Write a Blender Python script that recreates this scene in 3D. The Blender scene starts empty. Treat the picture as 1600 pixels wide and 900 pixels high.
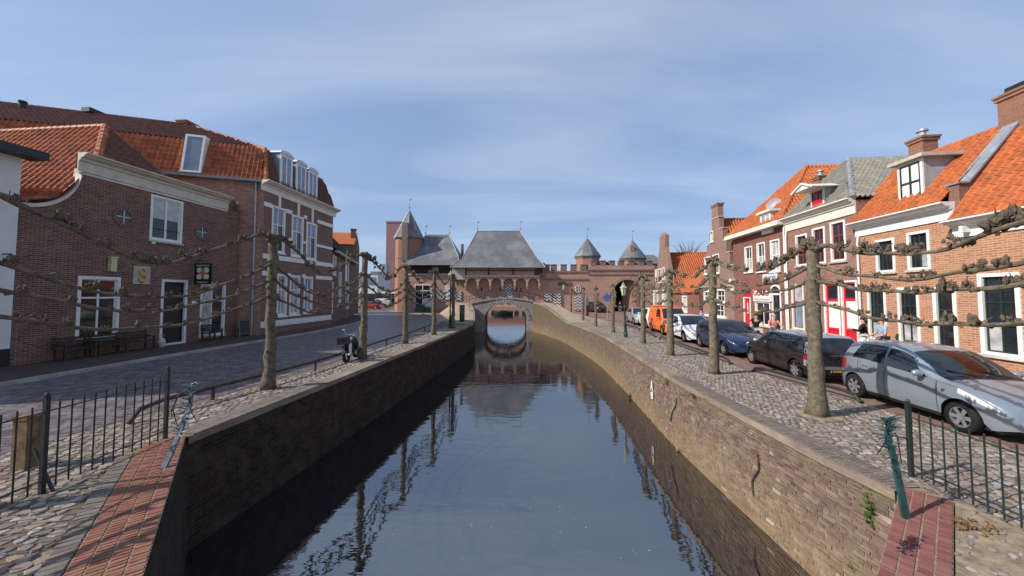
import bpy, math, random
import numpy as np
from mathutils import Vector, Matrix

R = math.radians
rng = random.Random(7)
scn = bpy.context.scene
COL = scn.collection

# ------------------------------------------------------------------ camera
EYE = 2.7
F_PX, PITCH, HORIZON = 560.0, R(2.6), 460.0
Y0 = HORIZON - F_PX * math.tan(PITCH)
cam_d = bpy.data.cameras.new('camera')
cam_d.sensor_width = 36.0
cam_d.lens = F_PX / 1600 * 36
cam_d.shift_y = (Y0 - 450) / 1600
cam_d.clip_start = 0.1
cam_d.clip_end = 3000
cam = bpy.data.objects.new('camera', cam_d)
COL.objects.link(cam)
cam.location = (0, 0, EYE)
cam.rotation_euler = (R(90) + PITCH, 0, 0)
scn.camera = cam

# ------------------------------------------------------------------ sky, sun, exposure
SUN_EL = R(37)
SUN_DIR = Vector((0.958, 0.287, 0)).normalized()          # ground direction the light travels
world = bpy.data.worlds.new('World')
scn.world = world
world.use_nodes = True
wt = world.node_tree
for n in list(wt.nodes):
    wt.nodes.remove(n)
wo = wt.nodes.new('ShaderNodeOutputWorld')
bg = wt.nodes.new('ShaderNodeBackground')
bg.inputs['Strength'].default_value = 0.093
sky = wt.nodes.new('ShaderNodeTexSky')
sky.sky_type = 'NISHITA'
sky.sun_disc = False
sky.sun_elevation = SUN_EL
sky.sun_rotation = math.atan2(-SUN_DIR.x, -SUN_DIR.y)
sky.altitude = 10
sky.air_density = 1.0
sky.dust_density = 1.2
sky.ozone_density = 3.0
tc = wt.nodes.new('ShaderNodeTexCoord')
# thin cirrus: noise on the direction projected to a flat layer
sep = wt.nodes.new('ShaderNodeSeparateXYZ')
wt.links.new(tc.outputs['Generated'], sep.inputs[0])
mz = wt.nodes.new('ShaderNodeMath'); mz.operation = 'ADD'; mz.inputs[1].default_value = 0.16
wt.links.new(sep.outputs['Z'], mz.inputs[0])
mzz = wt.nodes.new('ShaderNodeMath'); mzz.operation = 'MAXIMUM'; mzz.inputs[1].default_value = 0.05
wt.links.new(mz.outputs[0], mzz.inputs[0])
dv = wt.nodes.new('ShaderNodeVectorMath'); dv.operation = 'DIVIDE'
cmb = wt.nodes.new('ShaderNodeCombineXYZ')
for i in range(3):
    wt.links.new(mzz.outputs[0], cmb.inputs[i])
wt.links.new(tc.outputs['Generated'], dv.inputs[0])
wt.links.new(cmb.outputs[0], dv.inputs[1])
mp = wt.nodes.new('ShaderNodeMapping')
mp.inputs['Rotation'].default_value = (0, 0, R(-52))
mp.inputs['Location'].default_value = (-3.2, 2.4, 0)
mp.inputs['Scale'].default_value = (0.55, 1.7, 0)
wt.links.new(dv.outputs[0], mp.inputs[0])
nz = wt.nodes.new('ShaderNodeTexNoise')
nz.inputs['Scale'].default_value = 0.95
nz.inputs['Detail'].default_value = 7
nz.inputs['Roughness'].default_value = 0.5
nz.inputs['Distortion'].default_value = 0.5
wt.links.new(mp.outputs[0], nz.inputs['Vector'])
rp = wt.nodes.new('ShaderNodeMapRange')
rp.inputs['From Min'].default_value = 0.42
rp.inputs['From Max'].default_value = 0.82
rp.inputs['To Max'].default_value = 0.6
rp.inputs['To Min'].default_value = 0.0
wt.links.new(nz.outputs['Fac'], rp.inputs['Value'])
mx = wt.nodes.new('ShaderNodeMixRGB')
mx.inputs['Color2'].default_value = (4.9, 5.6, 6.9, 1)
haze_mix = wt.nodes.new('ShaderNodeMixRGB')          # thin even haze over the whole sky
haze_mix.inputs['Fac'].default_value = 0.55
haze_mix.inputs['Color2'].default_value = (2.7, 3.75, 5.9, 1)
wt.links.new(sky.outputs[0], haze_mix.inputs['Color1'])
wt.links.new(rp.outputs[0], mx.inputs['Fac'])
wt.links.new(haze_mix.outputs[0], mx.inputs['Color1'])
wt.links.new(mx.outputs[0], bg.inputs['Color'])
wt.links.new(bg.outputs[0], wo.inputs['Surface'])

sun_d = bpy.data.lights.new('sun', 'SUN')
sun_d.energy = 3.7
sun_d.angle = R(0.53)
sun_d.color = (1.0, 0.93, 0.84)
sun = bpy.data.objects.new('sun', sun_d)
COL.objects.link(sun)
L_DIR = Vector((SUN_DIR.x * math.cos(SUN_EL), SUN_DIR.y * math.cos(SUN_EL), -math.sin(SUN_EL)))
sun.rotation_euler = L_DIR.to_track_quat('-Z', 'Y').to_euler()
sun.location = (-30, -10, 40)

scn.view_settings.view_transform = 'Standard'
scn.view_settings.look = 'None'
scn.view_settings.gamma = 1
scn.view_settings.exposure = 0.55
scn.view_settings.use_curve_mapping = False
scn.cycles.max_bounces = 6
scn.cycles.diffuse_bounces = 3
scn.cycles.use_denoising = True

# ------------------------------------------------------------------ photograph <-> place
def ray(x, y):
    cx, cy = (x - 800) / F_PX, -(y - Y0) / F_PX
    s, c = math.sin(PITCH), math.cos(PITCH)
    return Vector((cx, c - s * cy, s + c * cy))
def gp(x, y, z=0.0):
    d = ray(x, y); t = (z - EYE) / d.z
    return Vector((d.x * t, d.y * t, z))
def dp(x, y, Y):
    d = ray(x, y); t = Y / d.y
    return Vector((d.x * t, Y, EYE + d.z * t))
def proj(p):
    s, c = math.sin(PITCH), math.cos(PITCH)
    q = (p[0], p[1], p[2] - EYE)
    dz = q[1] * c + q[2] * s
    if dz < 0.05: return None
    return (800 + F_PX * q[0] / dz, Y0 - F_PX * (-q[1] * s + q[2] * c) / dz, dz)

# ------------------------------------------------------------------ mesh builder
def lerp(a, b, t): return a + (b - a) * t
class MB:
    def __init__(s): s.v = []; s.f = []; s.m = []; s.r = []
    def face(s, pts, m=0, r=None):
        b = len(s.v); s.v += [tuple(p) for p in pts]; s.f.append(tuple(range(b, b + len(pts)))); s.m.append(m); s.r.append(rng.random() if r is None else r)
        return s
    def raw(s, vs, fs, m=0, r=None):
        b = len(s.v); s.v += [tuple(p) for p in vs]; r = rng.random() if r is None else r
        for f in fs:
            s.f.append(tuple(b + i for i in f)); s.m.append(m); s.r.append(r)
        return s
    def box(s, x0, y0, z0, x1, y1, z1, m=0, r=None):
        if x1 < x0: x0, x1 = x1, x0
        if y1 < y0: y0, y1 = y1, y0
        if z1 < z0: z0, z1 = z1, z0
        v = [(x0, y0, z0), (x1, y0, z0), (x1, y1, z0), (x0, y1, z0), (x0, y0, z1), (x1, y0, z1), (x1, y1, z1), (x0, y1, z1)]
        return s.raw(v, [(0, 3, 2, 1), (4, 5, 6, 7), (0, 1, 5, 4), (1, 2, 6, 5), (2, 3, 7, 6), (3, 0, 4, 7)], m, r)
    def bar(s, a, b, w, h=None, m=0, up=(0, 0, 1)):
        a, b = Vector(a), Vector(b); h = h or w; d = (b - a).normalized(); u = Vector(up)
        if abs(d.dot(u)) > 0.98: u = Vector((1, 0, 0))
        x = d.cross(u).normalized(); y = x.cross(d).normalized()
        v = []
        for p in (a, b):
            for sx, sy in ((-1, -1), (1, -1), (1, 1), (-1, 1)):
                v.append(p + x * (sx * w / 2) + y * (sy * h / 2))
        return s.raw(v, [(0, 1, 2, 3), (7, 6, 5, 4), (0, 4, 5, 1), (1, 5, 6, 2), (2, 6, 7, 3), (3, 7, 4, 0)], m)
    def tube(s, path, rad, n=8, m=0, caps=True, r=None, jit=0.0):
        path = [Vector(p) for p in path]
        if not isinstance(rad, (list, tuple)): rad = [rad] * len(path)
        vs = []; fs = []; px = None
        for i, p in enumerate(path):
            d = (path[min(i + 1, len(path) - 1)] - path[max(i - 1, 0)])
            d = d.normalized() if d.length > 1e-9 else Vector((0, 0, 1))
            if px is None:
                up = Vector((0, 0, 1)) if abs(d.z) < 0.9 else Vector((1, 0, 0))
                px = d.cross(up).normalized()
            else:
                px = (px - d * px.dot(d)); px = px.normalized() if px.length > 1e-6 else d.orthogonal().normalized()
            py = d.cross(px)
            for k in range(n):
                a = 2 * math.pi * k / n; rr = rad[i] * (1 + (rng.uniform(-jit, jit) if jit else 0))
                vs.append(p + (px * math.cos(a) + py * math.sin(a)) * rr)
        for i in range(len(path) - 1):
            for k in range(n):
                fs.append((i * n + k, (i + 1) * n + k, (i + 1) * n + (k + 1) % n, i * n + (k + 1) % n))
        if caps:
            fs.append(tuple(range(n))); fs.append(tuple(reversed(range((len(path) - 1) * n, len(path) * n))))
        return s.raw(vs, fs, m, r)
    def lathe(s, prof, c=(0, 0, 0), n=12, m=0, a0=0.0):
        vs = []; fs = []
        for (rr, z) in prof:
            for k in range(n):
                a = a0 + 2 * math.pi * k / n
                vs.append((c[0] + rr * math.cos(a), c[1] + rr * math.sin(a), c[2] + z))
        for i in range(len(prof) - 1):
            for k in range(n):
                fs.append((i * n + k, i * n + (k + 1) % n, (i + 1) * n + (k + 1) % n, (i + 1) * n + k))
        fs.append(tuple(reversed(range(n)))); fs.append(tuple(range((len(prof) - 1) * n, len(prof) * n)))
        return s.raw(vs, fs, m)
    def extr(s, poly, a, b, m=0):
        """polygon of (p, q) swept between frames a and b, each a function (p, q) -> point"""
        n = len(poly); vs = [a(*p) for p in poly] + [b(*p) for p in poly]
        fs = [(i, (i + 1) % n, n + (i + 1) % n, n + i) for i in range(n)]
        fs += [tuple(reversed(range(n))), tuple(range(n, 2 * n))]
        return s.raw(vs, fs, m)
    def grid(s, fn, nu, nv, m=0, flip=False):
        vs = [fn(i / (nu - 1), j / (nv - 1)) for i in range(nu) for j in range(nv)]; fs = []
        for i in range(nu - 1):
            for j in range(nv - 1):
                q = (i * nv + j, (i + 1) * nv + j, (i + 1) * nv + j + 1, i * nv + j + 1)
                fs.append(tuple(reversed(q)) if flip else q)
        return s.raw(vs, fs, m)
    def lump(s, c, sc, m=0, jit=0.22, ico=1):
        V, Fc = ICO[ico]; c = Vector(c)
        return s.raw([c + Vector((p[0] * sc[0], p[1] * sc[1], p[2] * sc[2])) * (1 + rng.uniform(-jit, jit)) for p in V], Fc, m)
    def mesh(s, name, mats, smooth=False, fix=False):
        me = bpy.data.meshes.new(name)
        me.from_pydata(s.v, [], s.f)
        for mt in (mats if isinstance(mats, (list, tuple)) else [mats]):
            me.materials.append(M[mt] if isinstance(mt, str) else mt)
        nf = len(s.f)
        if nf:
            me.polygons.foreach_set('material_index', s.m)
            me.polygons.foreach_set('use_smooth', [bool(smooth)] * nf)
            at = me.attributes.new('rnd', 'FLOAT', 'FACE'); at.data.foreach_set('value', s.r)
            nl = len(me.loops); li = np.empty(nl, np.int32); me.loops.foreach_get('vertex_index', li)
            co = np.array(s.v, np.float64)[li]
            nrm = np.empty(nf * 3, np.float32); me.polygons.foreach_get('normal', nrm); nrm = nrm.reshape(-1, 3)
            lt = np.empty(nf, np.int32); me.polygons.foreach_get('loop_total', lt)
            nn = np.repeat(nrm, lt, axis=0)
            hl = np.sqrt(nn[:, 0] ** 2 + nn[:, 1] ** 2); flat = hl < 0.5
            hs = np.where(hl < 1e-6, 1, hl)
            u = np.where(flat, co[:, 0], (-nn[:, 1] * co[:, 0] + nn[:, 0] * co[:, 1]) / hs)
            v = np.where(flat, co[:, 1], co[:, 2] / np.maximum(hl, 0.3))
            uvl = me.uv_layers.new(name='UVMap'); uvl.data.foreach_set('uv', np.stack([u, v], 1).ravel().astype(np.float32))
        me.update()
        return me
    def build(s, name, mats, parent=None, smooth=False, loc=None, rotz=0):
        return link(name, s.mesh(name, mats, smooth), parent, loc, rotz)

def link(name, data, parent=None, loc=None, rotz=0):
    o = bpy.data.objects.new(name, data); COL.objects.link(o)
    if parent is not None: o.parent = parent
    if loc is not None: o.location = loc
    if rotz: o.rotation_euler = (0, 0, rotz)
    return o
def tag(o, label=None, cat=None, group=None, kind=None):
    if label: o['label'] = label
    if cat: o['category'] = cat
    if group: o['group'] = group
    if kind: o['kind'] = kind
    return o
def thing(name, label, cat, loc=(0, 0, 0), rotz=0, group=None):
    o = link(name, None, None, loc, rotz); o.empty_display_size = 0.2
    return tag(o, label, cat, group)
def mkico():
    t = (1 + 5 ** .5) / 2
    V = [Vector(p).normalized() for p in ((-1, t, 0), (1, t, 0), (-1, -t, 0), (1, -t, 0), (0, -1, t), (0, 1, t), (0, -1, -t), (0, 1, -t), (t, 0, -1), (t, 0, 1), (-t, 0, -1), (-t, 0, 1))]
    Fc = [(0, 11, 5), (0, 5, 1), (0, 1, 7), (0, 7, 10), (0, 10, 11), (1, 5, 9), (5, 11, 4), (11, 10, 2), (10, 7, 6), (7, 1, 8), (3, 9, 4), (3, 4, 2), (3, 2, 6), (3, 6, 8), (3, 8, 9), (4, 9, 5), (2, 4, 11), (6, 2, 10), (8, 6, 7), (9, 8, 1)]
    out = [(V, Fc)]; V = list(V); mid = {}; F2 = []
    def m(a, b):
        k = (min(a, b), max(a, b))
        if k not in mid: V.append(((V[a] + V[b]) / 2).normalized()); mid[k] = len(V) - 1
        return mid[k]
    for a, b, c in Fc:
        x, y, z = m(a, b), m(b, c), m(c, a); F2 += [(a, x, z), (b, y, x), (c, z, y), (x, y, z)]
    out.append((V, F2)); return out
ICO = mkico()

# ------------------------------------------------------------------ materials
M = {}
def newmat(name):
    m = bpy.data.materials.new(name); m.use_nodes = True; nt = m.node_tree
    M[name] = m
    return nt, nt.nodes['Principled BSDF']
def nd(nt, t, **kw):
    n = nt.nodes.new('ShaderNode' + t)
    for k, v in kw.items():
        if k[0] == '_': setattr(n, k[1:], v)
        else:
            i = n.inputs[k.replace('_', ' ')] if k.replace('_', ' ') in n.inputs else n.inputs[int(k[1:])]
            if hasattr(v, 'is_linked'): nt.links.new(v, i)
            else: i.default_value = v if not (isinstance(v, tuple) and len(v) == 3 and len(i.default_value) == 4) else v + (1,)
    return n
def rndval(nt):
    """0..1, per object and per face"""
    oi = nd(nt, 'ObjectInfo'); at = nd(nt, 'Attribute', _attribute_name='rnd')
    a = nd(nt, 'Math', _operation='ADD'); nt.links.new(oi.outputs['Random'], a.inputs[0]); nt.links.new(at.outputs['Fac'], a.inputs[1])
    return nd(nt, 'Math', _operation='FRACT', i0=a.outputs[0]).outputs[0]
def mixc(nt, fac, a, b, mode='MIX'):
    return nd(nt, 'MixRGB', _blend_type=mode, Fac=fac, Color1=a, Color2=b).outputs[0]
def noise(nt, scale, detail=4, rough=0.6, vec=None, dim='3D'):
    n = nd(nt, 'TexNoise', Scale=scale, Detail=detail, Roughness=rough)
    if vec is None: vec = nd(nt, 'NewGeometry').outputs['Position']
    nt.links.new(vec, n.inputs['Vector'])
    return n.outputs['Fac']
def ramp(nt, v, a, b, lo=0.0, hi=1.0):
    n = nd(nt, 'MapRange', Value=v); n.inputs['From Min'].default_value = a; n.inputs['From Max'].default_value = b
    n.inputs['To Min'].default_value = lo; n.inputs['To Max'].default_value = hi
    return n.outputs[0]
def bump(nt, bs, h, strength=0.3, dist=0.02):
    b = nd(nt, 'Bump', Strength=strength, Distance=dist, Height=h); nt.links.new(b.outputs[0], bs.inputs['Normal']); return b
def plain(name, c, rough=0.6, metal=0.0, var=0.15, ns=3.0, bmp=0.0, bs_=60, spec=0.5, coat=0.0):
    nt, bs = newmat(name)
    bs.inputs['Roughness'].default_value = rough; bs.inputs['Metallic'].default_value = metal
    bs.inputs['Specular IOR Level'].default_value = spec if rough < .7 else .12; bs.inputs['Coat Weight'].default_value = coat
    if var:
        n = noise(nt, ns, 5, 0.65)
        dark = tuple(x * (1 - var * 1.6) for x in c); lite = tuple(min(1, x * (1 + var)) for x in c)
        nt.links.new(mixc(nt, ramp(nt, n, 0.3, 0.72), dark, lite), bs.inputs['Base Color'])
    else: bs.inputs['Base Color'].default_value = c + (1,)
    if bmp: bump(nt, bs, noise(nt, bs_, 4), bmp, 0.01)
    return M[name]
def weather(nt, col, algae):
    pz = nd(nt, 'SeparateXYZ', i0=nd(nt, 'NewGeometry').outputs['Position']).outputs['Z']
    wob = nd(nt, 'Math', _operation='MULTIPLY_ADD', i0=noise(nt, 1.1, 6, 0.7), i1=2.2, i2=pz).outputs[0]
    col = mixc(nt, ramp(nt, wob, algae[1], algae[2], algae[3], 0.0), col, algae[0])
    col = mixc(nt, ramp(nt, noise(nt, 1.7, 8, 0.75), 0.56, 0.7, 0, algae[4]), col, algae[5])
    top = nd(nt, 'Math', _operation='MULTIPLY_ADD', i0=noise(nt, 3.5, 6, 0.7), i1=1.0, i2=pz).outputs[0]
    return mixc(nt, ramp(nt, top, 0.15, 0.5, 0, 0.8), col, (0.11, 0.1, 0.05))
def brickmat(name, c1, c2, mortar, bw=0.25, rh=0.078, ms=0.009, rough=0.85, stain=(0.1, 0.09, 0.08), st=0.35, bmp=0.5, algae=None, off=0.5, ns=0.6):
    nt, bs = newmat(name); bs.inputs['Roughness'].default_value = rough; bs.inputs['Specular IOR Level'].default_value = 0.12 if rough > .6 else 0.4
    uv = nd(nt, 'TexCoord').outputs['UV']
    b = nd(nt, 'TexBrick', _offset=off, Color1=c1, Color2=c2, Mortar=mortar, Scale=1.0, Mortar_Size=ms, Mortar_Smooth=0.25, Bias=0.0, Brick_Width=bw, Row_Height=rh)
    nt.links.new(uv, b.inputs['Vector'])
    fine = noise(nt, 14, 5, 0.7)
    col = mixc(nt, ramp(nt, fine, 0.35, 0.7, 0.0, 0.5), b.outputs['Color'], tuple(x * 0.55 for x in c1))
    big = noise(nt, ns, 6, 0.65)
    col = mixc(nt, ramp(nt, big, 0.45, 0.75, 0, st), col, stain)
    if algae: col = weather(nt, col, algae)
    nt.links.new(col, bs.inputs['Base Color'])
    h = nd(nt, 'Math', _operation='MULTIPLY_ADD', i0=fine, i1=0.35, i2=nd(nt, 'Math', _operation='SUBTRACT', i0=1.0, i1=b.outputs['Fac']).outputs[0]).outputs[0]
    bump(nt, bs, h, bmp, 0.012)
    return M[name]
def piecemat(name, cols, rough=0.8, ns=9, dirt=(0.1, 0.09, 0.07), dt=0.4, bmp=0.35, fn=55, spec=0.2, algae=None):
    """separate pieces: each takes its own colour"""
    nt, bs = newmat(name); bs.inputs['Roughness'].default_value = rough; bs.inputs['Specular IOR Level'].default_value = spec
    r = rndval(nt); cr = nd(nt, 'ValToRGB', Fac=r); e = cr.color_ramp
    while len(e.elements) < len(cols): e.elements.new(0.5)
    for i, c in enumerate(cols):
        e.elements[i].position = i / (len(cols) - 1); e.elements[i].color = c + (1,)
    n1 = noise(nt, ns, 6, 0.7)
    col = mixc(nt, ramp(nt, n1, 0.45, 0.75, 0, dt), cr.outputs[0], dirt)
    if algae: col = weather(nt, col, algae)
    nt.links.new(col, bs.inputs['Base Color'])
    bump(nt, bs, noise(nt, fn, 5, 0.7), bmp, 0.01)
    return M[name]

brickmat('brick_pub', (0.26, 0.113, 0.085), (0.095, 0.051, 0.047), (0.42, 0.35, 0.27), stain=(0.09, 0.05, 0.05), st=0.5)
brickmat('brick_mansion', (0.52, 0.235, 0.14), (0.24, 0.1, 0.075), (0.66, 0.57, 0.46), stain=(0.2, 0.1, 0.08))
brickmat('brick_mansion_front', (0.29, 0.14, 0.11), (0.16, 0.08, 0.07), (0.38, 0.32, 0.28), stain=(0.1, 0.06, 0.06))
brickmat('brick_far', (0.24, 0.145, 0.11), (0.17, 0.1, 0.08), (0.25, 0.22, 0.19))
brickmat('brick_orange', (0.52, 0.25, 0.135), (0.34, 0.14, 0.075), (0.6, 0.5, 0.4), stain=(0.4, 0.19, 0.1), st=0.3)
brickmat('brick_brown', (0.34, 0.165, 0.12), (0.2, 0.095, 0.075), (0.42, 0.35, 0.3), stain=(0.2, 0.1, 0.08), st=0.4)
brickmat('brick_red', (0.29, 0.11, 0.08), (0.16, 0.06, 0.05), (0.35, 0.26, 0.22), stain=(0.15, 0.06, 0.05), st=0.4)
brickmat('brick_gable', (0.33, 0.19, 0.14), (0.25, 0.14, 0.11), (0.38, 0.32, 0.27), stain=(0.16, 0.12, 0.1), st=0.6)
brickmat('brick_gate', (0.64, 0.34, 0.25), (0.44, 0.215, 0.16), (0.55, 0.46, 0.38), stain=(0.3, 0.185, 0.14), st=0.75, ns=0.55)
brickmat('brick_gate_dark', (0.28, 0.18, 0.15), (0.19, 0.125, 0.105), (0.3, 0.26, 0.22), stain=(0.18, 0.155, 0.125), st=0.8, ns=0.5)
brickmat('brick_passage', (0.13, 0.075, 0.06), (0.09, 0.055, 0.046), (0.15, 0.12, 0.1), stain=(0.08, 0.06, 0.05), st=0.8)  # darker gate brick: the archway's inner shade is put into the colour
brickmat('brick_tower', (0.42, 0.2, 0.125), (0.28, 0.13, 0.09), (0.45, 0.36, 0.29), stain=(0.3, 0.17, 0.12), st=0.5)
brickmat('brick_chimney', (0.33, 0.15, 0.09), (0.26, 0.11, 0.07), (0.35, 0.26, 0.2))
brickmat('brick_highrise', (0.36, 0.2, 0.19), (0.32, 0.17, 0.165), (0.36, 0.24, 0.22), bw=1.2, rh=0.6, ms=0.03, st=0.1)
YEL = ((0.25, 0.18, 0.085), -1.4, 0.3, 0.75, 0.55, (0.36, 0.32, 0.26))
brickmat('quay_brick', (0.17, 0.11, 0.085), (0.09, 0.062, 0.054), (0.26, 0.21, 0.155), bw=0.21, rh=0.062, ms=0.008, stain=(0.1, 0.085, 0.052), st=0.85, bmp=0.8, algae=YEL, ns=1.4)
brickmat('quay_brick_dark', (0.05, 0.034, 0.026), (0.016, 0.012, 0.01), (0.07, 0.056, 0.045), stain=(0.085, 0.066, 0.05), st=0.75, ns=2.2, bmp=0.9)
brickmat('bridge_brick', (0.33, 0.25, 0.22), (0.24, 0.18, 0.165), (0.4, 0.36, 0.32), stain=(0.5, 0.47, 0.43), st=0.6)
brickmat('road_brick', (0.2, 0.165, 0.175), (0.07, 0.06, 0.066), (0.04, 0.036, 0.036), bw=0.2, rh=0.12, ms=0.014, rough=0.42, stain=(0.34, 0.3, 0.29), st=0.8, bmp=0.9, ns=2.6)
brickmat('pavement_brick', (0.12, 0.08, 0.07), (0.09, 0.062, 0.055), (0.09, 0.075, 0.065), bw=0.2, rh=0.07, rough=0.8, bmp=0.5)
brickmat('street_red', (0.3, 0.17, 0.14), (0.23, 0.13, 0.11), (0.15, 0.12, 0.1), bw=0.2, rh=0.08, rough=0.8, stain=(0.3, 0.24, 0.2), st=0.4)
brickmat('coping_brick', (0.27, 0.21, 0.165), (0.18, 0.14, 0.12), (0.22, 0.18, 0.14), bw=0.25, rh=0.06, rough=0.9, stain=(0.45, 0.38, 0.28), st=0.6)
brickmat('ramp_brick', (0.4, 0.31, 0.23), (0.3, 0.235, 0.175), (0.4, 0.33, 0.25), bw=0.4, rh=0.2, rough=0.9, st=0.3, stain=(0.3, 0.26, 0.2))
brickmat('slate', (0.16, 0.165, 0.18), (0.125, 0.13, 0.145), (0.09, 0.09, 0.1), bw=0.28, rh=0.17, ms=0.012, rough=0.55, stain=(0.3, 0.29, 0.26), st=0.75, bmp=0.5, ns=0.45)
TILE_R = [(0.38, 0.105, 0.037), (0.45, 0.13, 0.045), (0.5, 0.16, 0.055), (0.42, 0.115, 0.04), (0.47, 0.14, 0.05)]
TILE_L = [(0.42, 0.125, 0.05), (0.5, 0.16, 0.065), (0.33, 0.1, 0.045), (0.54, 0.19, 0.085), (0.4, 0.115, 0.045)]
TILE_D = [(0.2, 0.09, 0.06), (0.15, 0.075, 0.055), (0.24, 0.10, 0.065), (0.18, 0.08, 0.06)]
piecemat('tile_orange', TILE_R, 0.75, 2.0, (0.2, 0.085, 0.05), 0.7)
piecemat('tile_red', TILE_L, 0.6, 3, (0.14, 0.06, 0.04), 0.6)
piecemat('tile_brown', TILE_D, 0.7, 3, (0.09, 0.06, 0.05), 0.6)
piecemat('tile_grey', [(0.2, 0.19, 0.17), (0.26, 0.24, 0.21), (0.17, 0.165, 0.155), (0.23, 0.21, 0.18)], 0.8, 3, (0.2, 0.19, 0.12), 0.5)
piecemat('tile_dark', [(0.07, 0.055, 0.05), (0.1, 0.075, 0.065), (0.085, 0.06, 0.05)], 0.8, 3)
COB = [(0.17, 0.15, 0.14), (0.3, 0.245, 0.205), (0.23, 0.165, 0.14), (0.36, 0.32, 0.285), (0.14, 0.13, 0.13), (0.3, 0.22, 0.165), (0.22, 0.2, 0.195), (0.44, 0.4, 0.36), (0.25, 0.2, 0.165)]
piecemat('cobble', COB, 0.6, 14, (0.14, 0.115, 0.085), 0.75, 0.9, 40)
piecemat('red_paver', [(0.21, 0.085, 0.062), (0.27, 0.105, 0.075), (0.17, 0.07, 0.055), (0.29, 0.13, 0.09), (0.23, 0.095, 0.07)], 0.85, 5, (0.25, 0.19, 0.11), 0.7, 0.7)
piecemat('dark_red_paver', [(0.2, 0.075, 0.065), (0.26, 0.1, 0.085), (0.16, 0.065, 0.06), (0.28, 0.12, 0.1)], 0.8, 6, (0.16, 0.11, 0.09), 0.6, 0.6)
piecemat('grey_paver', [(0.15, 0.125, 0.11), (0.19, 0.16, 0.14), (0.12, 0.105, 0.1), (0.21, 0.16, 0.13)], 0.85, 7, (0.3, 0.25, 0.18), 0.4, 0.5)
piecemat('quay_piece', [(0.17, 0.105, 0.085), (0.105, 0.072, 0.067), (0.21, 0.13, 0.1), (0.08, 0.06, 0.058), (0.16, 0.09, 0.075), (0.24, 0.165, 0.13)], 0.85, 4, (0.22, 0.18, 0.125), 0.75, 0.9, 30, algae=YEL)
plain('quay_mortar', (0.29, 0.24, 0.18), 0.95, var=0.45, ns=2.5, bmp=0.5)
plain('soil', (0.3, 0.235, 0.165), 0.95, var=0.35, ns=6, bmp=0.6, bs_=35)
plain('joint_sand', (0.15, 0.12, 0.09), 0.95, var=0.3, ns=8, bmp=0.5)
plain('paver_joint', (0.3, 0.22, 0.16), 0.95, var=0.3, ns=12, bmp=0.4)
plain('far_ground', (0.2, 0.18, 0.15), 0.95, var=0.2, ns=0.2)
plain('white_wall', (0.72, 0.7, 0.66), 0.85, var=0.08, ns=0.8, bmp=0.15, bs_=30)
plain('white_paint', (0.78, 0.77, 0.72), 0.45, var=0.07, ns=4)
plain('cream', (0.72, 0.69, 0.58), 0.5, var=0.08, ns=2)
plain('cream_old', (0.62, 0.57, 0.45), 0.6, var=0.14, ns=3)
plain('stone', (0.5, 0.45, 0.38), 0.8, var=0.18, ns=3, bmp=0.2)
plain('stone_pale', (0.62, 0.59, 0.54), 0.85, var=0.25, ns=2.5, bmp=0.3, bs_=20)
plain('stone_grey', (0.36, 0.34, 0.32), 0.85, var=0.3, ns=2.5, bmp=0.3, bs_=20)
plain('black_paint', (0.016, 0.017, 0.018), 0.45, var=0.2)
plain('iron', (0.035, 0.04, 0.042), 0.5, metal=0.3, var=0.35, ns=12, bmp=0.2)
plain('green_iron', (0.03, 0.085, 0.08), 0.42, metal=0.2, var=0.3, ns=10, bmp=0.15)
plain('grey_iron', (0.12, 0.16, 0.19), 0.45, metal=0.4, var=0.3, ns=10)
plain('rust_rail', (0.06, 0.035, 0.03), 0.6, metal=0.2, var=0.45, ns=6)
plain('lead', (0.3, 0.32, 0.35), 0.5, metal=0.2, var=0.22, ns=2.5)
plain('zinc', (0.42, 0.44, 0.47), 0.45, metal=0.4, var=0.15)
plain('dormer_grey', (0.36, 0.37, 0.4), 0.6, var=0.1)
plain('dark_wood', (0.055, 0.03, 0.022), 0.6, var=0.35, ns=8, bmp=0.3)
plain('old_wood', (0.2, 0.13, 0.075), 0.85, var=0.35, ns=7, bmp=0.4)
plain('wood_grey', (0.26, 0.22, 0.18), 0.85, var=0.3, ns=7)
plain('red_paint', (0.62, 0.015, 0.03), 0.35, var=0.06)
plain('maroon_paint', (0.3, 0.035, 0.05), 0.4, var=0.08)
plain('dark_green', (0.02, 0.035, 0.03), 0.35, var=0.1)
plain('curtain', (0.55, 0.55, 0.52), 0.9, var=0.12, ns=3)
plain('blind', (0.8, 0.79, 0.7), 0.8, var=0.06)
plain('gold', (0.62, 0.4, 0.08), 0.35, metal=0.5, var=0.2)
plain('yellow_box', (0.65, 0.58, 0.28), 0.5, var=0.1)
plain('lamp_glass', (0.62, 0.6, 0.42), 0.3, var=0.1)
plain('copper_green', (0.3, 0.4, 0.3), 0.7, var=0.2)
plain('tyre', (0.018, 0.018, 0.019), 0.75, var=0.2)
plain('alloy', (0.6, 0.6, 0.62), 0.3, metal=0.8, var=0.08)
plain('plastic_black', (0.015, 0.015, 0.016), 0.5, var=0.1)
plain('chrome', (0.75, 0.75, 0.76), 0.12, metal=1.0, var=0)
plain('plate_yellow', (0.75, 0.46, 0.02), 0.4, var=0)
plain('plate_blue', (0.02, 0.06, 0.4), 0.4, var=0)
plain('lens', (0.7, 0.72, 0.72), 0.1, var=0.1, ns=20, coat=1.0)
plain('lens_red', (0.32, 0.01, 0.02), 0.12, var=0, coat=1.0)
plain('lens_amber', (0.6, 0.2, 0.02), 0.2, var=0)
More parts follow.
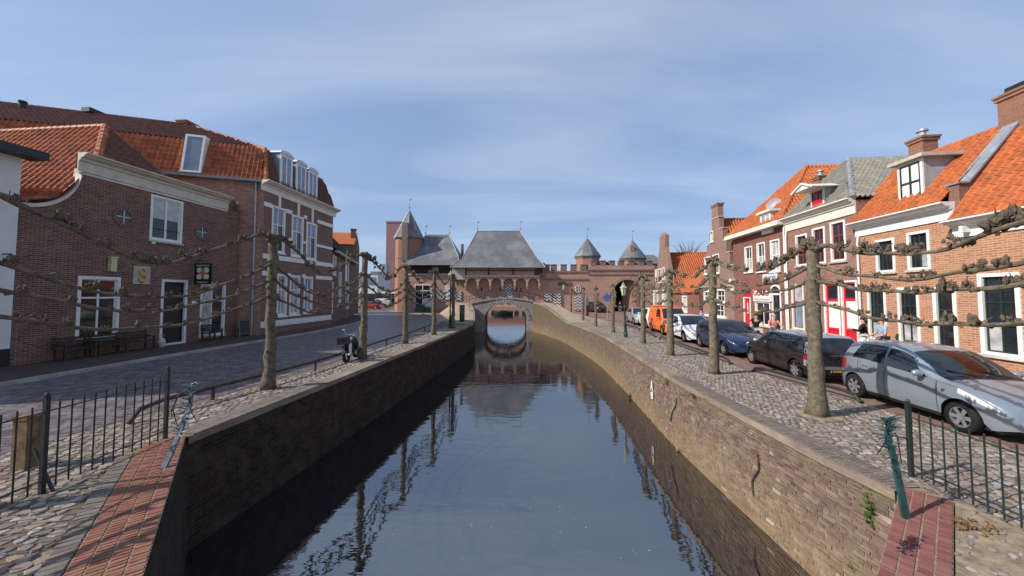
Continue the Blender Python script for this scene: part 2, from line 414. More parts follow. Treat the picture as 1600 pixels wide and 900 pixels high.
for nme, c, mt in (('paint_silver', (0.3, 0.35, 0.39), 0.45), ('paint_black', (0.022, 0.014, 0.014), 0.1), ('paint_blue', (0.012, 0.03, 0.09), 0.2), ('paint_white', (0.72, 0.74, 0.76), 0.0), ('paint_orange', (0.85, 0.16, 0.01), 0.0), ('paint_grey', (0.4, 0.42, 0.45), 0.5), ('paint_roof', (0.4, 0.44, 0.5), 0.5)):
    plain(nme, c, 0.38, metal=mt, var=0.05, ns=2, coat=0.8); M[nme].node_tree.nodes['Principled BSDF'].inputs['Coat Roughness'].default_value = 0.1
plain('glass_car', (0.012, 0.014, 0.016), 0.03, var=0, spec=0.7); M['glass_car'].node_tree.nodes['Principled BSDF'].inputs['IOR'].default_value = 1.65
plain('glass', (0.02, 0.023, 0.027), 0.05, var=0.3, ns=1.2, spec=0.6)
plain('glass_sky', (0.2, 0.25, 0.32), 0.05, var=0.2, ns=1, spec=0.9)
plain('glass_curtain', (0.42, 0.42, 0.42), 0.15, var=0.35, ns=2.2)
plain('skin', (0.55, 0.3, 0.21), 0.55, var=0.05)
plain('cloth_black', (0.02, 0.019, 0.024), 0.8, var=0.2)
plain('cloth_pink', (0.5, 0.2, 0.2), 0.85, var=0.1)
plain('cloth_blue', (0.3, 0.42, 0.58), 0.85, var=0.15)
plain('cloth_white', (0.7, 0.7, 0.7), 0.85, var=0.08)
plain('cloth_purple', (0.2, 0.22, 0.5), 0.85, var=0.1)
plain('cloth_grey', (0.16, 0.16, 0.18), 0.85, var=0.1)
plain('hair_dark', (0.03, 0.018, 0.014), 0.6, var=0.3, ns=40)
plain('hair_red', (0.22, 0.07, 0.03), 0.6, var=0.3, ns=40)
plain('hair_fair', (0.42, 0.32, 0.16), 0.6, var=0.3, ns=40)
plain('leaf', (0.065, 0.095, 0.02), 0.7, var=0.5, ns=30)
plain('leaf_brown', (0.2, 0.115, 0.055), 0.85, var=0.5, ns=25)
plain('leaf_dry', (0.42, 0.3, 0.1), 0.8, var=0.4, ns=30)
plain('box_green', (0.05, 0.11, 0.06), 0.55, var=0.15)
plain('pillar_green', (0.012, 0.04, 0.03), 0.4, var=0.15)
plain('sign_blue', (0.08, 0.12, 0.45), 0.45, var=0.05)
plain('fleck', (0.6, 0.57, 0.5), 0.8, var=0.1)
plain('far_white', (0.6, 0.62, 0.66), 0.6, var=0.1, ns=0.5)
plain('far_glass', (0.16, 0.22, 0.25), 0.15, var=0.3, ns=0.4)
plain('far_teal', (0.2, 0.33, 0.33), 0.5, var=0.2, ns=0.5)
plain('kerb', (0.4, 0.38, 0.35), 0.85, var=0.2, ns=2)

# bark of the pollarded limes
nt, bs = newmat('bark'); bs.inputs['Roughness'].default_value = 0.9; bs.inputs['Specular IOR Level'].default_value = .12
n1 = noise(nt, 9, 7, 0.7)
c = mixc(nt, ramp(nt, n1, 0.35, 0.7), (0.075, 0.062, 0.046), (0.24, 0.2, 0.145))
c = mixc(nt, ramp(nt, noise(nt, 2.5, 5), 0.5, 0.72, 0, 0.5), c, (0.17, 0.17, 0.08))
nt.links.new(c, bs.inputs['Base Color']); bump(nt, bs, noise(nt, 26, 6, 0.7), 0.9, 0.02)
nt, bs = newmat('knob'); bs.inputs['Roughness'].default_value = 0.95; bs.inputs['Specular IOR Level'].default_value = .1
c = mixc(nt, ramp(nt, noise(nt, 22, 6, 0.7), 0.35, 0.68), (0.07, 0.054, 0.042), (0.25, 0.195, 0.145))
nt.links.new(c, bs.inputs['Base Color']); bump(nt, bs, noise(nt, 45, 5, 0.7), 1.0, 0.03)

# canal water
nt, bs = newmat('water')
bs.inputs['Base Color'].default_value = (0.012, 0.012, 0.014, 1); bs.inputs['Roughness'].default_value = 0.015
bs.inputs['IOR'].default_value = 3.0; bs.inputs['Specular IOR Level'].default_value = 0.6
pos = nd(nt, 'NewGeometry').outputs['Position']
mpn = nd(nt, 'Mapping', Vector=pos); mpn.inputs['Scale'].default_value = (0.55, 1.5, 1)
h = nd(nt, 'Math', _operation='MULTIPLY_ADD', i0=noise(nt, 2.6, 3, 0.5, mpn.outputs[0]), i1=0.45, i2=noise(nt, 0.7, 2, 0.5, mpn.outputs[0])).outputs[0]
bump(nt, bs, h, 0.12, 0.07)

# black and white chevrons painted on the shutters of the gate
nt, bs = newmat('chevron'); bs.inputs['Roughness'].default_value = 0.5
uvs = nd(nt, 'SeparateXYZ', i0=nd(nt, 'TexCoord').outputs['UV'])
tri = nd(nt, 'Math', _operation='PINGPONG', i0=nd(nt, 'Math', _operation='MULTIPLY', i0=uvs.outputs[0], i1=1.0).outputs[0], i1=0.32).outputs[0]
sm = nd(nt, 'Math', _operation='ADD', i0=tri, i1=uvs.outputs[1]).outputs[0]
md = nd(nt, 'Math', _operation='FLOORED_MODULO', i0=sm, i1=0.44).outputs[0]
st = nd(nt, 'Math', _operation='GREATER_THAN', i0=md, i1=0.22).outputs[0]
nt.links.new(mixc(nt, st, (0.03, 0.03, 0.035), (0.72, 0.71, 0.7)), bs.inputs['Base Color'])

def poly_in(p, poly):
    x, y = p; c = False; n = len(poly); j = n - 1
    for i in range(n):
        xi, yi = poly[i]; xj, yj = poly[j]
        if (yi > y) != (yj > y) and x < (xj - xi) * (y - yi) / (yj - yi) + xi: c = not c
        j = i
    return c

# ================================================================== SETTING: banks, water, roads
ZW = -2.05
def v2(p): return (p.x, p.y)
LP = [(-1.2, 0.5), v2(gp(225, 900)), v2(gp(290, 686)), (-5.62, 11), (-4.98, 17), (-4.33, 23), (-3.9, 28), (-3.62, 32.5), (-3.75, 36), (-4.2, 40), (-4.9, 43.5), (-5.7, 46.2)]
RP = [(0.6, 0.5), v2(gp(1371, 900)), (5.25, 4.98), (5.16, 6.0), (5.14, 8.0), (5.15, 10.0), (5.19, 11.8), (5.43, 15.0), (5.73, 19.0), (5.93, 23.0), (5.9, 26.5), (5.7, 30.0), (5.38, 34.0), (4.9, 38.0), (4.0, 42.0), (2.75, 46.2)]
def ramp_z(y):
    t = min(1, max(0, (y - 34.0) / 12.2)); return 1.62 * t * t * (3 - 2 * t)
def off_path(P, d):
    """path moved sideways by d (positive = away from the canal, for the right bank)"""
    out = []
    for i in range(len(P)):
        a = Vector(P[max(i - 1, 0)]); b = Vector(P[min(i + 1, len(P) - 1)]); t = (b - a).normalized()
        if 0 < i < len(P) - 1:
            t1 = (Vector(P[i]) - a).normalized(); t2 = (b - Vector(P[i])).normalized(); t = (t1 + t2).normalized(); k = 1 / max(0.5, t.dot(t1))
        else: k = 1
        out.append((P[i][0] + t.y * d * k, P[i][1] - t.x * d * k))
    return out
g = MB()
g.face([(x, y, 0) for x, y in LP] + [(-4.3, 50, 0), (-4.3, 58, 0), (-10, 70, 0), (-60, 400, 0), (-60, 1500, 0), (-1500, 1500, 0), (-1500, -60, 0), (-1.2, -60, 0)][::1])
g.face([(x, y, 0) for x, y in reversed(RP)] + [(0.6, -60, 0), (1500, -60, 0), (1500, 1500, 0), (40, 1500, 0), (40, 400, 0), (12, 70, 0), (2.4, 58, 0), (2.4, 50, 0)])
g.face([(-300, 160, -2.0), (300, 160, -2.0), (300, 1500, -2.0), (-300, 1500, -2.0)])
tag(g.build('ground', 'joint_sand'), kind='structure')
w = MB(); w.face([(-70, -40, ZW), (60, -40, ZW), (60, 300, ZW), (-70, 300, ZW)])
tag(w.build('water', 'water'), kind='structure')
b = MB(); b.face([(-80, -45, -3.4), (70, -45, -3.4), (70, 310, -3.4), (-80, 310, -3.4)])
tag(b.build('canal_bed', 'soil'), kind='structure')

def quay(name, P, sgn, mat, i0=0, i1=None):
    m = MB(); P = P[i0:i1]; bot = off_path(P, -sgn * 0.14)
    for i in range(len(P) - 1):
        n = max(1, int((Vector(P[i + 1]) - Vector(P[i])).length / 1.5))
        for k in range(n):
            t0, t1 = k / n, (k + 1) / n
            A = [lerp(P[i][j], P[i + 1][j], t0) for j in (0, 1)]; B = [lerp(P[i][j], P[i + 1][j], t1) for j in (0, 1)]
            a = [lerp(bot[i][j], bot[i + 1][j], t0) for j in (0, 1)]; bb = [lerp(bot[i][j], bot[i + 1][j], t1) for j in (0, 1)]
            q = [(a[0], a[1], -3.3), (bb[0], bb[1], -3.3), (B[0], B[1], ramp_z(B[1]) - 0.02), (A[0], A[1], ramp_z(A[1]) - 0.02)]
            m.face(q if sgn < 0 else q[::-1], 1 if sgn > 0 and 1 <= i < 8 else 0)
    return m.build(name, [mat, 'quay_mortar'])
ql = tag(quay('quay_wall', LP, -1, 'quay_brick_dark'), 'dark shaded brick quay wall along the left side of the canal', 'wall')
qr = tag(quay('quay_wall', RP, 1, 'quay_brick'), 'sunlit weathered brick quay wall along the right side of the canal', 'wall')

# single bricks of the sunlit quay wall, near the camera
def wall_bricks():
    items = []
    rows = int(2.02 / 0.0605); P = RP[1:9]; bot = off_path(RP, -0.14)[1:9]
    seg = [(Vector(P[i]), Vector(P[i + 1]), Vector(bot[i]), Vector(bot[i + 1])) for i in range(len(P) - 1)]; cum = [0]
    for A, B, _, _ in seg: cum.append(cum[-1] + (B - A).length)
    for r in range(rows):
        z = -0.13 - r * 0.0605; u = -rng.uniform(0, .2)
        while u < cum[-1] - .1:
            lw = .195 if rng.random() < .7 else .095; c = u + lw / 2
            i = max(0, min(len(seg) - 1, sum(1 for q in cum if q <= c) - 1)); A, B, a_, b_ = seg[i]; k = (c - cum[i]) / (cum[i + 1] - cum[i]); d = (B - A).normalized()
            c2 = A.lerp(B, k).lerp(a_.lerp(b_, k), -z / 3.3)
            if rng.random() > .015 and c > .05: items.append((c2.x, c2.y, z, lw, d.copy(), rng.uniform(-.004, .012)))
            u += lw + .013
    items.sort(key=lambda t: t[0] ** 2 + t[1] ** 2 + (t[2] - EYE) ** 2)
    def inview(t):
        q = proj((t[0], t[1], t[2])); return q and 0 < q[0] < 1600 and 0 < q[1] < 900
    items = [t for t in items if inview(t)] + [t for t in items if not inview(t)]
    bm = MB()
    def shape(mb, T, L, j):
        vs = []
        for y in (0.03, -0.006 + j):
            for z in (-0.0235, 0.0235):
                for x in (-L / 2, L / 2):
                    vs.append(T(x + rng.uniform(-.006, .006), y + (rng.uniform(-.004, .004) if y < 0.02 else 0), z + rng.uniform(-.004, .004)))
        return mb.raw(vs, [(4, 5, 7, 6), (6, 7, 3, 2), (0, 1, 5, 4), (0, 4, 6, 2), (1, 3, 7, 5)])
    meshes = []
    for k in range(10):
        mb = MB(); mb.r = []; shape(mb, lambda x, y, z: (x, y, z), 0.205, 0); mb.r = [0.0] * len(mb.f)
        meshes.append(mb.mesh('brick', 'quay_piece'))
    for n, (x, y, z, lw, d, j) in enumerate(items):
        ang = math.atan2(d.y, d.x) + math.pi
        if n < 300:
            o = link('brick', meshes[n % 10], qr, (x, y, z), ang); o.location += Vector((-d.y, d.x, 0)) * max(0, j); o.scale = (lw / 0.205, 1, 1)
        else:
            ca, sa = math.cos(ang), math.sin(ang)
            shape(bm, lambda px, py, pz: (x + ca * px - sa * py, y + sa * px + ca * py, z + pz), lw, -j)
    tag(bm.build('brickwork', 'quay_piece', qr), kind='stuff')
wall_bricks()

# cracks, plants and paint on the sunlit wall
def on_rwall(px, py):
    """point on the right wall face under a pixel, with the wall's direction"""
    d = ray(px, py); best = None
    for i in range(1, len(RP) - 1):
        A, B = Vector(RP[i]), Vector(RP[i + 1]); e = B - A
        den = d.x * e.y - d.y * e.x
        if abs(den) < 1e-9: continue
        t = (A.x * e.y - A.y * e.x) / den; s = (t * d.x - A.x) / e.x if abs(e.x) > abs(e.y) else (t * d.y - A.y) / e.y
        if t > 0 and -0.02 <= s <= 1.02 and (best is None or t < best[0]): best = (t, e.normalized())
    if best is None: return None
    p = Vector((d.x * best[0], d.y * best[0], EYE + d.z * best[0])); n = Vector((-best[1].y, best[1].x, 0))
    return p + n * (0.03 + 0.14 * max(0, -p.z) / 3.3), Vector((best[1].x, best[1].y, 0)), n
for k, pts in enumerate(([(1188, 710), (1190, 722), (1191, 735), (1186, 742), (1181, 752), (1184, 776)], [(1060, 622), (1059, 634), (1054, 644), (1052, 658)])):
    m = MB(); P = [on_rwall(*p)[0] for p in pts]; nrm = on_rwall(*pts[0])[2]
    m.tube(P, [0.012, 0.02, 0.024, 0.022, 0.018, 0.008][:len(P)], 6, r=0.2)
    tag(m.build('crack_iron', 'rust_rail'), ('rusty bent anchor iron on the quay wall above the dry grass tuft', 'thin rusty anchor iron on the quay wall below the green weeds')[k], 'iron')
def weed(px, py, size, mat, label, n=60, hang=0.3):
    o = on_rwall(px, py)
    p, t, nn = o; m = MB()
    for i in range(n):
        c = p + t * rng.gauss(0, size * 0.45) + Vector((0, 0, rng.gauss(0, size * 0.4))) + nn * rng.uniform(0, size * 0.35)
        a = Vector((rng.gauss(0, 1), rng.gauss(0, 1), rng.gauss(0, 1) - hang)).normalized() * size * rng.uniform(0.2, 0.4); b_ = a.orthogonal().normalized() * size * rng.uniform(0.06, 0.13)
        m.face([c, c + a * .5 + b_, c + a, c + a * .5 - b_])
    r_ = thing('wall_plant', label, 'plant', p); f = m.build('leaves', mat, r_); f.location = -p
    s = MB(); s.tube([(0, 0, -0.02), (nn.x * size * .3, nn.y * size * .3, size * .2)], [0.012, 0.004], 5); s.build('stem', 'bark', r_)
weed(1372, 800, 0.17, 'leaf', 'large green weed near the top of the quay wall beside the red paving', 110)
weed(1338, 884, 0.07, 'leaf', 'small green weed low on the quay wall at the bottom edge', 40)
weed(1087, 618, 0.14, 'leaf', 'green weed clump just under the coping beside the yellow flowers', 60)
weed(1104, 622, 0.1, 'leaf_dry', 'yellowish weed under the coping beside the green clump', 40)
weed(1045, 598, 0.14, 'leaf', 'mossy green weed under the coping beside the painted white mark', 50)
weed(1198, 843, 0.16, 'leaf_dry', 'dry straw coloured grass tuft at the waterline, nearest of the tufts', 90)
weed(1066, 702, 0.13, 'leaf_dry', 'dry tuft at the waterline beside a small green tuft', 70)
weed(1046, 687, 0.12, 'leaf', 'small green tuft at the waterline in the middle of the wall', 60)
weed(990, 622, 0.2, 'leaf', 'tall green reed clump at the waterline of the quay wall', 90, -0.8)
weed(968, 600, 0.16, 'leaf_dry', 'straw coloured tuft at the waterline just beyond the reeds', 60)
# white painted mark
p, t, nn = on_rwall(1023, 604); m = MB()
for a, b_ in (((-.12, -.16), (0, .2)), ((0, .2), (.1, -.16)), ((-.07, -.02), (.07, -.02)), ((-.1, -.24), (.08, -.24)), ((.1, -.2), (.1, -.42)), ((-.1, -.42), (.1, -.42)), ((-.1, -.24), (-.1, -.33)), ((-.1, -.33), (.1, -.33))):
    m.bar(t * -a[0] + Vector((0, 0, a[1])) + nn * .05, t * -b_[0] + Vector((0, 0, b_[1])) + nn * .05, 0.05, 0.012, up=nn)
o = m.build('painted_mark', 'white_wall', None, loc=p); tag(o, 'white letter and number marking on the quay wall', 'marking')

# copings
def coping(name, P, wdt, sgn, mat, label, i0, i1, th=0.1):
    m = MB(); out = off_path(P, sgn * wdt); inn = off_path(P, -sgn * 0.045)
    for i in range(i0, i1):
        n = max(1, int((Vector(P[i + 1]) - Vector(P[i])).length / 1.0))
        for k in range(n):
            t0, t1 = k / n, (k + 1) / n
            pt = lambda Q, t, z: (lerp(Q[i][0], Q[i + 1][0], t), lerp(Q[i][1], Q[i + 1][1], t), ramp_z(lerp(Q[i][1], Q[i + 1][1], t)) + z)
            a, b_, c_, d_ = pt(inn, t0, .035), pt(inn, t1, .035), pt(out, t1, .03), pt(out, t0, .03)
            al, bl = pt(inn, t0, -th), pt(inn, t1, -th)
            m.face([a, d_, c_, b_] if sgn > 0 else [a, b_, c_, d_]); m.face([a, b_, bl, al] if sgn > 0 else [b_, a, al, bl])
            m.face([al, bl, pt(P, t1, -th), pt(P, t0, -th)])
    return tag(m.build(name, mat), label, 'coping')
coping('quay_coping', LP, 0.5, -1, 'coping_brick', 'pale brick coping running along the left quay wall', 2, len(LP) - 1)
coping('quay_coping', RP, 0.42, 1, 'coping_brick', 'weathered brick coping running along the right quay wall', 2, len(RP) - 1)

def paver_strip(name, A, B, side, across, wd, mat, label, pitch=0.062, limit=300):
    A, B = Vector(A), Vector(B); d = (B - A); Lh = d.length; d /= Lh; n = Vector((d.y, -d.x)) * side
    root = thing(name, label, 'paving', (A.x, A.y, 0))
    base = MB(); base.face([(0, 0, .036)] + [(q.x, q.y, .036) for q in (n * wd * across, n * wd * across + d * Lh, d * Lh)][::1] if side < 0 else [(q.x, q.y, .036) for q in (Vector((0, 0)), d * Lh, d * Lh + n * wd * across, n * wd * across)])
    base.build('mortar_bed', 'paver_joint', root)
    ang = math.atan2(n.y, n.x); ms = []
    for k in range(8):
        mb = MB(); hx, hy = wd / 2 - .0035, pitch / 2 - .0035; b_ = .006
        vs = [(sx * (hx - (b_ if z else 0)) + rng.uniform(-.003, .003), sy * (hy - (b_ * .7 if z else 0)) + rng.uniform(-.002, .002), z * .045 + (rng.uniform(-.004, .004) if z else 0)) for z in (0, 1) for sx, sy in ((-1, -1), (1, -1), (1, 1), (-1, 1))]
        mb.raw(vs, [(4, 5, 6, 7), (0, 1, 5, 4), (1, 2, 6, 5), (2, 3, 7, 6), (3, 0, 4, 7)], r=0.0); ms.append(mb.mesh('brick', mat))
    cand = []
    for i in range(int(Lh / pitch)):
        for j in range(across):
            c = d * (i * pitch + pitch / 2 + (pitch * .5 if j % 2 else 0)) + n * (wd * (j + .5)); q = proj((A.x + c.x, A.y + c.y, 0.03))
            vis = q is not None and -30 < q[0] < 1630 and q[1] < 915
            cand.append((0 if vis else 1, (A + c).length, c))
    cand.sort(key=lambda t: t[:2])
    rest = MB()
    for k, (_, _, c) in enumerate(cand):
        if k < limit and _ == 0:
            o = link('brick', ms[k % 8], root, (c.x, c.y, rng.uniform(-.004, .004)), ang + rng.uniform(-.02, .02))
        else:
            ca, sa = math.cos(ang), math.sin(ang); me = ms[k % 8]
            rest.raw([(c.x + ca * v.co.x - sa * v.co.y, c.y + sa * v.co.x + ca * v.co.y, v.co.z) for v in me.vertices], [tuple(f.vertices) for f in me.polygons])
    if rest.f: tag(rest.build('brickwork', mat, root), kind='stuff')
    return root
e0 = Vector(LP[1]); e1 = Vector(LP[2]); dd = (e1 - e0).normalized()
paver_strip('brick_edging', e0 - dd * 2.0, e1 + dd * 0.1, -1, 4, 0.15, 'red_paver', 'red brick edging strip on the left corner of the quay')
nL = Vector((dd.y, -dd.x)) * -1
paver_strip('brick_edging', e0 - dd * 2.0 + nL * 0.61, e1 - dd * 0.25 + nL * 0.61, -1, 1, 0.2, 'grey_paver', 'single row of grey brown pavers beside the left red brick strip', 0.1)
e0 = Vector(RP[1]); e1 = Vector(RP[2]); dd2 = (e1 - e0).normalized()
paver_strip('brick_edging', e0 - dd2 * 1.2, e1 + dd2 * 0.2, 1, 4, 0.115, 'dark_red_paver', 'dark red brick edging strip on the right corner of the quay')

o = paver_strip('coping_course', (5.205, 5.05), (5.095, 8.0), 1, 2, 0.215, 'grey_paver', 'row of weathered coping bricks along the near right quay edge', 0.066); o.location.z = .012
o = paver_strip('coping_course', (5.096, 8.02), (5.145, 11.8), 1, 2, 0.215, 'grey_paver', 'row of weathered coping bricks along the middle of the right quay edge', 0.066); o.location.z = .012
a_, b_ = Vector(LP[2]), Vector(LP[3]); dv_ = (b_ - a_).normalized(); o = paver_strip('coping_course', a_ + dv_ * .12 + Vector((dv_.y, -dv_.x)) * .04, b_ + Vector((dv_.y, -dv_.x)) * .04, -1, 2, 0.25, 'grey_paver', 'row of weathered coping bricks along the near left quay edge', 0.066); o.location.z = .012
# cobbles
def cobbles(name, poly, mat, nind, size=0.16, exclude=None, z=0.0, far=22, hgt=0.032):
    root = tag(MB().face([(x, y, .004) for x, y in poly]).build(name, 'joint_sand'), kind='structure')
    xs = [p[0] for p in poly]; ys = [p[1] for p in poly]; items = []
    y = min(ys); row = 0
    while y < min(max(ys), far):
        x = min(xs) + (size * .5 if row % 2 else 0)
        while x < max(xs):
            p = (x + rng.uniform(-.25, .25) * size, y + rng.uniform(-.2, .2) * size)
            if poly_in(p, poly) and not (exclude and exclude(p)): items.append((p, rng.uniform(.7, 1.22), rng.uniform(0, 6.28)))
            x += size * 1.04
        y += size * 0.9; row += 1
    def stone(k=6):
        vs = []; el = rng.uniform(.62, 1.0)
        for rr, zz in ((1.1, -.01), (1.04, hgt * .75), (.9, hgt)):
            for i in range(k):
                a = 2 * math.pi * i / k + (ph[i] if rr else 0); q = rr * wob[i]
                vs.append((q * math.cos(a) * size * .5, q * math.sin(a) * size * .5 * el, zz * rng.uniform(.8, 1.15)))
        fs = [(r_ * k + i, r_ * k + (i + 1) % k, (r_ + 1) * k + (i + 1) % k, (r_ + 1) * k + i) for r_ in (0, 1) for i in range(k)] + [tuple(range(2 * k, 3 * k))]
        return vs, fs
    shapes = []
    for s in range(14):
        ph = [rng.uniform(-.28, .28) for _ in range(7)]; wob = [rng.uniform(.8, 1.14) for _ in range(7)]; shapes.append(stone())
    ms = []
    for vs, fs in shapes:
        mb = MB(); mb.raw(vs, fs, r=0.0); ms.append(mb.mesh('cobblestone', mat, smooth=False))
    def key(t):
        q = proj((t[0][0], t[0][1], 0.02)); vis = q and -10 < q[0] < 1610 and q[1] < 905
        return (0 if vis else 1, t[0][0] ** 2 + t[0][1] ** 2)
    items.sort(key=key); rest = MB()
    for k, (p, sc, a) in enumerate(items):
        zz = z + rng.uniform(-.006, .006)
        if k < nind:
            o = link('cobblestone', ms[k % 14], root, (p[0], p[1], zz), a); o.scale = (sc, sc, 1)
        else:
            vs, fs = shapes[k % 14]; ca, sa = math.cos(a) * sc, math.sin(a) * sc
            rest.raw([(p[0] + ca * v[0] - sa * v[1], p[1] + sa * v[0] + ca * v[1], zz + v[2]) for v in vs], fs)
    if rest.f: tag(rest.build('cobbles', mat, root, smooth=False), kind='stuff')
    return root
lin = off_path(LP, -0.52); rin = off_path(RP, 0.44)
lo = Vector(LP[1]) + nL * 0.83; l1 = Vector(LP[2]) + nL * 0.83
dl = (Vector(LP[2]) - Vector(LP[1])).normalized()
lq = [v2(lo - dl * 2), v2(l1 - dl * .3), (lin[2][0], lin[2][1] + .3), *lin[3:8], (-5.2, 33), (-5.9, 26), (-6.55, 19), (-6.95, 13), (-7.7, 9.3), (-8.6, 6.5), (-8.9, 2)]
cobbles('cobbled_quay_left', lq, 'cobble', 300, .15, far=30, hgt=.017)
ro = Vector(RP[1]) + Vector((dd2.y, -dd2.x)) * 0.47; r1 = Vector(RP[2]) + Vector((dd2.y, -dd2.x)) * 0.47
rq = [v2(ro - dd2 * 1.0), v2(r1 + dd2 * .1), *[p for p in rin[3:] if p[1] < 34.3], (9.9, 34.5), (9.6, 28), (9.0, 22), (8.5, 16), (8.45, 12), (8.7, 8.6), (8.9, 5), (9.0, 2)]
TREES_R = [gp(1277, 650), gp(1116, 585), gp(1048, 556), gp(1005, 537), gp(958, 520), gp(931, 511), gp(911, 503), gp(892, 497)]
TREES_L = [gp(420, 608), gp(567, 561), gp(633, 537), gp(678, 523), gp(708, 513)]
cobbles('cobbled_quay_right', rq, 'cobble', 300, .12, far=34, hgt=.014, exclude=lambda p: (p[1] < 5.1 and p[0] < 5.8) or any((p[0] - t.x) ** 2 + (p[1] - t.y) ** 2 < 0.17 for t in TREES_R))
# earth round the tree feet and beside the red strip
m = MB()
m.face([(x, y, .009) for x, y in (v2(ro - dd2), v2(r1 + dd2 * .05), (5.85, 5.15), (5.8, 3.6), (5.6, 2))])
tag(m.build('bare_earth', 'soil'), 'patch of bare earth with litter beside the right red brick strip', 'earth', kind='structure')
pb_ = MB(); ear = bpy.data.objects['bare_earth']
for i in range(260):
    x, y = rng.uniform(3.9, 5.8), rng.uniform(3.0, 5.1)
    if poly_in((x, y), [v2(ro - dd2), v2(r1 + dd2 * .05), (5.85, 5.15), (5.8, 3.6), (5.6, 2)]):
        s_ = rng.choice((.012, .018, .03, .05)); pb_.lump((x, y, .012), (s_, s_ * rng.uniform(.6, 1), s_ * .4), 0, .25, 0)
tag(pb_.build('pebbles', 'cobble', ear), kind='stuff')
m = MB()
for t in TREES_R[:6]:
    m.raw([(t.x + .45 * math.cos(a) * rng.uniform(.8, 1.1), t.y + .4 * math.sin(a), .012) for a in np.linspace(0, 6.28, 13)[:-1]] + [(t.x, t.y, .05)], [(i, (i + 1) % 12, 12) for i in range(12)])
tag(m.build('tree_pit_earth', 'soil'), kind='structure')

def strip(name, L, Rr, z, mat, kind='structure'):
    m = MB()
    for i in range(len(L) - 1):
        m.face([(*L[i], z), (*Rr[i], z), (*Rr[i + 1], z), (*L[i + 1], z)])
    return tag(m.build(name, mat), kind=kind)
KL = [(-15.3, 4), v2(gp(0, 605)), v2(gp(250, 561)), v2(gp(500, 519)), v2(gp(545, 509)), (-14.6, 35), (-16.2, 40), (-19.5, 46), (-27, 52)]
ROADR = [(-8.95, 2), (-8.7, 6.5), (-7.9, 9.3), (-6.75, 17), (-6.1, 24), (-6.6, 33.6), (-8.6, 39), (-12.6, 48), (-22, 58)]
strip('road_left', KL, [(-9.05, 4), (-8.15, 8.9), (-7.75, 9.9), (-6.3, 21), (-6.0, 26), (-6.9, 34.5), (-8.6, 40), (-12.6, 48.5), (-22, 60)], .008, 'road_brick')
m = MB()
for i in range(len(KL) - 1):
    a, b_ = Vector(KL[i]), Vector(KL[i + 1]); d = (b_ - a).normalized(); n = Vector((-d.y, d.x)) * .14
    m.extr([(0, 0), (1, 0), (1, .12), (0, .12)], lambda p, q: (a.x + n.x * p, a.y + n.y * p, q), lambda p, q: (b_.x + n.x * p, b_.y + n.y * p, q))
tag(m.build('kerb', 'kerb'), 'long pale kerb between the left road and the pavement', 'kerb', kind='structure')
strip('pavement_left', [(-21, 4), (-21, 10.4), (-21, 18), (-20, 25.6), (-20, 31), (-20, 35), (-22, 41), (-24, 47), (-30, 54)], [(x - .14, y) for x, y in KL], .11, 'pavement_brick')
strip('street_right', [(9.0, 2), (8.75, 8.6), (8.5, 12), (8.55, 16), (9.05, 22), (9.65, 28), (9.95, 35), (9.2, 42), (9, 56)], [(30, 2), (30, 8.6), (30, 12), (30, 16), (30, 22), (30, 28), (30, 35), (30, 42), (30, 64)], .008, 'street_red')
strip('pavement_right', [(12.6 + .107 * y, y) for y in (2, 20, 40, 55)], [(15 + .107 * y, y) for y in (2, 20, 40, 55)], .012, 'pavement_brick')
strip('square', [(-3.9, 33.5), (-4.6, 38), (-6, 44), (-6.5, 46), (-20, 60)], [(9.9, 33.5)] * 0 + [(-6.0, 34), (-8.4, 39.5), (-12.2, 48.5), (-16, 52), (-21, 60)], .006, 'ramp_brick')
strip('forecourt', [(5.9, 34.3), (5.2, 40), (4.6, 46), (4.4, 56)], [(9.9, 34.3), (9.3, 42), (9, 50), (9, 56)], .009, 'ramp_brick')
# ramps up to the bridge
for nm, P, sg in (('ramp_left', LP, -1), ('ramp_right', RP, 1)):
    m = MB(); Q = [p for p in P if p[1] > 33]; o1 = off_path(Q, sg * .1); o2 = off_path(Q, sg * 1.9); o3 = off_path(Q, sg * 4.2)
    o2[-1] = (o2[-1][0], 46.2); o3[-1] = (o3[-1][0], 46.2)
    o1[-1] = (o1[-1][0], 46.2)
    for i in range(len(Q) - 1):
        for A, B, za, zb in ((o1, o2, .02, .02), (o2, o3, .02, None)):
            zz = lambda p, k: (ramp_z(p[1]) * (0.0 if k is None else 1) + (.02 if k else .0) - (0.05 if k is None else 0))
            q = [(*A[i], zz(A[i], za)), (*B[i], zz(B[i], zb)), (*B[i + 1], zz(B[i + 1], zb)), (*A[i + 1], zz(A[i + 1], za))]
            m.face(q if sg > 0 else q[::-1])
    xs = (-12, -5.6) if sg < 0 else (2.7, 8)
    tag(m.build(nm, 'ramp_brick'), kind='structure')

# floating flecks on the water
m = MB()
for i in range(100):
    x, y = rng.uniform(-4.5, 4.2), rng.uniform(4.2, 13) ** 1.0
    if rng.random() < 0.5: x = 0.6 + rng.gauss(0, 1.3)
    s = rng.uniform(.004, .012); a = rng.uniform(0, 6.28)
    m.face([(x + s * math.cos(a + k * 1.57), y + s * math.sin(a + k * 1.57), ZW + .006) for k in range(4)])
tag(m.build('floating_flecks', 'fleck'), 'pale flecks drifting on the canal water', 'debris', kind='stuff')

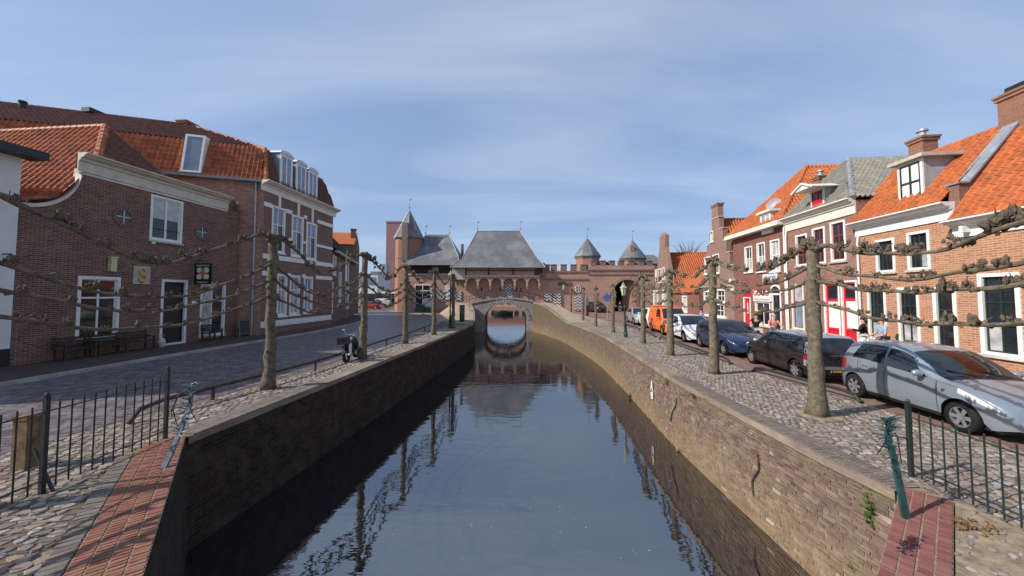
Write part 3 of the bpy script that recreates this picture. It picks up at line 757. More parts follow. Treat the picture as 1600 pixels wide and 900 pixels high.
# ================================================================== BRIDGE
def arch_wall(mb, y0, y1, xs, top, bot, m=0, back=True, roofm=0, soff=0):
    """wall between y0 and y1 made of columns: top(x), bot(x)"""
    for a, b_ in zip(xs[:-1], xs[1:]):
        e = 1e-4; ta, tb, ba, bb = top(a + e), top(b_ - e), bot(a + e), bot(b_ - e)
        if ta > ba or tb > bb:
            mb.face([(a, y0, ba), (b_, y0, bb), (b_, y0, tb), (a, y0, ta)], m)
            if back: mb.face([(b_, y1, bb), (a, y1, ba), (a, y1, ta), (b_, y1, tb)], m)
            mb.face([(a, y0, ta), (b_, y0, tb), (b_, y1, tb), (a, y1, ta)], roofm)
            mb.face([(a, y1, ba), (b_, y1, bb), (b_, y0, bb), (a, y0, ba)], soff)
YB = 46.2
def curve(pts):
    xs = [p[0] for p in pts]; zs = [p[1] for p in pts]
    return lambda x: float(np.interp(x, xs, zs))
bt = curve([(-9, 1.3)] + [(dp(a, c, YB).x, dp(a, c, YB).z) for a, c in ((722, 477), (733, 474), (748, 470), (765, 467), (785, 465.3), (803, 465.3), (820, 467.5), (835, 471), (852, 476))] + [(7, 1.2)])
axc, ahw, azs, azt = dp(790, 470, YB).x, 33 * YB / 560, -0.55, dp(790, 474, YB).z
def arch_fn(xc, hw, zs, zt, low):
    def f(x):
        u = (x - xc) / hw
        return low if abs(u) >= 1 else zs + (zt - zs) * math.sqrt(max(0, 1 - u * u))
    return f
ab = arch_fn(axc, ahw, azs, azt, -3.3)
xs = sorted(set([-8.0, -7, -6, -5, 3.5, 4.5, 5.6] + [axc + ahw * math.sin(t) for t in np.linspace(-math.pi / 2, math.pi / 2, 33)]))
br = thing('arched_bridge', 'weathered brick bridge with a single round arch over the canal', 'bridge', (0, 0, 0))
m = MB(); arch_wall(m, YB, YB + 4.2, xs, bt, ab, 0, True, 1, 0)
for sx in (-1, 1):
    x = axc + sx * (ahw - .001); m.face([(x, YB, -3.3), (x, YB, azs), (x, YB + 4.2, azs), (x, YB + 4.2, -3.3)])
m.build('masonry', ['bridge_brick', 'ramp_brick'], br)
nv = 25
for k in range(nv):
    m = MB(); g_ = .012; t0, t1 = math.pi * k / nv + g_, math.pi * (k + 1) / nv - g_
    pts = []
    for (t, e) in ((t0, 0.02), (t1, .02), (t1, .5), (t0, .5)):
        pts.append((axc + math.cos(t) * (ahw + e), azs + math.sin(t) * (azt - azs + e)))
    m.extr(pts, lambda p, q: (p, YB - .07, q), lambda p, q: (p, YB + .05, q)); m.build('voussoir', 'stone_grey', br)
m = MB()   # string course following the crown
for a, b_ in zip(xs[:-1], xs[1:]):
    if a < -6 or b_ > 4: continue
    m.extr([(0, 0), (1, 0), (1, 1), (0, 1)], lambda p, q: (a, YB - .1 + p * .3, bt(a) - .16 + q * .2), lambda p, q: (b_, YB - .1 + p * .3, bt(b_) - .16 + q * .2))
m.build('coping', 'stone_grey', br)
rl = thing('bridge_railing', 'black iron railing curving over the arched bridge', 'railing', (0, YB + .3, 0))
px_ = [728, 744, 758, 775, 797, 812, 828, 843, 857]
X_ = [dp(a, 470, YB).x for a in px_]
for x in X_:
    MB().tube([(x, 0, bt(x) - .02), (x, 0, bt(x) + 1.0)], .03, 6).build('post', 'iron', rl)
for h_ in (.5, .95):
    m = MB(); m.tube([(x, 0, bt(x) + h_) for x in np.linspace(X_[0], X_[-1], 26)], .022, 6); m.build('rail', 'iron', rl)
rl = thing('bridge_railing', 'far railing of the arched bridge behind the nearer one', 'railing', (0, YB + 3.9, 0))
for x in X_:
    MB().tube([(x, 0, bt(x) - .02), (x, 0, bt(x) + 1.0)], .03, 6).build('post', 'iron', rl)
for h_ in (.5, .95):
    m = MB(); m.tube([(x, 0, bt(x) + h_) for x in np.linspace(X_[0], X_[-1], 26)], .022, 6); m.build('rail', 'iron', rl)

# ================================================================== GATE
YG = 56.0
def gx(px, Y=YG): return dp(px, 460, Y).x
def gz(py, Y=YG, px=800): return dp(px, py, Y).z
gate = thing('water_gate', 'medieval brick water gate with steep slate roof spanning the canal', 'gatehouse', (0, YG, 0))
def GL(px, py, Y=YG): p = dp(px, py, Y); return Vector((p.x, p.y - YG, p.z))
m = MB(); xs = [gx(p) for p in (712, 725, 740, 752)] + [gx(790) + 3.3 * math.sin(t) for t in np.linspace(-math.pi / 2, math.pi / 2, 25)] + [gx(p) for p in (835, 850)]
ga = arch_fn(gx(790), 3.3, -0.6, 1.7, -3.3)
arch_wall(m, 0, 7, xs, lambda x: gz(418), ga)
m.box(xs[0], 0.01, -3, xs[0] + .3, 6.99, gz(418)); m.box(xs[-1] - .3, 0.01, -3, xs[-1], 6.99, gz(418))
m.build('wall', 'brick_gate', gate)
# projecting gallery on corbelled arches
gy = -0.9; x0, x1 = gx(727, YG + gy), gx(843, YG + gy)
nA = 6; wA = (x1 - x0) / nA; zt_, zl, zc = gz(412, YG + gy), gz(432, YG + gy), gz(443, YG + gy)
def gal(x):
    u = ((x - x0) % wA) / wA * 2 - 1
    return zc + (zl - .25 - zc) * math.sqrt(max(0, 1 - (u / .86) ** 2)) if abs(u) < .86 else zc
m = MB(); gxs = sorted(set([x0 + i * wA + wA * (0.5 + .43 * math.sin(t)) for i in range(nA) for t in np.linspace(-1.57, 1.57, 9)] + [x0 + i * wA for i in range(nA + 1)]))
arch_wall(m, gy, 0, gxs, lambda x: zl, gal)
m.build('corbel_table', 'brick_gate', gate)
for i in range(nA + 1):
    c = MB(); xc = x0 + i * wA
    for k in range(3): c.box(xc - .16, gy * (1 - k * .28) - .04, zc - .28 * (k + 1), xc + .16, 0.03, zc - .28 * k)
    c.build('corbel', 'stone', gate)
MB().box(x0 - .1, gy - .12, zl - .02, x1 + .1, 0, zl + .16).build('ledge', 'stone_pale', gate)
m = MB()
m.box(x0 + .06, gy + .1, zl + .16, x1 - .8, 0, zt_); m.build('gallery_wall', 'brick_gate', gate)
for px in (727.5, 763.5, 802, 842):
    m = MB(); x = gx(px, YG + gy); m.box(x - .12, gy - .02, zl + .16, x + .12, gy + .2, zt_); m.build('post', 'dark_wood', gate)
m = MB(); m.box(x0, gy - .01, zl + .85, x1, gy + .09, zl + .95); m.build('handrail', 'dark_wood', gate)
m = MB(); m.box(x0, gy - .06, zt_ - .3, x1, gy + .16, zt_ + .02); m.build('eaves_beam', 'dark_wood', gate)
xa, xb = gx(706, YG - .9), gx(727, YG - .9)
m = MB(); m.box(xa, -.9, gz(437), xb, 1.5, gz(412)); m.build('turret_wall', 'stone', gate)
MB().box(gx(714), -.93, gz(421), gx(716.5), -.5, gz(415)).build('arrow_slit', 'black_paint', gate)
xa, xb = gx(842, YG - .6), gx(852, YG - .6)
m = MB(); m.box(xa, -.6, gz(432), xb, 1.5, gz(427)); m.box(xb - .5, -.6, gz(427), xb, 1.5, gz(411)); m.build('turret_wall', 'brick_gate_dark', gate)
for px, py in ((752.5, 452), (781.5, 452), (806.5, 453), (814, 453)):
    MB().box(gx(px) - .12, -.03, gz(py + 3), gx(px) + .12, .1, gz(py - 3)).build('arrow_slit', 'black_paint', gate)
def shutter(par, px0, px1, py0, py1):
    MB().box(gx(px0), -.12, gz(py1), gx(px1), -.02, gz(py0)).build('shutter', 'chevron', par)
shutter(gate, 790, 801, 445, 465); shutter(gate, 714, 721, 455, 469)
def bellroof(par, eave, brk, ridge, Yh, dpth, name='roof', mats=('slate', 'lead')):
    """hip roof with bell-cast eaves: eave / break / ridge = (px0, py, px1), symmetric about its ridge"""
    E = [GL(eave[0], eave[1], YG - Yh), GL(eave[2], eave[1], YG - Yh)]; Bk = [GL(brk[0], brk[1], YG - Yh + 1.0), GL(brk[2], brk[1], YG - Yh + 1.0)]
    yr = -Yh + dpth / 2; Rd = [GL(ridge[0], ridge[1], YG + yr), GL(ridge[2], ridge[1], YG + yr)]
    mir = lambda p: Vector((p.x, 2 * yr - p.y, p.z))
    m = MB(); Eb = [mir(p) for p in E]; Bb = [mir(p) for p in Bk]
    m.face([E[0], E[1], Bk[1], Bk[0]]); m.face([Bk[0], Bk[1], Rd[1], Rd[0]])
    m.face([Eb[1], Eb[0], Bb[0], Bb[1]]); m.face([Bb[1], Bb[0], Rd[0], Rd[1]])
    m.face([Eb[0], E[0], Bk[0], Bb[0]]); m.face([Bb[0], Bk[0], Rd[0]])
    m.face([E[1], Eb[1], Bb[1], Bk[1]]); m.face([Bk[1], Bb[1], Rd[1]])
    m.face([E[0], Eb[0], Eb[1], E[1]])
    ro_ = m.build(name, mats[0], par)
    f = MB()
    for a, b_ in ((E[0], Bk[0]), (Bk[0], Rd[0]), (Rd[0], Rd[1]), (Rd[1], Bk[1]), (Bk[1], E[1])):
        f.tube([a, b_], .07, 6)
    f.build('ridge_lead', mats[1], ro_)
    g_ = MB(); g_.box(E[0].x, E[0].y - .08, E[0].z - .12, E[1].x, E[0].y + .06, E[0].z + .02); g_.build('gutter', mats[1], ro_)
    for p in Rd:
        q = MB(); q.tube([p, p + Vector((0, 0, 1.5))], [.05, .02], 6); q.lump(p + Vector((0, 0, .35)), (.13, .13, .13), jit=0); q.bar(p + Vector((0, 0, 1.35)), p + Vector((.3, 0, 1.6)), .03, .2); q.build('finial', 'lead', ro_)
    return ro_
bellroof(gate, (703, 417, 852), (722, 404, 841), (746, 361, 813), 1.5, 9.0)
MB().box(gx(715.5), 3, gz(420), gx(719.5), 3.5, gz(377)).build('chimney', 'brick_gate_dark', gate)

keep = thing('gate_keep', 'lower gatehouse with slate hip roof and white framed door left of the water gate', 'gatehouse', (0, YG, 0))
m = MB(); m.box(gx(634), 0, -.5, gx(712), 8, gz(428)); m.build('wall', 'brick_gate', keep)
m = MB(); m.box(gx(634), .25, gz(428), gx(712), 7.5, gz(410)); m.build('upper_wall', 'dark_wood', keep)
for px in (634.5, 646, 658, 671, 686, 700):
    MB().box(gx(px) - .1, 0, gz(428), gx(px) + .1, .3, gz(411)).build('post', 'dark_wood', keep)
MB().box(gx(675), .2, gz(425), gx(687), .24, gz(417)).build('window', 'glass_curtain', keep)
MB().box(gx(634) - .1, -.1, gz(430), gx(712), .1, gz(427.5)).build('ledge', 'stone', keep)
bellroof(keep, (630, 413, 718), (645, 400, 716), (665, 367, 702), .8, 9.6)
dr = MB()
for a, b_, c_, d_ in ((648, 649.3, 446, 481), (673, 674.5, 446, 481), (648, 674.5, 444.5, 446), (660, 661.2, 446, 481), (648, 674.5, 453.5, 455)):
    dr.box(gx(a), -.1, gz(d_), gx(b_), .02, gz(c_))
dr = dr.build('door_frame', 'white_paint', keep)
for a, b_, c_, d_ in ((649.3, 660, 455, 481), (661.2, 673, 455, 466), (649.3, 660, 446, 453.5), (661.2, 673, 446, 453.5)):
    MB().box(gx(a), -.06, gz(d_), gx(b_), -.03, gz(c_)).build('pane', 'glass', dr)
MB().box(gx(661.2), -.07, gz(481), gx(673), -.03, gz(466)).build('door_panel', 'far_white', dr)
shutter(keep, 688, 695, 455, 467)
w_ = MB(); w_.box(gx(696), -.1, gz(468), gx(703), 0, gz(446)); w_.build('window', 'far_white', keep)
ot = thing('gate_tower', 'octagonal orange brick tower with pointed slate spire at the left of the gate', 'tower', (gx(638, 58), 58, 0))
r_ = 20.5 * 58 / 560; ze, za = gz(373, 58), gz(329, 58)
MB().lathe([(r_, -.5), (r_, gz(405, 58)), (r_ + .06, gz(404.5, 58)), (r_ + .06, gz(403.5, 58)), (r_, gz(403, 58)), (r_, ze)], n=8, a0=R(12)).build('wall', 'brick_tower', ot)
o = MB(); o.lathe([(r_ + .3, ze - .05), (r_ + .12, ze + .35), (.04, za)], n=8, a0=R(12)); sp_ = o.build('spire', 'slate', ot)
q = MB(); q.tube([(0, 0, za - .1), (0, 0, za + 1.9)], [.06, .02], 6); q.lump((0, 0, za + .5), (.14, .14, .14), jit=0); q.bar((0, 0, za + 1.7), (.3, 0, za + 1.9), .03, .2); q.build('finial', 'lead', sp_)
m = MB(); m.box(-.45, -r_ - .25, gz(410, 58), .45, -r_ + 1.0, gz(352, 58)); m.build('chimney', 'brick_gate_dark', ot)
m = MB()
for k in range(8):
    a = R(12) + k * math.pi / 4; m.tube([((r_ + .3) * math.cos(a), (r_ + .3) * math.sin(a), ze - .03), (.05 * math.cos(a), .05 * math.sin(a), za)], .05, 5)
m.build('hip_lead', 'lead', sp_)

# land gate with battlements
lg = thing('land_gate', 'battlemented brick land gate with a large dark archway', 'gatehouse', (0, YG, 0))
zA, zB = gz(423), gz(414.5)
m = MB(); acx, ahw2 = gx(981), 23.5 * YG / 560
xs = [gx(p) for p in (850, 870, 890, 905)] + [gx(919)] + [gx(p) for p in (935, 950)] + [acx + ahw2 * math.sin(t) for t in np.linspace(-1.5708, 1.5708, 25)] + [gx(1012), gx(1023)]
la = arch_fn(acx, ahw2, gz(461), gz(437), -.3)
arch_wall(m, 0, 2.2, xs, lambda x: zA if x < gx(919) else zB, la)
m.build('wall', 'brick_gate', lg)
for q in ((acx - ahw2 - .5, 2.2, -.3, acx - ahw2, 9, 8), (acx + ahw2, 2.2, -.3, acx + ahw2 + .5, 9, 8), (acx - ahw2 - .4, 2.2, 6.2, acx + ahw2 + .4, 8.4, 6.6)): MB().box(*q).build('passage_wall', 'brick_passage', lg)
m = MB(); m.box(acx - ahw2 - .3, 8.5, -.3, acx + ahw2 + .3, 9, 6.5); m.build('passage_end', 'brick_passage', lg)
for k in range(21):
    m = MB(); t0, t1 = math.pi * k / 21 + .012, math.pi * (k + 1) / 21 - .012; zs_, zt2 = gz(461), gz(437)
    pts = [(acx + math.cos(t) * (ahw2 + e), zs_ + math.sin(t) * (zt2 - zs_ + e)) for t, e in ((t0, 0), (t1, 0), (t1, .55), (t0, .55))]
    m.extr(pts, lambda p, q: (p, -.06, q), lambda p, q: (p, .1, q)); m.build('voussoir', 'brick_gate', lg)
def band(z, px0, px1, h=.2, pr=.12, mt='brick_gate_dark'):
    MB().box(gx(px0), -pr, z - h, gx(px1), .03, z).build('string_course', mt, lg)
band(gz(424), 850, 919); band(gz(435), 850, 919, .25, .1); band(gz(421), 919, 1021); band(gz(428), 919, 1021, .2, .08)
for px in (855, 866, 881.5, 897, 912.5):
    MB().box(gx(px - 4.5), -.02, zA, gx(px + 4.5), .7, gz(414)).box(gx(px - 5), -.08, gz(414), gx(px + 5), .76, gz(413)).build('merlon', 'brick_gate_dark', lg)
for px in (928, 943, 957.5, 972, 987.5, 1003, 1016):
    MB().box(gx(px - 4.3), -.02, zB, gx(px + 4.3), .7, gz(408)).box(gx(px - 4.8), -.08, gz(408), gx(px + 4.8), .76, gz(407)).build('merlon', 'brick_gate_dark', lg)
wn = MB()
for a, b_, c_, d_ in ((899, 900.3, 446, 457), (906.2, 907.5, 446, 457), (899, 907.5, 446, 447.3), (899, 907.5, 455.7, 457), (902.7, 903.7, 446, 457), (899, 907.5, 451, 452)):
    wn.box(gx(a), -.08, gz(d_), gx(b_), .02, gz(c_))
wn = wn.build('window', 'white_paint', lg); MB().box(gx(900), -.03, gz(456), gx(907), .0, gz(447)).build('pane', 'glass', wn)
shutter(lg, 850, 861.5, 458, 470); shutter(lg, 864.5, 876, 459, 483); shutter(lg, 898, 909, 462, 485)
MB().box(gx(872), -.1, gz(446), gx(893), .0, gz(441)).build('niche_lintel', 'old_wood', lg)
for nm, px, rr, n, ye, ya, lab in (('turret', 918.5, 2.0, 8, 401, 372, 'octagonal corner turret with slate cap on the battlements nearer the water gate'), ('turret', 989.5, 1.9, 20, 404, 375, 'round corner turret with slate cap above the land gate archway')):
    Yt = YG + 2.2; t_ = thing(nm, lab, 'turret', (gx(px, Yt), Yt, 0)); z0, z1 = gz(ye, Yt), gz(ya, Yt)
    MB().lathe([(rr, 0), (rr, z0)], n=n, a0=R(10)).build('wall', 'brick_tower', t_, smooth=False)
    c_ = MB().lathe([(rr + .15, z0 - .3), (rr + .15, z0 - .1), (rr + .3, z0 - .05), (rr + .1, z0 + .3), (.04, z1)], n=n, a0=R(10)).build('roof', 'slate', t_)
    q = MB(); q.tube([(0, 0, z1 - .1), (0, 0, z1 + 1.5)], [.06, .02], 6); q.lump((0, 0, z1 + .35), (.13, .13, .13), jit=0); q.bar((0, 0, z1 + 1.35), (.25, 0, z1 + 1.55), .03, .18); q.build('finial', 'lead', c_)
    if n == 8:
        MB().box(.15, -rr * .97 - .02, z0 - 1.5, .5, -rr * .9, z0 - .8).build('arrow_slit', 'black_paint', t_)
    else:
        MB().box(-.85, -1.5, z0 - .2, -.25, -.9, z0 + 2.0).build('chimney', 'brick_tower', t_)
# grey roof behind the gate, right
bh = thing('rear_house', 'grey roof of a house behind the land gate', 'house', (gx(1018, 70), 70, 0))
m = MB(); m.box(-2.5, 0, 0, 2.5, 5, gz(412, 70)); m.build('wall', 'brick_gate_dark', bh)
z0, z1 = gz(412, 70), gz(396, 70); m = MB(); m.face([(-2.8, -.2, z0), (2.8, -.2, z0), (1.6, 2.5, z1), (-1.6, 2.5, z1)]); m.face([(-2.8, 5.2, z0), (-2.8, -.2, z0), (-1.6, 2.5, z1)]); m.face([(2.8, -.2, z0), (2.8, 5.2, z0), (1.6, 2.5, z1)]); m.face([(2.8, 5.2, z0), (-2.8, 5.2, z0), (-1.6, 2.5, z1), (1.6, 2.5, z1)])
m.build('roof', 'slate', bh)

# ================================================================== HOUSES
class House:
    def __init__(s, name, label, A, B, cat='house', group=None):
        s.A = Vector((A[0], A[1], 0)); s.B = Vector((B[0], B[1], 0)); d = s.B - s.A; s.W = d.length; s.u = d / s.W; s.n = Vector((-s.u.y, s.u.x, 0))
        s.root = thing(name, label, cat, s.A, math.atan2(s.u.y, s.u.x), group)
    def loc(s, px, py, off=0.0):
        d = ray(px, py); o = Vector((0, 0, EYE)) - (s.A + s.n * off); t = -(o.dot(s.n)) / d.dot(s.n); p = Vector((0, 0, EYE)) + d * t - s.A
        return p.dot(s.u), p.z
    def op(s, x0, x1, y0, y1, off=0.0):
        ym, xm = (y0 + y1) / 2, (x0 + x1) / 2
        return (s.loc(x0, ym, off)[0], s.loc(x1, ym, off)[0], s.loc(xm, y1, off)[1], s.loc(xm, y0, off)[1])
    def wpt(s, u, v, z): return s.A + s.u * u + s.n * v + Vector((0, 0, z))
def facade(mb, u0, u1, z0, z1, ops, y=0.0, dep=0.14, m=0):
    us = sorted(set([u0, u1] + [min(u1, max(u0, v)) for o in ops for v in o[:2]])); zs = sorted(set([z0, z1] + [min(z1, max(z0, v)) for o in ops for v in o[2:4]]))
    for a, b in zip(us[:-1], us[1:]):
        for c, d in zip(zs[:-1], zs[1:]):
            um, zm = (a + b) / 2, (c + d) / 2
            if not any(o[0] < um < o[1] and o[2] < zm < o[3] for o in ops): mb.face([(a, y, c), (b, y, c), (b, y, d), (a, y, d)], m)
    for a, b, c, d in [o[:4] for o in ops]:
        mb.face([(a, y, c), (a, y, d), (a, y + dep, d), (a, y + dep, c)], m); mb.face([(b, y, d), (b, y, c), (b, y + dep, c), (b, y + dep, d)], m)
        mb.face([(a, y, d), (b, y, d), (b, y + dep, d), (a, y + dep, d)], m); mb.face([(b, y, c), (a, y, c), (a, y + dep, c), (b, y + dep, c)], m)
def window(h, o, cols=(.5,), rows=(.5,), casing='white_paint', sash=None, cw=.1, sw=.05, y=0.0, rec=.08, sill='stone', glass='glass', alt=None, name='window', kind=None, proud=.03):
    """casing round the opening, sash bars, one pane per light; alt: {(col,row): material}"""
    a, b, c, d = o[:4]; par = h.root if isinstance(h, House) else h
    sash = sash or casing; alt = alt or {}
    m = MB()
    m.box(a, y - proud, c, a + cw, y + rec + .05, d); m.box(b - cw, y - proud, c, b, y + rec + .05, d)
    m.box(a + cw, y - proud, d - cw, b - cw, y + rec + .05, d); m.box(a + cw, y - proud, c, b - cw, y + rec + .05, c + cw * .8)
    w = m.build(name, casing, par)
    ia, ib, ic, id_ = a + cw, b - cw, c + cw * .8, d - cw
    us = [ia] + [lerp(ia, ib, t) for t in cols] + [ib]; zs = [ic] + [lerp(ic, id_, t) for t in rows] + [id_]
    s = MB()
    for u in us[1:-1]: s.box(u - sw / 2, y + rec - .03, ic, u + sw / 2, y + rec + .03, id_)
    for z in zs[1:-1]: s.box(ia, y + rec - .034, z - sw / 2, ib, y + rec + .034, z + sw / 2)
    s.box(ia, y + rec - .036, ic, ia + sw * .7, y + rec + .036, id_); s.box(ib - sw * .7, y + rec - .036, ic, ib, y + rec + .036, id_)
    s.box(ia + sw * .7, y + rec - .038, id_ - sw * .7, ib - sw * .7, y + rec + .038, id_); s.box(ia + sw * .7, y + rec - .038, ic, ib - sw * .7, y + rec + .038, ic + sw * .8)
    s.build('sash', sash, w)
    for i in range(len(us) - 1):
        for j in range(len(zs) - 1):
            MB().face([(us[i], y + rec, zs[j]), (us[i + 1], y + rec, zs[j]), (us[i + 1], y + rec, zs[j + 1]), (us[i], y + rec, zs[j + 1])]).build('pane', alt.get((i, j), glass), w)
    if sill: MB().box(a - .06, y - .1, c - .09, b + .06, y + .02, c - .002).build('sill', sill, w)
    return w
TILEP = [(0, .05), (.13, .1), (.25, .085), (.42, .008), (.8, .0), (1.0, .05)]
def tile_shape(tw, tl, k=1.0):
    vs = [(t * tw, 0, z * k + .032) for t, z in TILEP] + [(t * tw, tl + .05, z * k) for t, z in TILEP] + [(t * tw, .004, z * k - .012) for t, z in TILEP]
    n = len(TILEP); return vs, [(i, i + 1, n + i + 1, n + i) for i in range(n - 1)] + [(2 * n + i, 2 * n + i + 1, i + 1, i) for i in range(n - 1)]
TMESH = {}
def tiles(h, roof, O, U, V, poly, mat, nind=0, tw=.27, tl=.33):
    """pantiles laid over the polygon (u, v) of the plane O + U u + V v"""
    O, U, V = Vector(O), Vector(U).normalized(), Vector(V).normalized(); N = U.cross(V)
    us = [p[0] for p in poly]; vv = [p[1] for p in poly]; vs0, fs0 = tile_shape(tw, tl, 1.0 if mat == 'tile_red' else 1.1); items = []
    r = 0; v = min(vv)
    while v < max(vv):
        u = min(us) - tw
        while u < max(us):
            if poly_in((u + tw / 2, v + tl * .45), poly): items.append((u, v))
            u += tw
        v += tl
    def wp(t): return h.A + h.u * 0 + (h.root.matrix_basis.to_3x3() @ (O + U * t[0] + V * t[1]))
    def key(t):
        q = proj(wp(t)); return (0 if q and -5 < q[0] < 1605 and -5 < q[1] < 905 else 1, q[2] if q else 1e9)
    if nind:
        items.sort(key=key)
        k = (mat, tw, tl)
        if k not in TMESH:
            mb = MB(); mb.raw(vs0, fs0, r=0.0); TMESH[k] = mb.mesh('tile', mat, smooth=False)
    rest = MB()
    for k, (u, v) in enumerate(items):
        P = O + U * (u + rng.uniform(-.006, .006)) + V * (v + rng.uniform(-.01, .01)) + N * .012
        if k < nind:
            o = link('tile', TMESH[(mat, tw, tl)], roof); o.matrix_local = Matrix(((U.x, V.x, N.x, P.x), (U.y, V.y, N.y, P.y), (U.z, V.z, N.z, P.z), (0, 0, 0, 1)))
        else:
            rest.raw([P + U * a + V * b + N * c for a, b, c in vs0], fs0)
    if rest.f: tag(rest.build('tiling', mat, roof), kind='stuff')
def ridge(par, a, b, mat, r=.13, step=.36):
    a, b = Vector(a), Vector(b); n = max(1, int((b - a).length / step)); m = MB()
    for i in range(n):
        p, q = a.lerp(b, i / n), a.lerp(b, (i + 1.08) / n); m.tube([p, q], [r, r * .88], 8)
    return m.build('ridge_tiles', mat, par)
def chimney(par, u, v, z0, z1, w=.6, d=.6, pot=True, mat='brick_chimney'):
    m = MB(); m.box(u - w / 2, v - d / 2, z0, u + w / 2, v + d / 2, z1 - .2); m.box(u - w / 2 - .05, v - d / 2 - .05, z1 - .2, u + w / 2 + .05, v + d / 2 + .05, z1 - .08); m.box(u - w / 2 - .09, v - d / 2 - .09, z1 - .08, u + w / 2 + .09, v + d / 2 + .09, z1)
    c = m.build('chimney', mat, par)
    if pot: MB().lathe([(.13, 0), (.13, .3), (.2, .3), (.2, .36), (.12, .36), (.12, .42)], (u, v, z1)).build('flue', 'zinc', c)
    return c
def pipe(h, u, z0, z1, mat='zinc', r=.05):
    m = MB(); m.tube([(u, -.09, z0), (u, -.09, z1 - .4), (u, -.05, z1)], r, 8); return m.build('downpipe', mat, h.root)
def text(par, body, size, loc, mat, ext=.01, rot=(R(90), 0, 0)):
    c = bpy.data.curves.new('lettering', 'FONT'); c.body = body; c.size = size; c.extrude = ext; c.align_x = 'CENTER'; c.align_y = 'CENTER'
    t = bpy.data.objects.new('lettering', c); COL.objects.link(t); bpy.context.view_layer.update()
    me = bpy.data.meshes.new_from_object(t.evaluated_get(bpy.context.evaluated_depsgraph_get())); bpy.data.objects.remove(t)
    me.materials.clear(); me.materials.append(M[mat]); o = link('lettering', me, par, loc); o.rotation_euler = rot; return o
def cornice(h, u0, u1, z, hh=.45, pr=.35, mat='cream', gut=None):
    """moulded cornice whose top is at z"""
    m = MB(); P = [(0, z - hh), (-.05, z - hh), (-.05, z - hh * .45), (-.12, z - hh * .42), (-.14, z - hh * .3), (-pr * .7, z - hh * .2), (-pr * .8, z - hh * .1), (-pr, z - hh * .08), (-pr, z), (0, z)]
    m.extr(P[::-1], lambda p, q: (u0, p, q), lambda p, q: (u1, p, q))
    return m.build('cornice', mat, h.root)

# ------------------------------------------------------------------ right-hand row
def rfy(px): return 14.3 * 560 / (px - 860)
def rpt(Y): return (14.3 + .107 * Y, Y)
def rhouse(name, label, px0, px1, Y0_=None, Y1_=None):
    return House(name, label, rpt(Y0_ or rfy(px0)), rpt(Y1_ or rfy(px1)))
def body(h, H, depth, mat, ops, extra=None):
    m = MB(); facade(m, 0, h.W, -.1, H, ops)
    m.face([(0, depth, 0), (0, 0, 0), (0, 0, H), (0, depth, H)]); m.face([(h.W, 0, 0), (h.W, depth, 0), (h.W, depth, H), (h.W, 0, H)])
    m.face([(h.W, depth, 0), (0, depth, 0), (0, depth, H), (h.W, depth, H)])
    if extra: extra(m)
    return m.build('wall', mat, h.root)

# orange brick house, nearest (cut by the frame)
h = rhouse('brick_house', 'orange brick house with large ground floor window at the right edge of the photo', 1500, 0, None, 7.2); R1 = h
H1 = h.loc(1500, 351)[1]; dR = 2.15; zR = 8.75
o1 = h.op(1531, 1597, 426, 556)
o1b = (o1[1] + 1.0, o1[1] + 2.1, .05, 3.2)
body(h, H1, 4.3, 'brick_orange', [o1, o1b])
window(h, o1, (.5,), (.36, .66), 'white_paint', 'dark_green', .12, .06, sill='stone_pale', alt={(0, 0): 'glass_curtain'})
window(h, o1b, (), (.7,), 'white_paint', 'dark_green', .12, .06, name='door', sill=None)
cornice(h, -.1, h.W, H1 + .15, .6, .45, 'white_paint')
for k in range(6):
    MB().box(.35 + k * .85, -.3, H1 - .32, .47 + k * .85, -.05, H1 - .1).build('bracket', 'white_paint', h.root)
m = MB(); m.face([(.0, -.3, H1 + .1), (h.W, -.3, H1 + .1), (h.W, dR, zR), (0, dR, zR)]); m.face([(h.W, 4.4, H1), (0, 4.4, H1), (0, dR, zR), (h.W, dR, zR)]); m.face([(h.W, 0, H1), (h.W, 4.4, H1), (h.W, dR, zR)])
rf = m.build('roof', 'tile_orange', h.root); sl = Vector((0, dR + .3, zR - H1 - .1)); tiles(h, rf, (0, -.3, H1 + .1), (1, 0, 0), sl, [(0.1, 0), (h.W, 0), (h.W, sl.length), (.1, sl.length)], 'tile_orange', 260)
ridge(rf, (0, dR, zR + .02), (h.W, dR, zR + .02), 'tile_orange')
# party wall with lead capping, chimney
z_c = h.loc(1512, 283)[1]
pw = MB(); tw_ = .34
prof = [(0, H1 - .2), (0, z_c), (.28, z_c), (dR + .15, zR + .42), (dR + .15, H1 - .2)]
pw.extr(prof, lambda p, q: (-.2, p, q), lambda p, q: (.14, p, q)); pw.build('party_wall', 'brick_chimney', h.root)
cp = MB(); cp.extr([(-.06, z_c), (-.06, z_c + .06), (.26, z_c + .06), (dR + .2, zR + .5), (dR + .2, zR + .42), (.28, z_c)], lambda p, q: (-.26, p, q), lambda p, q: (.2, p, q)); cp.build('lead_capping', 'lead', h.root)
fl = MB(); fl.bar((.24, .25, H1 + .62), (.24, dR, zR + .08), .2, .03); fl.build('flashing', 'zinc', h.root)
ch = chimney(h.root, -.0, dR + .15, zR - .4, h.loc(1583, 149, 2.3)[1], .75, .8, False)
MB().box(-.28, dR - .1, h.loc(1583, 149, 2.3)[1], .3, dR + .45, h.loc(1583, 138, 2.3)[1]).build('cowl', 'black_paint', ch)

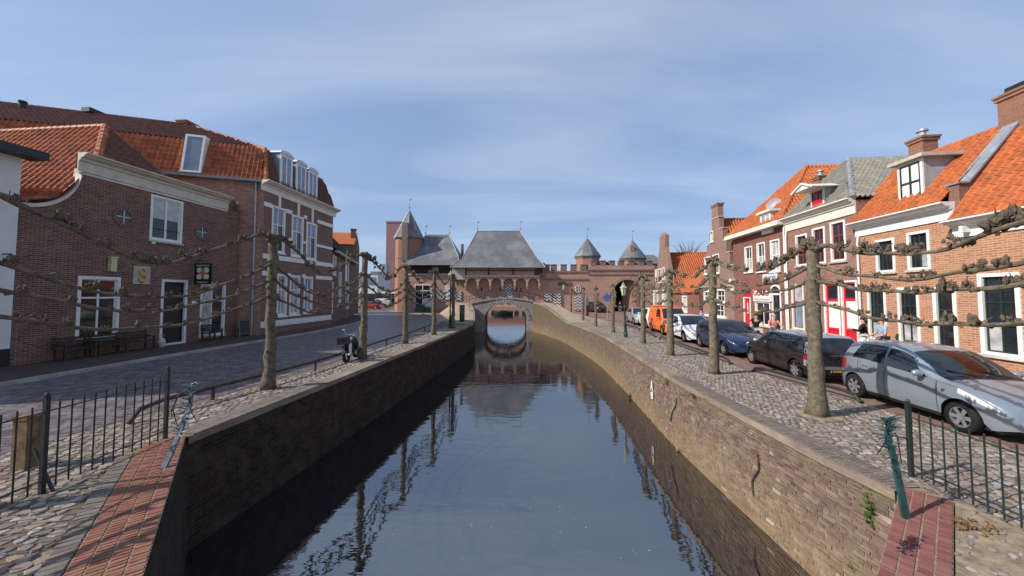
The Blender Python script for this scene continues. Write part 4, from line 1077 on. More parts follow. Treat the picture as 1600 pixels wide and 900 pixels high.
# orange brick house with dormer
h = rhouse('brick_house', 'orange brick house with grey dormer and two sash windows upstairs', 1343, 1500); R2 = h
H2 = h.loc(1343, 352)[1]
ops = [h.op(1369, 1399, 373, 425), h.op(1418, 1454, 361, 421), h.op(1357, 1386, 450, 540), h.op(1404, 1438, 449, 540), h.op(1460, 1497, 448, 560)]
ops[2] = (*ops[2][:2], .75, ops[2][3]); ops[3] = (*ops[3][:2], .75, ops[3][3]); ops[4] = (*ops[4][:2], .05, ops[4][3])
body(h, H2, 4.3, 'brick_orange', ops)
for k in (0, 1): window(h, ops[k], (.5,), (.55,), 'white_paint', 'dark_green', .1, .05, alt={(1, 0): 'glass_curtain'} if k else None)
for k in (2, 3): window(h, ops[k], (.5,), (.34, .68), 'white_paint', 'dark_green', .1, .05, alt={(0, 0): 'glass_curtain', (1, 0): 'glass_curtain'})
window(h, ops[4], (), (.73,), 'white_paint', 'dark_green', .12, .07, name='door', sill=None)
cornice(h, -.05, h.W - .02, H2 + .1, .62, .45, 'white_paint'); pipe(h, .1, .1, H2 - .5, 'white_paint', .045)
m = MB(); m.face([(-.1, -.3, H2 + .06), (h.W - .2, -.3, H2 + .06), (h.W - .2, dR, zR), (-.1, dR, zR)]); m.face([(h.W, 4.4, H2), (0, 4.4, H2), (0, dR, zR), (h.W, dR, zR)]); m.face([(0, 4.4, H2), (0, 0, H2), (0, dR, zR)])
rf = m.build('roof', 'tile_orange', h.root); sl = Vector((0, dR + .3, zR - H2 - .06)); tiles(h, rf, (-.1, -.3, H2 + .06), (1, 0, 0), sl, [(0, 0), (h.W - .15, 0), (h.W - .15, sl.length), (0, sl.length)], 'tile_orange', 260)
ridge(rf, (-.1, dR, zR + .02), (h.W - .2, dR, zR + .02), 'tile_orange')
vd = .25
da, db, dc, dd_ = h.op(1405, 1445, 252, 315, vd)
dm = MB(); zt = dd_; dm.box(da, vd, dc - .1, db, vd + .12, zt)
dl_ = vd + (zt - H2) / (zR - H2) * (dR) + .3
dm.extr([(vd + .1, dc - .1), (vd + .1, zt), (dl_, zt)], lambda p, q: (da, p, q), lambda p, q: (da + .08, p, q)); dm.extr([(vd + .1, dc - .1), (vd + .1, zt), (dl_, zt)], lambda p, q: (db - .08, p, q), lambda p, q: (db, p, q))
dm = dm.build('dormer', 'dormer_grey', h.root)
window(dm, (da, db, dc, zt), (.5,), (.48,), 'white_paint', 'dark_green', .1, .07, y=vd - .01, rec=-.02, sill=None, glass='blind', proud=.05)
MB().box(da - .2, vd - .25, zt, db + .2, dl_ + .1, zt + .14).build('dormer_roof', 'stone', dm)
sl_ = MB(); sl_.bar((db + .1, vd, dc + .02), (db + .1, dl_, zt), .16, .03); sl_.build('flashing', 'zinc', dm)
chimney(h.root, h.loc(1442, 230, dR)[0], dR, zR - 1.2, h.loc(1442, 216, dR)[1], .62, .6)

# brown brick house with red doors and hoist dormer
h = rhouse('brick_house', 'brown brick house with red doors and a small white hoist dormer', 1231, 1343); R3 = h
H3 = h.loc(1231, 345)[1]
ops = [h.op(1244, 1262, 366, 415), h.op(1270, 1290, 355, 412), h.op(1298, 1322, 345, 408), h.op(1238, 1257, 444, 520), h.op(1289, 1314, 441, 560), h.op(1316, 1342, 438, 560)]
ops[3] = (*ops[3][:2], .7, ops[3][3]); ops[4] = (*ops[4][:2], .05, ops[4][3]); ops[5] = (ops[5][0], min(ops[5][1], h.W - .12), .05, ops[5][3])
body(h, H3, 7, 'brick_brown', ops)
for k in range(3): window(h, ops[k], (.5,), (.33, .66), 'white_paint', 'maroon_paint', .1, .05)
window(h, ops[3], (), (.62,), 'cream', 'maroon_paint', .1, .05, glass='glass_sky', alt={(0, 1): 'glass_curtain'})
for k in (4, 5):
    w = window(h, ops[k], (), (.27, .74), 'white_paint', 'red_paint', .09, .12, sill=None, name='door', alt={(0, 0): 'red_paint', (0, 1): 'blind', (0, 2): 'glass'})
cornice(h, 0, h.W, H3 + .12, .75, .4, 'cream')
zr3 = h.loc(1335, 256, 2.6)[1]; hv = 1.7; mid = h.W / 2
m = MB(); e = .15
E = [(-.05, -e, H3 + .1), (h.W + .05, -e, H3 + .1), (h.W + .05, 7, H3 + .1), (-.05, 7, H3 + .1)]; r0, r1_ = (mid, hv, zr3), (mid, 7, zr3)
m.face([E[0], E[1], r0]); m.face([E[1], E[2], r1_, r0]); m.face([E[3], E[0], r0, r1_]); m.face([E[2], E[3], r1_])
rf = m.build('roof', 'tile_grey', h.root)
V1 = Vector((0, hv + e, zr3 - H3 - .1)); tiles(h, rf, E[0], (1, 0, 0), V1, [(0.1, 0), (h.W, 0), (mid + .05, V1.length)], 'tile_grey', 0, .22, .26)
V2 = Vector((-(mid + .05), 0, zr3 - H3 - .1)); tiles(h, rf, E[1], (0, 1, 0), V2, [(0, 0), (7.1, 0), (7.1, V2.length), (hv + e, V2.length)], 'tile_grey', 0, .22, .26)
ridge(rf, (mid, hv, zr3), r1_, 'lead', .09); ridge(rf, E[1], r0, 'lead', .13, .25); ridge(rf, E[0], r0, 'lead', .09)
# hoist dormer
vd = -.1; da, db, dc, dd_ = h.op(1268, 1289, 296, 328, vd)
dm = MB(); dm.box(da, vd, dc - .15, db, 2.1, dd_); dm = dm.build('dormer', 'dormer_grey', h.root)
window(dm, (da, db, dc, dd_), (.5,), (.45,), 'cream', 'red_paint', .09, .05, y=vd - .01, rec=-.01, sill=None, alt={(0, 0): 'red_paint', (1, 0): 'red_paint'}, proud=.04)
g_ = MB(); zt = dd_ + .32; g_.extr([(da - .3, dd_), (db + .3, dd_), ((da + db) / 2, zt)], lambda p, q: (p, vd - .75, q), lambda p, q: (p, 2.2, q)); g_.build('dormer_roof', 'cream', dm)
for s_ in (-1, 1):
    q_ = MB(); q_.bar(((da + db) / 2 + s_ * (db - da + .7) / 2, vd - .8, dd_ - .02), ((da + db) / 2, vd - .8, zt + .03), .05, .09); q_.build('bargeboard', 'white_paint', dm)
chimney(h.root, h.loc(1282, 280, 2.4)[0], 2.4, H3, h.loc(1282, 276, 2.4)[1], .5, .5, True)
pipe(h, .1, .1, H3 - .6, 'white_paint')

# red brick shop house with orange hipped roof
h = rhouse('shop_house', 'red brick shop house with orange hipped roof and the shop sign', 1147, 1231); R4 = h
H4 = h.loc(1147, 374)[1]
ops = [h.op(1164, 1176, 385, 425), h.op(1183, 1196, 379, 424), h.op(1204, 1219, 374, 424), h.op(1163, 1174, 464, 540), h.op(1181, 1205, 471, 540), h.op(1207, 1222, 458, 540)]
ops[3] = (*ops[3][:2], .05, ops[3][3]); ops[4] = (*ops[4][:2], .6, ops[4][3]); ops[5] = (*ops[5][:2], .05, ops[5][3])
body(h, H4, 8, 'brick_red', ops)
for k in range(3): window(h, ops[k], (.5,), (.52,), 'white_paint', None, .09, .06, sill='white_paint', alt={(0, 0): 'glass_curtain', (1, 0): 'glass_curtain'}, glass='glass_curtain' if k == 2 else 'glass')
w = window(h, ops[3], (), (.5,), 'white_paint', 'red_paint', .09, .1, sill=None, name='door', alt={(0, 0): 'red_paint', (0, 1): 'red_paint'})
MB().box((ops[3][0] + ops[3][1]) / 2 - .05, .02, 1.3, (ops[3][0] + ops[3][1]) / 2 + .05, .05, 2.1).build('door_panel', 'white_paint', w)
a_, b_ = ops[3][:2]; m = MB(); c_ = (a_ + b_) / 2; m.extr([(c_ + (b_ - a_) / 2 * math.cos(t), ops[3][3] + (b_ - a_) / 2 * math.sin(t)) for t in np.linspace(0, math.pi, 12)], lambda p, q: (p, -.05, q), lambda p, q: (p, .01, q)); m.build('fanlight', 'red_paint', w)
window(h, ops[4], (.5,), (.6,), 'white_paint', 'white_paint', .1, .05)
w = window(h, ops[5], (), (.75,), 'white_paint', 'black_paint', .12, .05, sill=None, name='door')
c_ = (ops[5][0] + ops[5][1]) / 2; hw_ = (ops[5][1] - ops[5][0]) / 2; m = MB(); m.extr([(c_ + hw_ * math.cos(t), ops[5][3] + hw_ * .9 * math.sin(t)) for t in np.linspace(0, math.pi, 12)], lambda p, q: (p, -.04, q), lambda p, q: (p, .01, q)); m.build('fanlight', 'black_paint', w)
m = MB()
for t0, t1 in zip(np.linspace(0, math.pi, 12)[:-1], np.linspace(0, math.pi, 12)[1:]):
    m.extr([(hw_ * e_, t) for e_, t in ((1, t0), (1.25, t0), (1.25, t1), (1, t1))], lambda p, q: (c_ + p * math.cos(q), -.08, ops[5][3] + p * .9 * math.sin(q)), lambda p, q: (c_ + p * math.cos(q), .01, ops[5][3] + p * .9 * math.sin(q)))
m.build('arch_surround', 'white_paint', h.root)
sa, sb, sc_, sd = h.op(1180, 1207, 452, 471); sg = MB(); sg.box(sa - .05, -.12, sc_, sb, -.02, sd); sg = sg.build('shop_sign', 'white_paint', h.root)
sg['label'] = 'white fascia board with red shop lettering'
text(sg, 'GUCO', .62, ((sa + sb) / 2 - .05, -.13, (sc_ + sd) / 2 + .18), 'red_paint', .03)
MB().box(sa, -.135, sc_ + .08, sb - .1, -.122, sc_ + .2).build('small_print', 'stone', sg)
sa, sb, sc_, sd = h.op(1194, 1217, 428, 443); sg = MB(); sg.box(sa, -.1, sc_, sb, -.02, sd); sg = sg.build('shop_sign', 'far_white', h.root); sg['label'] = 'small white upper sign with dark shop lettering'
text(sg, 'GUCO', .42, ((sa + sb) / 2, -.11, sd - .3), 'sign_blue', .01)
for k in (0, 1): MB().box(sa + .15, -.115, sc_ + .12 + k * .25, sb - .15, -.102, sc_ + .2 + k * .25).build('small_print', 'stone', sg)
MB().box(-.3, -.5, H4 - .02, h.W + .05, .15, H4 + .26).build('eaves', 'cream', h.root)
zr4 = h.loc(1262, 260, 3.4)[1]; hv = 3.4; mid = h.W * .5
m = MB(); E = [(-.2, -.3, H4 + .26), (h.W, -.3, H4 + .26), (h.W, 8, H4 + .26), (-.2, 8, H4 + .26)]; r0, r1_ = (mid, hv, zr4), (mid, 8, zr4 - .2)
m.face([E[0], E[1], r0]); m.face([E[1], E[2], r1_, r0]); m.face([E[3], E[0], r0, r1_]); m.face([E[2], E[3], r1_])
rf = m.build('roof', 'tile_orange', h.root)
V1 = Vector((0, hv + .3, zr4 - H4 - .26)); tiles(h, rf, E[0], (1, 0, 0), V1, [(0, 0), (h.W + .2, 0), (mid + .2, V1.length)], 'tile_orange', 0, .24, .3)
V2 = Vector((-(h.W - mid), 0, zr4 - H4 - .26)); tiles(h, rf, E[1], (0, 1, 0), V2, [(0, 0), (8.3, 0), (8.3, V2.length), (hv + .3, V2.length)], 'tile_orange', 0, .24, .3)
ridge(rf, (mid, hv, zr4), r1_, 'tile_orange', .13); ridge(rf, E[1], r0, 'tile_orange', .14); ridge(rf, E[0], r0, 'tile_orange', .14)
vd = -.15; da, db, dc, dd_ = h.op(1189, 1205, 333, 358, vd); dm = MB(); dm.box(da, vd, dc - .3, db, vd + 1.6, dd_); dm = dm.build('dormer', 'white_paint', h.root)
window(dm, (da, db, dc, dd_), (.5,), (), 'white_paint', None, .1, .06, y=vd - .01, rec=-.01, sill=None, glass='glass_curtain', proud=.04)
MB().box(da - .2, vd - .2, dd_, db + .2, vd + 1.8, dd_ + .15).build('dormer_roof', 'cream', dm)
du, dz = h.loc(1212, 320, .8); m = MB()
m.lathe([(.02, -.12), (.2, -.1), (.36, -.03), (.45, .06), (.43, .06), (.34, -.01), (.2, -.07)], n=16); dish = m.build('satellite_dish', 'dormer_grey', None, loc=h.wpt(du, .7, dz)); dish.rotation_euler = (R(75), 0, R(-60)); tag(dish, 'grey satellite dish beside the small white dormer', 'dish')
m = MB(); m.tube([(0, 0, -.1), (0, .3, -.3), (0, .6, -.35)], .03, 6); m.build('bracket', 'iron', dish)
pipe(h, h.W - .06, .1, H4, 'white_paint')
hb = MB(); hb.box(h.op(1181, 1207, 452, 471)[0] + .1, -.35, 1.35, h.op(1181, 1207, 452, 471)[0] + .8, -.1, 1.55)
hb = hb.build('flower_box', 'old_wood', None, loc=h.A, rotz=math.atan2(h.u.y, h.u.x)); tag(hb, 'small brown flower box under the shop window', 'planter')

# stepped gable house
h = rhouse('gable_house', 'narrow stepped gable house with steep orange roof and tall finial chimney', 1098, 1147); R5 = h
zg, ze = h.loc(1114, 343)[1], h.loc(1143, 436)[1]; mid = h.W * .5
ops = [h.op(1110, 1114.5, 361, 378), h.op(1101, 1110, 401, 428), h.op(1114, 1124, 397, 427), h.op(1100, 1110, 455, 470), h.op(1120, 1133, 452, 472), h.op(1118, 1132, 475, 495)]
m = MB(); facade(m, 0, h.W, -.1, ze, [o for o in ops if o[3] < ze])
ns = 5
for k in range(ns):
    z0, z1 = lerp(ze, zg, k / ns), lerp(ze, zg, (k + 1) / ns); hw = h.W / 2 * (1 - k / ns) * .98 + .12
    facade(m, max(0, mid - hw), min(h.W, mid + hw), z0, z1, [o for o in ops if z0 - .01 < (o[2] + o[3]) / 2 < z1] and [(o[0], o[1], max(o[2], z0 + .01), min(o[3], z1 - .01)) for o in ops if z0 - .01 < (o[2] + o[3]) / 2 < z1])
    for s_ in (-1, 1):
        u = mid + s_ * hw; u = min(h.W, max(0, u)); m.face([(u, 0, z0), (u, .4, z0), (u, .4, z1), (u, 0, z1)][::s_])
    m.face([(mid + hw, .4, z0), (mid - hw, .4, z0), (mid - hw, .4, z1), (mid + hw, .4, z1)])
    m.face([(max(0, mid - hw), 0, z1), (min(h.W, mid + hw), 0, z1), (min(h.W, mid + hw), .4, z1), (max(0, mid - hw), .4, z1)])
m.face([(0, 8, 0), (0, 0, 0), (0, 0, ze), (0, 8, ze)]); m.face([(h.W, 0, 0), (h.W, 8, 0), (h.W, 8, ze), (h.W, 0, ze)]); m.face([(0, 8, 0), (h.W, 8, 0), (h.W, 8, ze), (mid, 8, zg - .6), (0, 8, ze)])
m.build('wall', 'brick_gable', h.root)
for k in range(ns):
    z1 = lerp(ze, zg, (k + 1) / ns); hw = h.W / 2 * (1 - k / ns) * .98 + .12; nx_ = h.W / 2 * (1 - (k + 1) / ns) * .98 + .12 if k < ns - 1 else 0
    for s_ in (-1, 1): MB().box(mid + s_ * (nx_ + .02), -.05, z1, mid + s_ * (hw + .05), .45, z1 + .08).build('step_cap', 'stone', h.root)
for o in ops: window(h, o, (.5,) if o[1] - o[0] > .6 else (), (.5,), 'white_paint', None, .09, .05, sill='white_paint')
chimney(h.root, mid, .2, zg, h.loc(1114, 321)[1], 1.15, .45, False, 'brick_gable')
cornice(h, 0, h.W, h.loc(1125, 447)[1], .4, .3, 'cream')
m = MB(); m.face([(h.W + .2, .3, ze), (h.W + .2, 8, ze), (mid, 8, zg - .15), (mid, .3, zg - .15)]); m.face([(-.2, 8, ze), (-.2, .3, ze), (mid, .3, zg - .15), (mid, 8, zg - .15)])
rf = m.build('roof', 'tile_orange', h.root); V2 = Vector((-(h.W + .2 - mid), 0, zg - .15 - ze)); tiles(h, rf, (h.W + .2, .4, ze), (0, 1, 0), V2, [(0, 0), (7.6, 0), (7.6, V2.length), (0, V2.length)], 'tile_orange', 0, .24, .3)
ridge(rf, (mid, .3, zg - .1), (mid, 8, zg - .1), 'tile_orange')
MB().box(h.W - .1, -.3, ze - .25, h.W + .3, 3, ze).build('gutter', 'cream', h.root)
MB().box(.1, -.16, .7, h.W * .8, -.02, .9).build('shopfront_sill', 'white_paint', h.root)

# bottle gable house, far
h = rhouse('gable_house', 'far gable house with tall rounded chimney top and orange tiled roof', 0, 0, 49.0, 42.0); R6 = h
mid = h.W * .5; zg = h.loc(1034, 388)[1]; ze = h.loc(1055, 440)[1] - .5; zc = h.loc(1034, 369)[1]
ops = [h.op(1024, 1027, 421, 439), h.op(1028.5, 1033.5, 420, 442), h.op(1035, 1039, 418, 437), h.op(1021, 1029, 454, 487), h.op(1035, 1044, 453, 487)]
m = MB(); lowo = [o for o in ops if o[3] < ze]; upo = [o for o in ops if o[3] >= ze]
facade(m, 0, h.W, -.1, ze, lowo); m.face([(0, 0, ze), (h.W, 0, ze), (mid + 1.3, 0, zg), (mid - 1.3, 0, zg)])
m.box(mid - 1.12, -.01, zg - .1, mid + 1.12, .5, zc); m.lump((mid, .24, zc), (1.1, .26, .5), jit=0)
m.face([(h.W, 0, 0), (h.W, 9, 0), (h.W, 9, ze), (h.W, 0, ze)]); m.face([(0, 9, 0), (0, 0, 0), (0, 0, ze), (0, 9, ze)]); m.face([(0, 9, 0), (0, 9, ze), (mid, 9, zg - .8), (h.W, 9, ze), (h.W, 9, 0)])
for s_ in (-1, 1):
    m.face([(mid + s_ * (h.W / 2), 0, ze), (mid + s_ * 1.3, 0, zg), (mid + s_ * 1.3, .4, zg), (mid + s_ * h.W / 2, .4, ze)][::s_])
m.build('wall', 'brick_gable', h.root)
for o in ops: window(h, o, (), (.5,), 'white_paint', None, .12, .06, y=-.02, sill=None, glass='glass_curtain')
zq = zg - .7; m = MB(); m.face([(h.W + .2, .2, ze), (h.W + .2, 9, ze), (mid, 9, zq), (mid, .2, zq)]); m.face([(-.2, 9, ze), (-.2, .2, ze), (mid, .2, zq), (mid, 9, zq)])
rf = m.build('roof', 'tile_orange', h.root); V2 = Vector((-(h.W + .2 - mid), 0, zq - ze)); tiles(h, rf, (h.W + .2, .25, ze), (0, 1, 0), V2, [(0, 0), (8.6, 0), (8.6, V2.length), (0, V2.length)], 'tile_orange', 0, .26, .33)
ridge(rf, (mid, .2, zq + .03), (mid, 9, zq + .03), 'tile_orange')
h = rhouse('brick_annex', 'low brick annex with orange lean-to roof between the two gable houses', 0, 0, 42.0, 34.5); R6b = h
za = h.loc(1075, 458)[1]; ops = [h.op(1066, 1074, 462, 488)]
body(h, za, 7, 'brick_red', ops); window(h, ops[0], (.5,), (.5,), 'white_paint', None, .12, .06, glass='glass_curtain')
m = MB(); m.face([(-.1, -.2, za), (h.W, -.2, za), (h.W - .6, 4, za + 3.4), (-.1, 4, za + 3.4)]); m.face([(h.W, -.2, za), (h.W, 7, za), (h.W - .6, 4, za + 3.4)]); m.face([(h.W, 7, za), (-.1, 7, za), (-.1, 4, za + 3.4), (h.W - .6, 4, za + 3.4)])
rf = m.build('roof', 'tile_orange', h.root); V1 = Vector((0, 4.2, 3.4)); tiles(h, rf, (-.1, -.2, za), (1, 0, 0), V1, [(0, 0), (h.W + .1, 0), (h.W - .5, V1.length), (0, V1.length)], 'tile_orange', 0, .26, .33)
ridge(rf, (-.1, 4, za + 3.4), (h.W - .6, 4, za + 3.4), 'tile_orange')

# ------------------------------------------------------------------ left-hand row
def lline(Y): return (gp(252, 544).x + .1 * (Y - gp(252, 544).y), Y)
yA, yB = gp(30, 577).y, 22.3
# white house
h = House('white_house', 'white plastered house with black plinth and dark overhanging eaves at the left edge', lline(7.0), lline(yA - .02)); LW = h
Hw = h.loc(64, 250)[1]
m = MB(); m.face([(0, 0, .75), (h.W, 0, .75), (h.W, 0, Hw), (0, 0, Hw)]); m.face([(h.W, 0, .75), (h.W, 8, .75), (h.W, 8, Hw), (h.W, 0, Hw)]); m.face([(0, 8, .75), (0, 0, .75), (0, 0, Hw), (0, 8, Hw)])
m.build('wall', 'white_wall', h.root)
m = MB(); m.box(0, -.03, -.1, h.W, 8, .75); m.build('plinth', 'black_paint', h.root)
MB().box(-.2, -.62, Hw - .12, h.W + .35, .1, Hw + .16).build('eaves', 'black_paint', h.root)
m = MB(); m.face([(-.2, -.6, Hw + .17), (h.W + .35, -.6, Hw + .17), (h.W + .35, 4, Hw + 1.2), (-.2, 4, Hw + 1.2)]); m.face([(h.W + .35, 8, Hw + .17), (-.2, 8, Hw + .17), (-.2, 4, Hw + 1.2), (h.W + .35, 4, Hw + 1.2)]); m.build('roof', 'tile_dark', h.root)
u_, z_ = h.loc(3, 408); lt = thing('wall_lamp', 'dark lantern fixed to the white house wall', 'lamp', h.wpt(u_, -.02, z_), math.atan2(h.u.y, h.u.x))
MB().bar((0, 0, .25), (0, -.35, .25), .04).build('bracket', 'iron', lt); MB().lathe([(.06, -.12), (.11, .1), (.13, .12), (.03, .25)], (0, -.35, 0), 6).build('lantern', 'iron', lt)

# pub
h = House('brick_pub', 'dark brick pub with cream cornice, swooping gable end and orange tiled roof', lline(yA), lline(yB)); PUB = h
zc1 = h.loc(118, 240)[1]; Hc = h.loc(250, 279)[1]; uC = h.loc(128, 262)[0]; uE = h.loc(356, 318)[0]
Hc = (zc1 + h.loc(354, 306)[1]) / 2; hc = .75
ops = [h.op(119, 186, 432, 530), h.op(250, 291, 437, 546), h.op(312, 351, 443, 524), h.op(234, 285, 309, 378)]
ops[1] = (*ops[1][:2], .1, ops[1][3])
zs0 = h.loc(58, 326)[1]
m = MB(); facade(m, 0, h.W, -.1, zs0, [o for o in ops if o[3] < zs0] + [(*ops[3][:3], zs0)] if ops[3][2] < zs0 < ops[3][3] else [o for o in ops if o[3] < zs0])
upo = [(ops[3][0], ops[3][1], max(ops[3][2], zs0), ops[3][3])] if ops[3][3] > zs0 else []
facade(m, uC, h.W, zs0, Hc - hc, upo)
sw = [(lerp(0, uC, math.sin(t)), lerp(zs0, Hc - hc, 1 - math.cos(t))) for t in np.linspace(0, math.pi / 2, 14)]
for a_, b_ in zip(sw[:-1], sw[1:]): m.face([(a_[0], 0, zs0), (b_[0], 0, zs0), (b_[0], 0, b_[1]), (a_[0], 0, a_[1])] if a_[1] > zs0 + 1e-6 else [(a_[0], 0, zs0), (b_[0], 0, zs0), (b_[0], 0, b_[1])])
m.face([(0, 9, 0), (0, 0, 0), (0, 0, zs0), (0, 9, zs0)]); m.face([(h.W, 0, 0), (h.W, 2, 0), (h.W, 2, Hc), (h.W, 0, Hc)])
for a_, b_ in zip(sw[:-1], sw[1:]): m.face([(b_[0], .3, zs0 - .5), (a_[0], .3, zs0 - .5), (a_[0], .3, a_[1]), (b_[0], .3, b_[1])])
m.face([(h.W, .3, zs0), (uC, .3, zs0), (uC, .3, Hc), (h.W, .3, Hc)])
m.build('wall', 'brick_pub', h.root)
cpv = MB()
for a_, b_ in zip(sw[:-1], sw[1:]):
    cpv.extr([(-.06, 0), (.36, 0), (.36, .14), (-.06, .14)], lambda p, q: (a_[0], p, a_[1] + q), lambda p, q: (b_[0], p, b_[1] + q))
cpv.build('gable_coping', 'cream_old', h.root)
cornice(h, uC - .15, uE, Hc, hc, .45, 'cream_old')
MB().box(uC - .1, -.03, Hc - hc - .12, uE - .05, .02, Hc - hc - .02).build('string_course', 'cream_old', h.root)
window(h, ops[0], (.5,), (.68,), 'white_paint', None, .12, .07, alt={(1, 1): 'glass', (1, 0): 'glass'})
window(h, ops[1], (), (), 'white_paint', 'black_paint', .12, .05, sill=None, name='door', glass='black_paint', rec=.12)
window(h, ops[2], (.48,), (.68,), 'white_paint', None, .1, .06, alt={(0, 1): 'glass_curtain', (0, 0): 'glass_curtain'})
w = window(h, ops[3], (.5,), (), 'white_paint', None, .1, .1)
for a_, b_ in ((ops[3][0] + .13, (ops[3][0] + ops[3][1]) / 2 - .06), ((ops[3][0] + ops[3][1]) / 2 + .06, ops[3][1] - .13)): MB().face([(a_, .074, lerp(ops[3][2], ops[3][3], .5)), (b_, .074, lerp(ops[3][2], ops[3][3], .5)), (b_, .074, ops[3][3] - .13), (a_, .074, ops[3][3] - .13)]).build('roller_blind', 'curtain', w)
for px, py, rr in ((193, 339, .3), (315.5, 363, .29)):
    u_, z_ = h.loc(px, py); w = MB()
    for k in range(16):
        t0, t1 = 2 * math.pi * k / 16 + .03, 2 * math.pi * (k + 1) / 16 - .03
        w.extr([(rr, t0), (rr + .13, t0), (rr + .13, t1), (rr, t1)], lambda p, q: (u_ + p * math.cos(q), -.04, z_ + p * math.sin(q)), lambda p, q: (u_ + p * math.cos(q), .02, z_ + p * math.sin(q)))
    w = w.build('round_window', 'brick_mansion_front', h.root)
    MB().face([(u_ + rr * math.cos(t), -.006, z_ + rr * math.sin(t)) for t in np.linspace(0, 2 * math.pi, 21)[:-1]]).build('pane', 'glass', w)
    b_ = MB(); b_.box(u_ - rr, -.03, z_ - .02, u_ + rr, -.008, z_ + .02); b_.box(u_ - .02, -.032, z_ - rr, u_ + .02, -.009, z_ + rr); b_.build('bar', 'cream_old', w)
# hip roof, its slope sweeping out above the curved gable
zr = h.loc(165, 198, 2.2)[1]; ur = h.loc(165, 198, 2.2)[0]; vr = 2.2; back = 16
u1 = uC * .62; z1_ = float(np.interp(u1, [p[0] for p in sw], [p[1] for p in sw])) + .12; z0_ = zs0 + .1; s1 = (z1_ - z0_) / (u1 + .15); slp = (zr - z1_) / (ur - u1)
uh = u1 + (Hc - .3 - z1_) / slp
Pn = lambda u, v: (u, v, z1_ + slp * (u - u1))
uf = 2 * ur - uh; zh = Pn(uh, 0)[2]
m = MB(); m.face([(-.15, back, z0_), (-.15, .1, z0_), (u1, .1, z1_), (u1, back, z1_)]); m.face([Pn(u1, back), Pn(u1, .1), Pn(uh, .1), Pn(ur, vr), Pn(ur, back)])
m.face([Pn(uh, .1), (uf, .1, zh), Pn(ur, vr)])
m.face([(uf, .1, zh), (2 * ur - u1, .1, z1_), (2 * ur - u1, back, z1_), Pn(ur, back), Pn(ur, vr)])
rf = m.build('roof', 'tile_red', h.root)
V0 = Vector((1, 0, s1)); l0 = (u1 + .15) * V0.length; tiles(h, rf, (-.15, back, z0_), (0, -1, 0), V0, [(0, 0), (back - .05, 0), (back - .05, l0), (0, l0)], 'tile_red', 110, .34, .36)
V1 = Vector((1, 0, slp)); lh = (ur - u1) * V1.length; lu = (uh - u1) * V1.length
tiles(h, rf, (u1, back, z1_), (0, -1, 0), V1, [(0, 0), (back - .1, 0), (back - .1, lu), (back - vr, lh), (0, lh)], 'tile_red', 190, .34, .36)
V3 = Vector((0, vr - .1, zr - zh)); tiles(h, rf, (uh, .1, zh), (1, 0, 0), V3, [(0, 0), (uf - uh, 0), (ur - uh, V3.length)], 'tile_brown', 0, .3, .34)  # hip end turned from the sun: its shade is put into browner tiles
ridge(rf, Pn(ur, vr), Pn(ur, back), 'tile_red', .15); ridge(rf, Pn(uh, .1), Pn(ur, vr), 'tile_red', .17); ridge(rf, (uf, .1, zh), Pn(ur, vr), 'tile_brown', .1)
m = MB(); fill = [p for p in sw if p[0] >= u1 - .3]
for a_, b_ in zip(fill[:-1], fill[1:]): m.face([(a_[0], .05, a_[1] - .2), (b_[0], .05, b_[1] - .2), (b_[0], .05, max(b_[1], Pn(b_[0], 0)[2])), (a_[0], .05, max(a_[1], Pn(a_[0], 0)[2]))])
m.build('gable_infill', 'brick_pub', h.root)
# gable stone, lamps, plates, hanging sign
def onwall(h, name, label, cat, px0, px1, py0, py1, mat, off=-.06):
    a, b, c, d = h.op(px0, px1, py0, py1); r_ = thing(name, label, cat, h.wpt((a + b) / 2, 0, (c + d) / 2), math.atan2(h.u.y, h.u.x)); w_, q_ = (b - a) / 2, (d - c) / 2
    MB().box(-w_, off, -q_, w_, -.005, q_).build('panel', mat, r_); return r_, w_, q_
r_, w_, q_ = onwall(h, 'gable_stone', 'square stone tablet with a gilded knot relief beside the pub door', 'tablet', 207, 233, 416, 444, 'stone')
for zc_, rr in ((.17, .13), (-.17, .15)):
    m = MB(); m.tube([(rr * math.cos(t), -.09, zc_ + rr * math.sin(t)) for t in np.linspace(0, 2 * math.pi, 17)], .035, 6, caps=False); m.build('relief', 'gold', r_)
m = MB(); m.lump((0, -.09, .0), (.07, .05, .07)); m.build('relief', 'gold', r_)
r_, w_, q_ = onwall(h, 'wall_lantern', 'narrow pale yellow lantern above the large pub window', 'lamp', 168.5, 177.5, 403, 424, 'yellow_box', -.18)
MB().box(-w_ - .04, -.2, q_, w_ + .04, 0, q_ + .05).build('cap', 'cream_old', r_)
r_, w_, q_ = onwall(h, 'notice_plate', 'small white notice plate on the wall right of the pub door', 'plate', 299, 307, 470, 477, 'white_paint', -.03)
r_, w_, q_ = onwall(h, 'alarm_box', 'small white box under the upstairs pub window', 'box', 235.5, 241, 376, 381, 'white_paint', -.08)
u_, z_ = h.loc(302, 410); sr = thing('hanging_sign', 'black hanging pub sign with a white and orange shield on an iron bracket', 'sign', h.wpt(u_, 0, z_), math.atan2(h.u.y, h.u.x))
m = MB(); m.tube([(0, 0, .1), (0, -.95, .1)], .02, 6); m.tube([(0, 0, -.15), (0, -.4, .08)], .014, 6); m.tube([(0, -.25, .1), (0, -.25, -.05)], .01, 5); m.tube([(0, -.85, .1), (0, -.85, -.05)], .01, 5); m.build('bracket', 'iron', sr)
bd = MB(); bd.box(-.03, -1.0, -1.05, .03, -.1, -.05); bd = bd.build('board', 'black_paint', sr); bd.scale = (1, 1.15, 1.15)
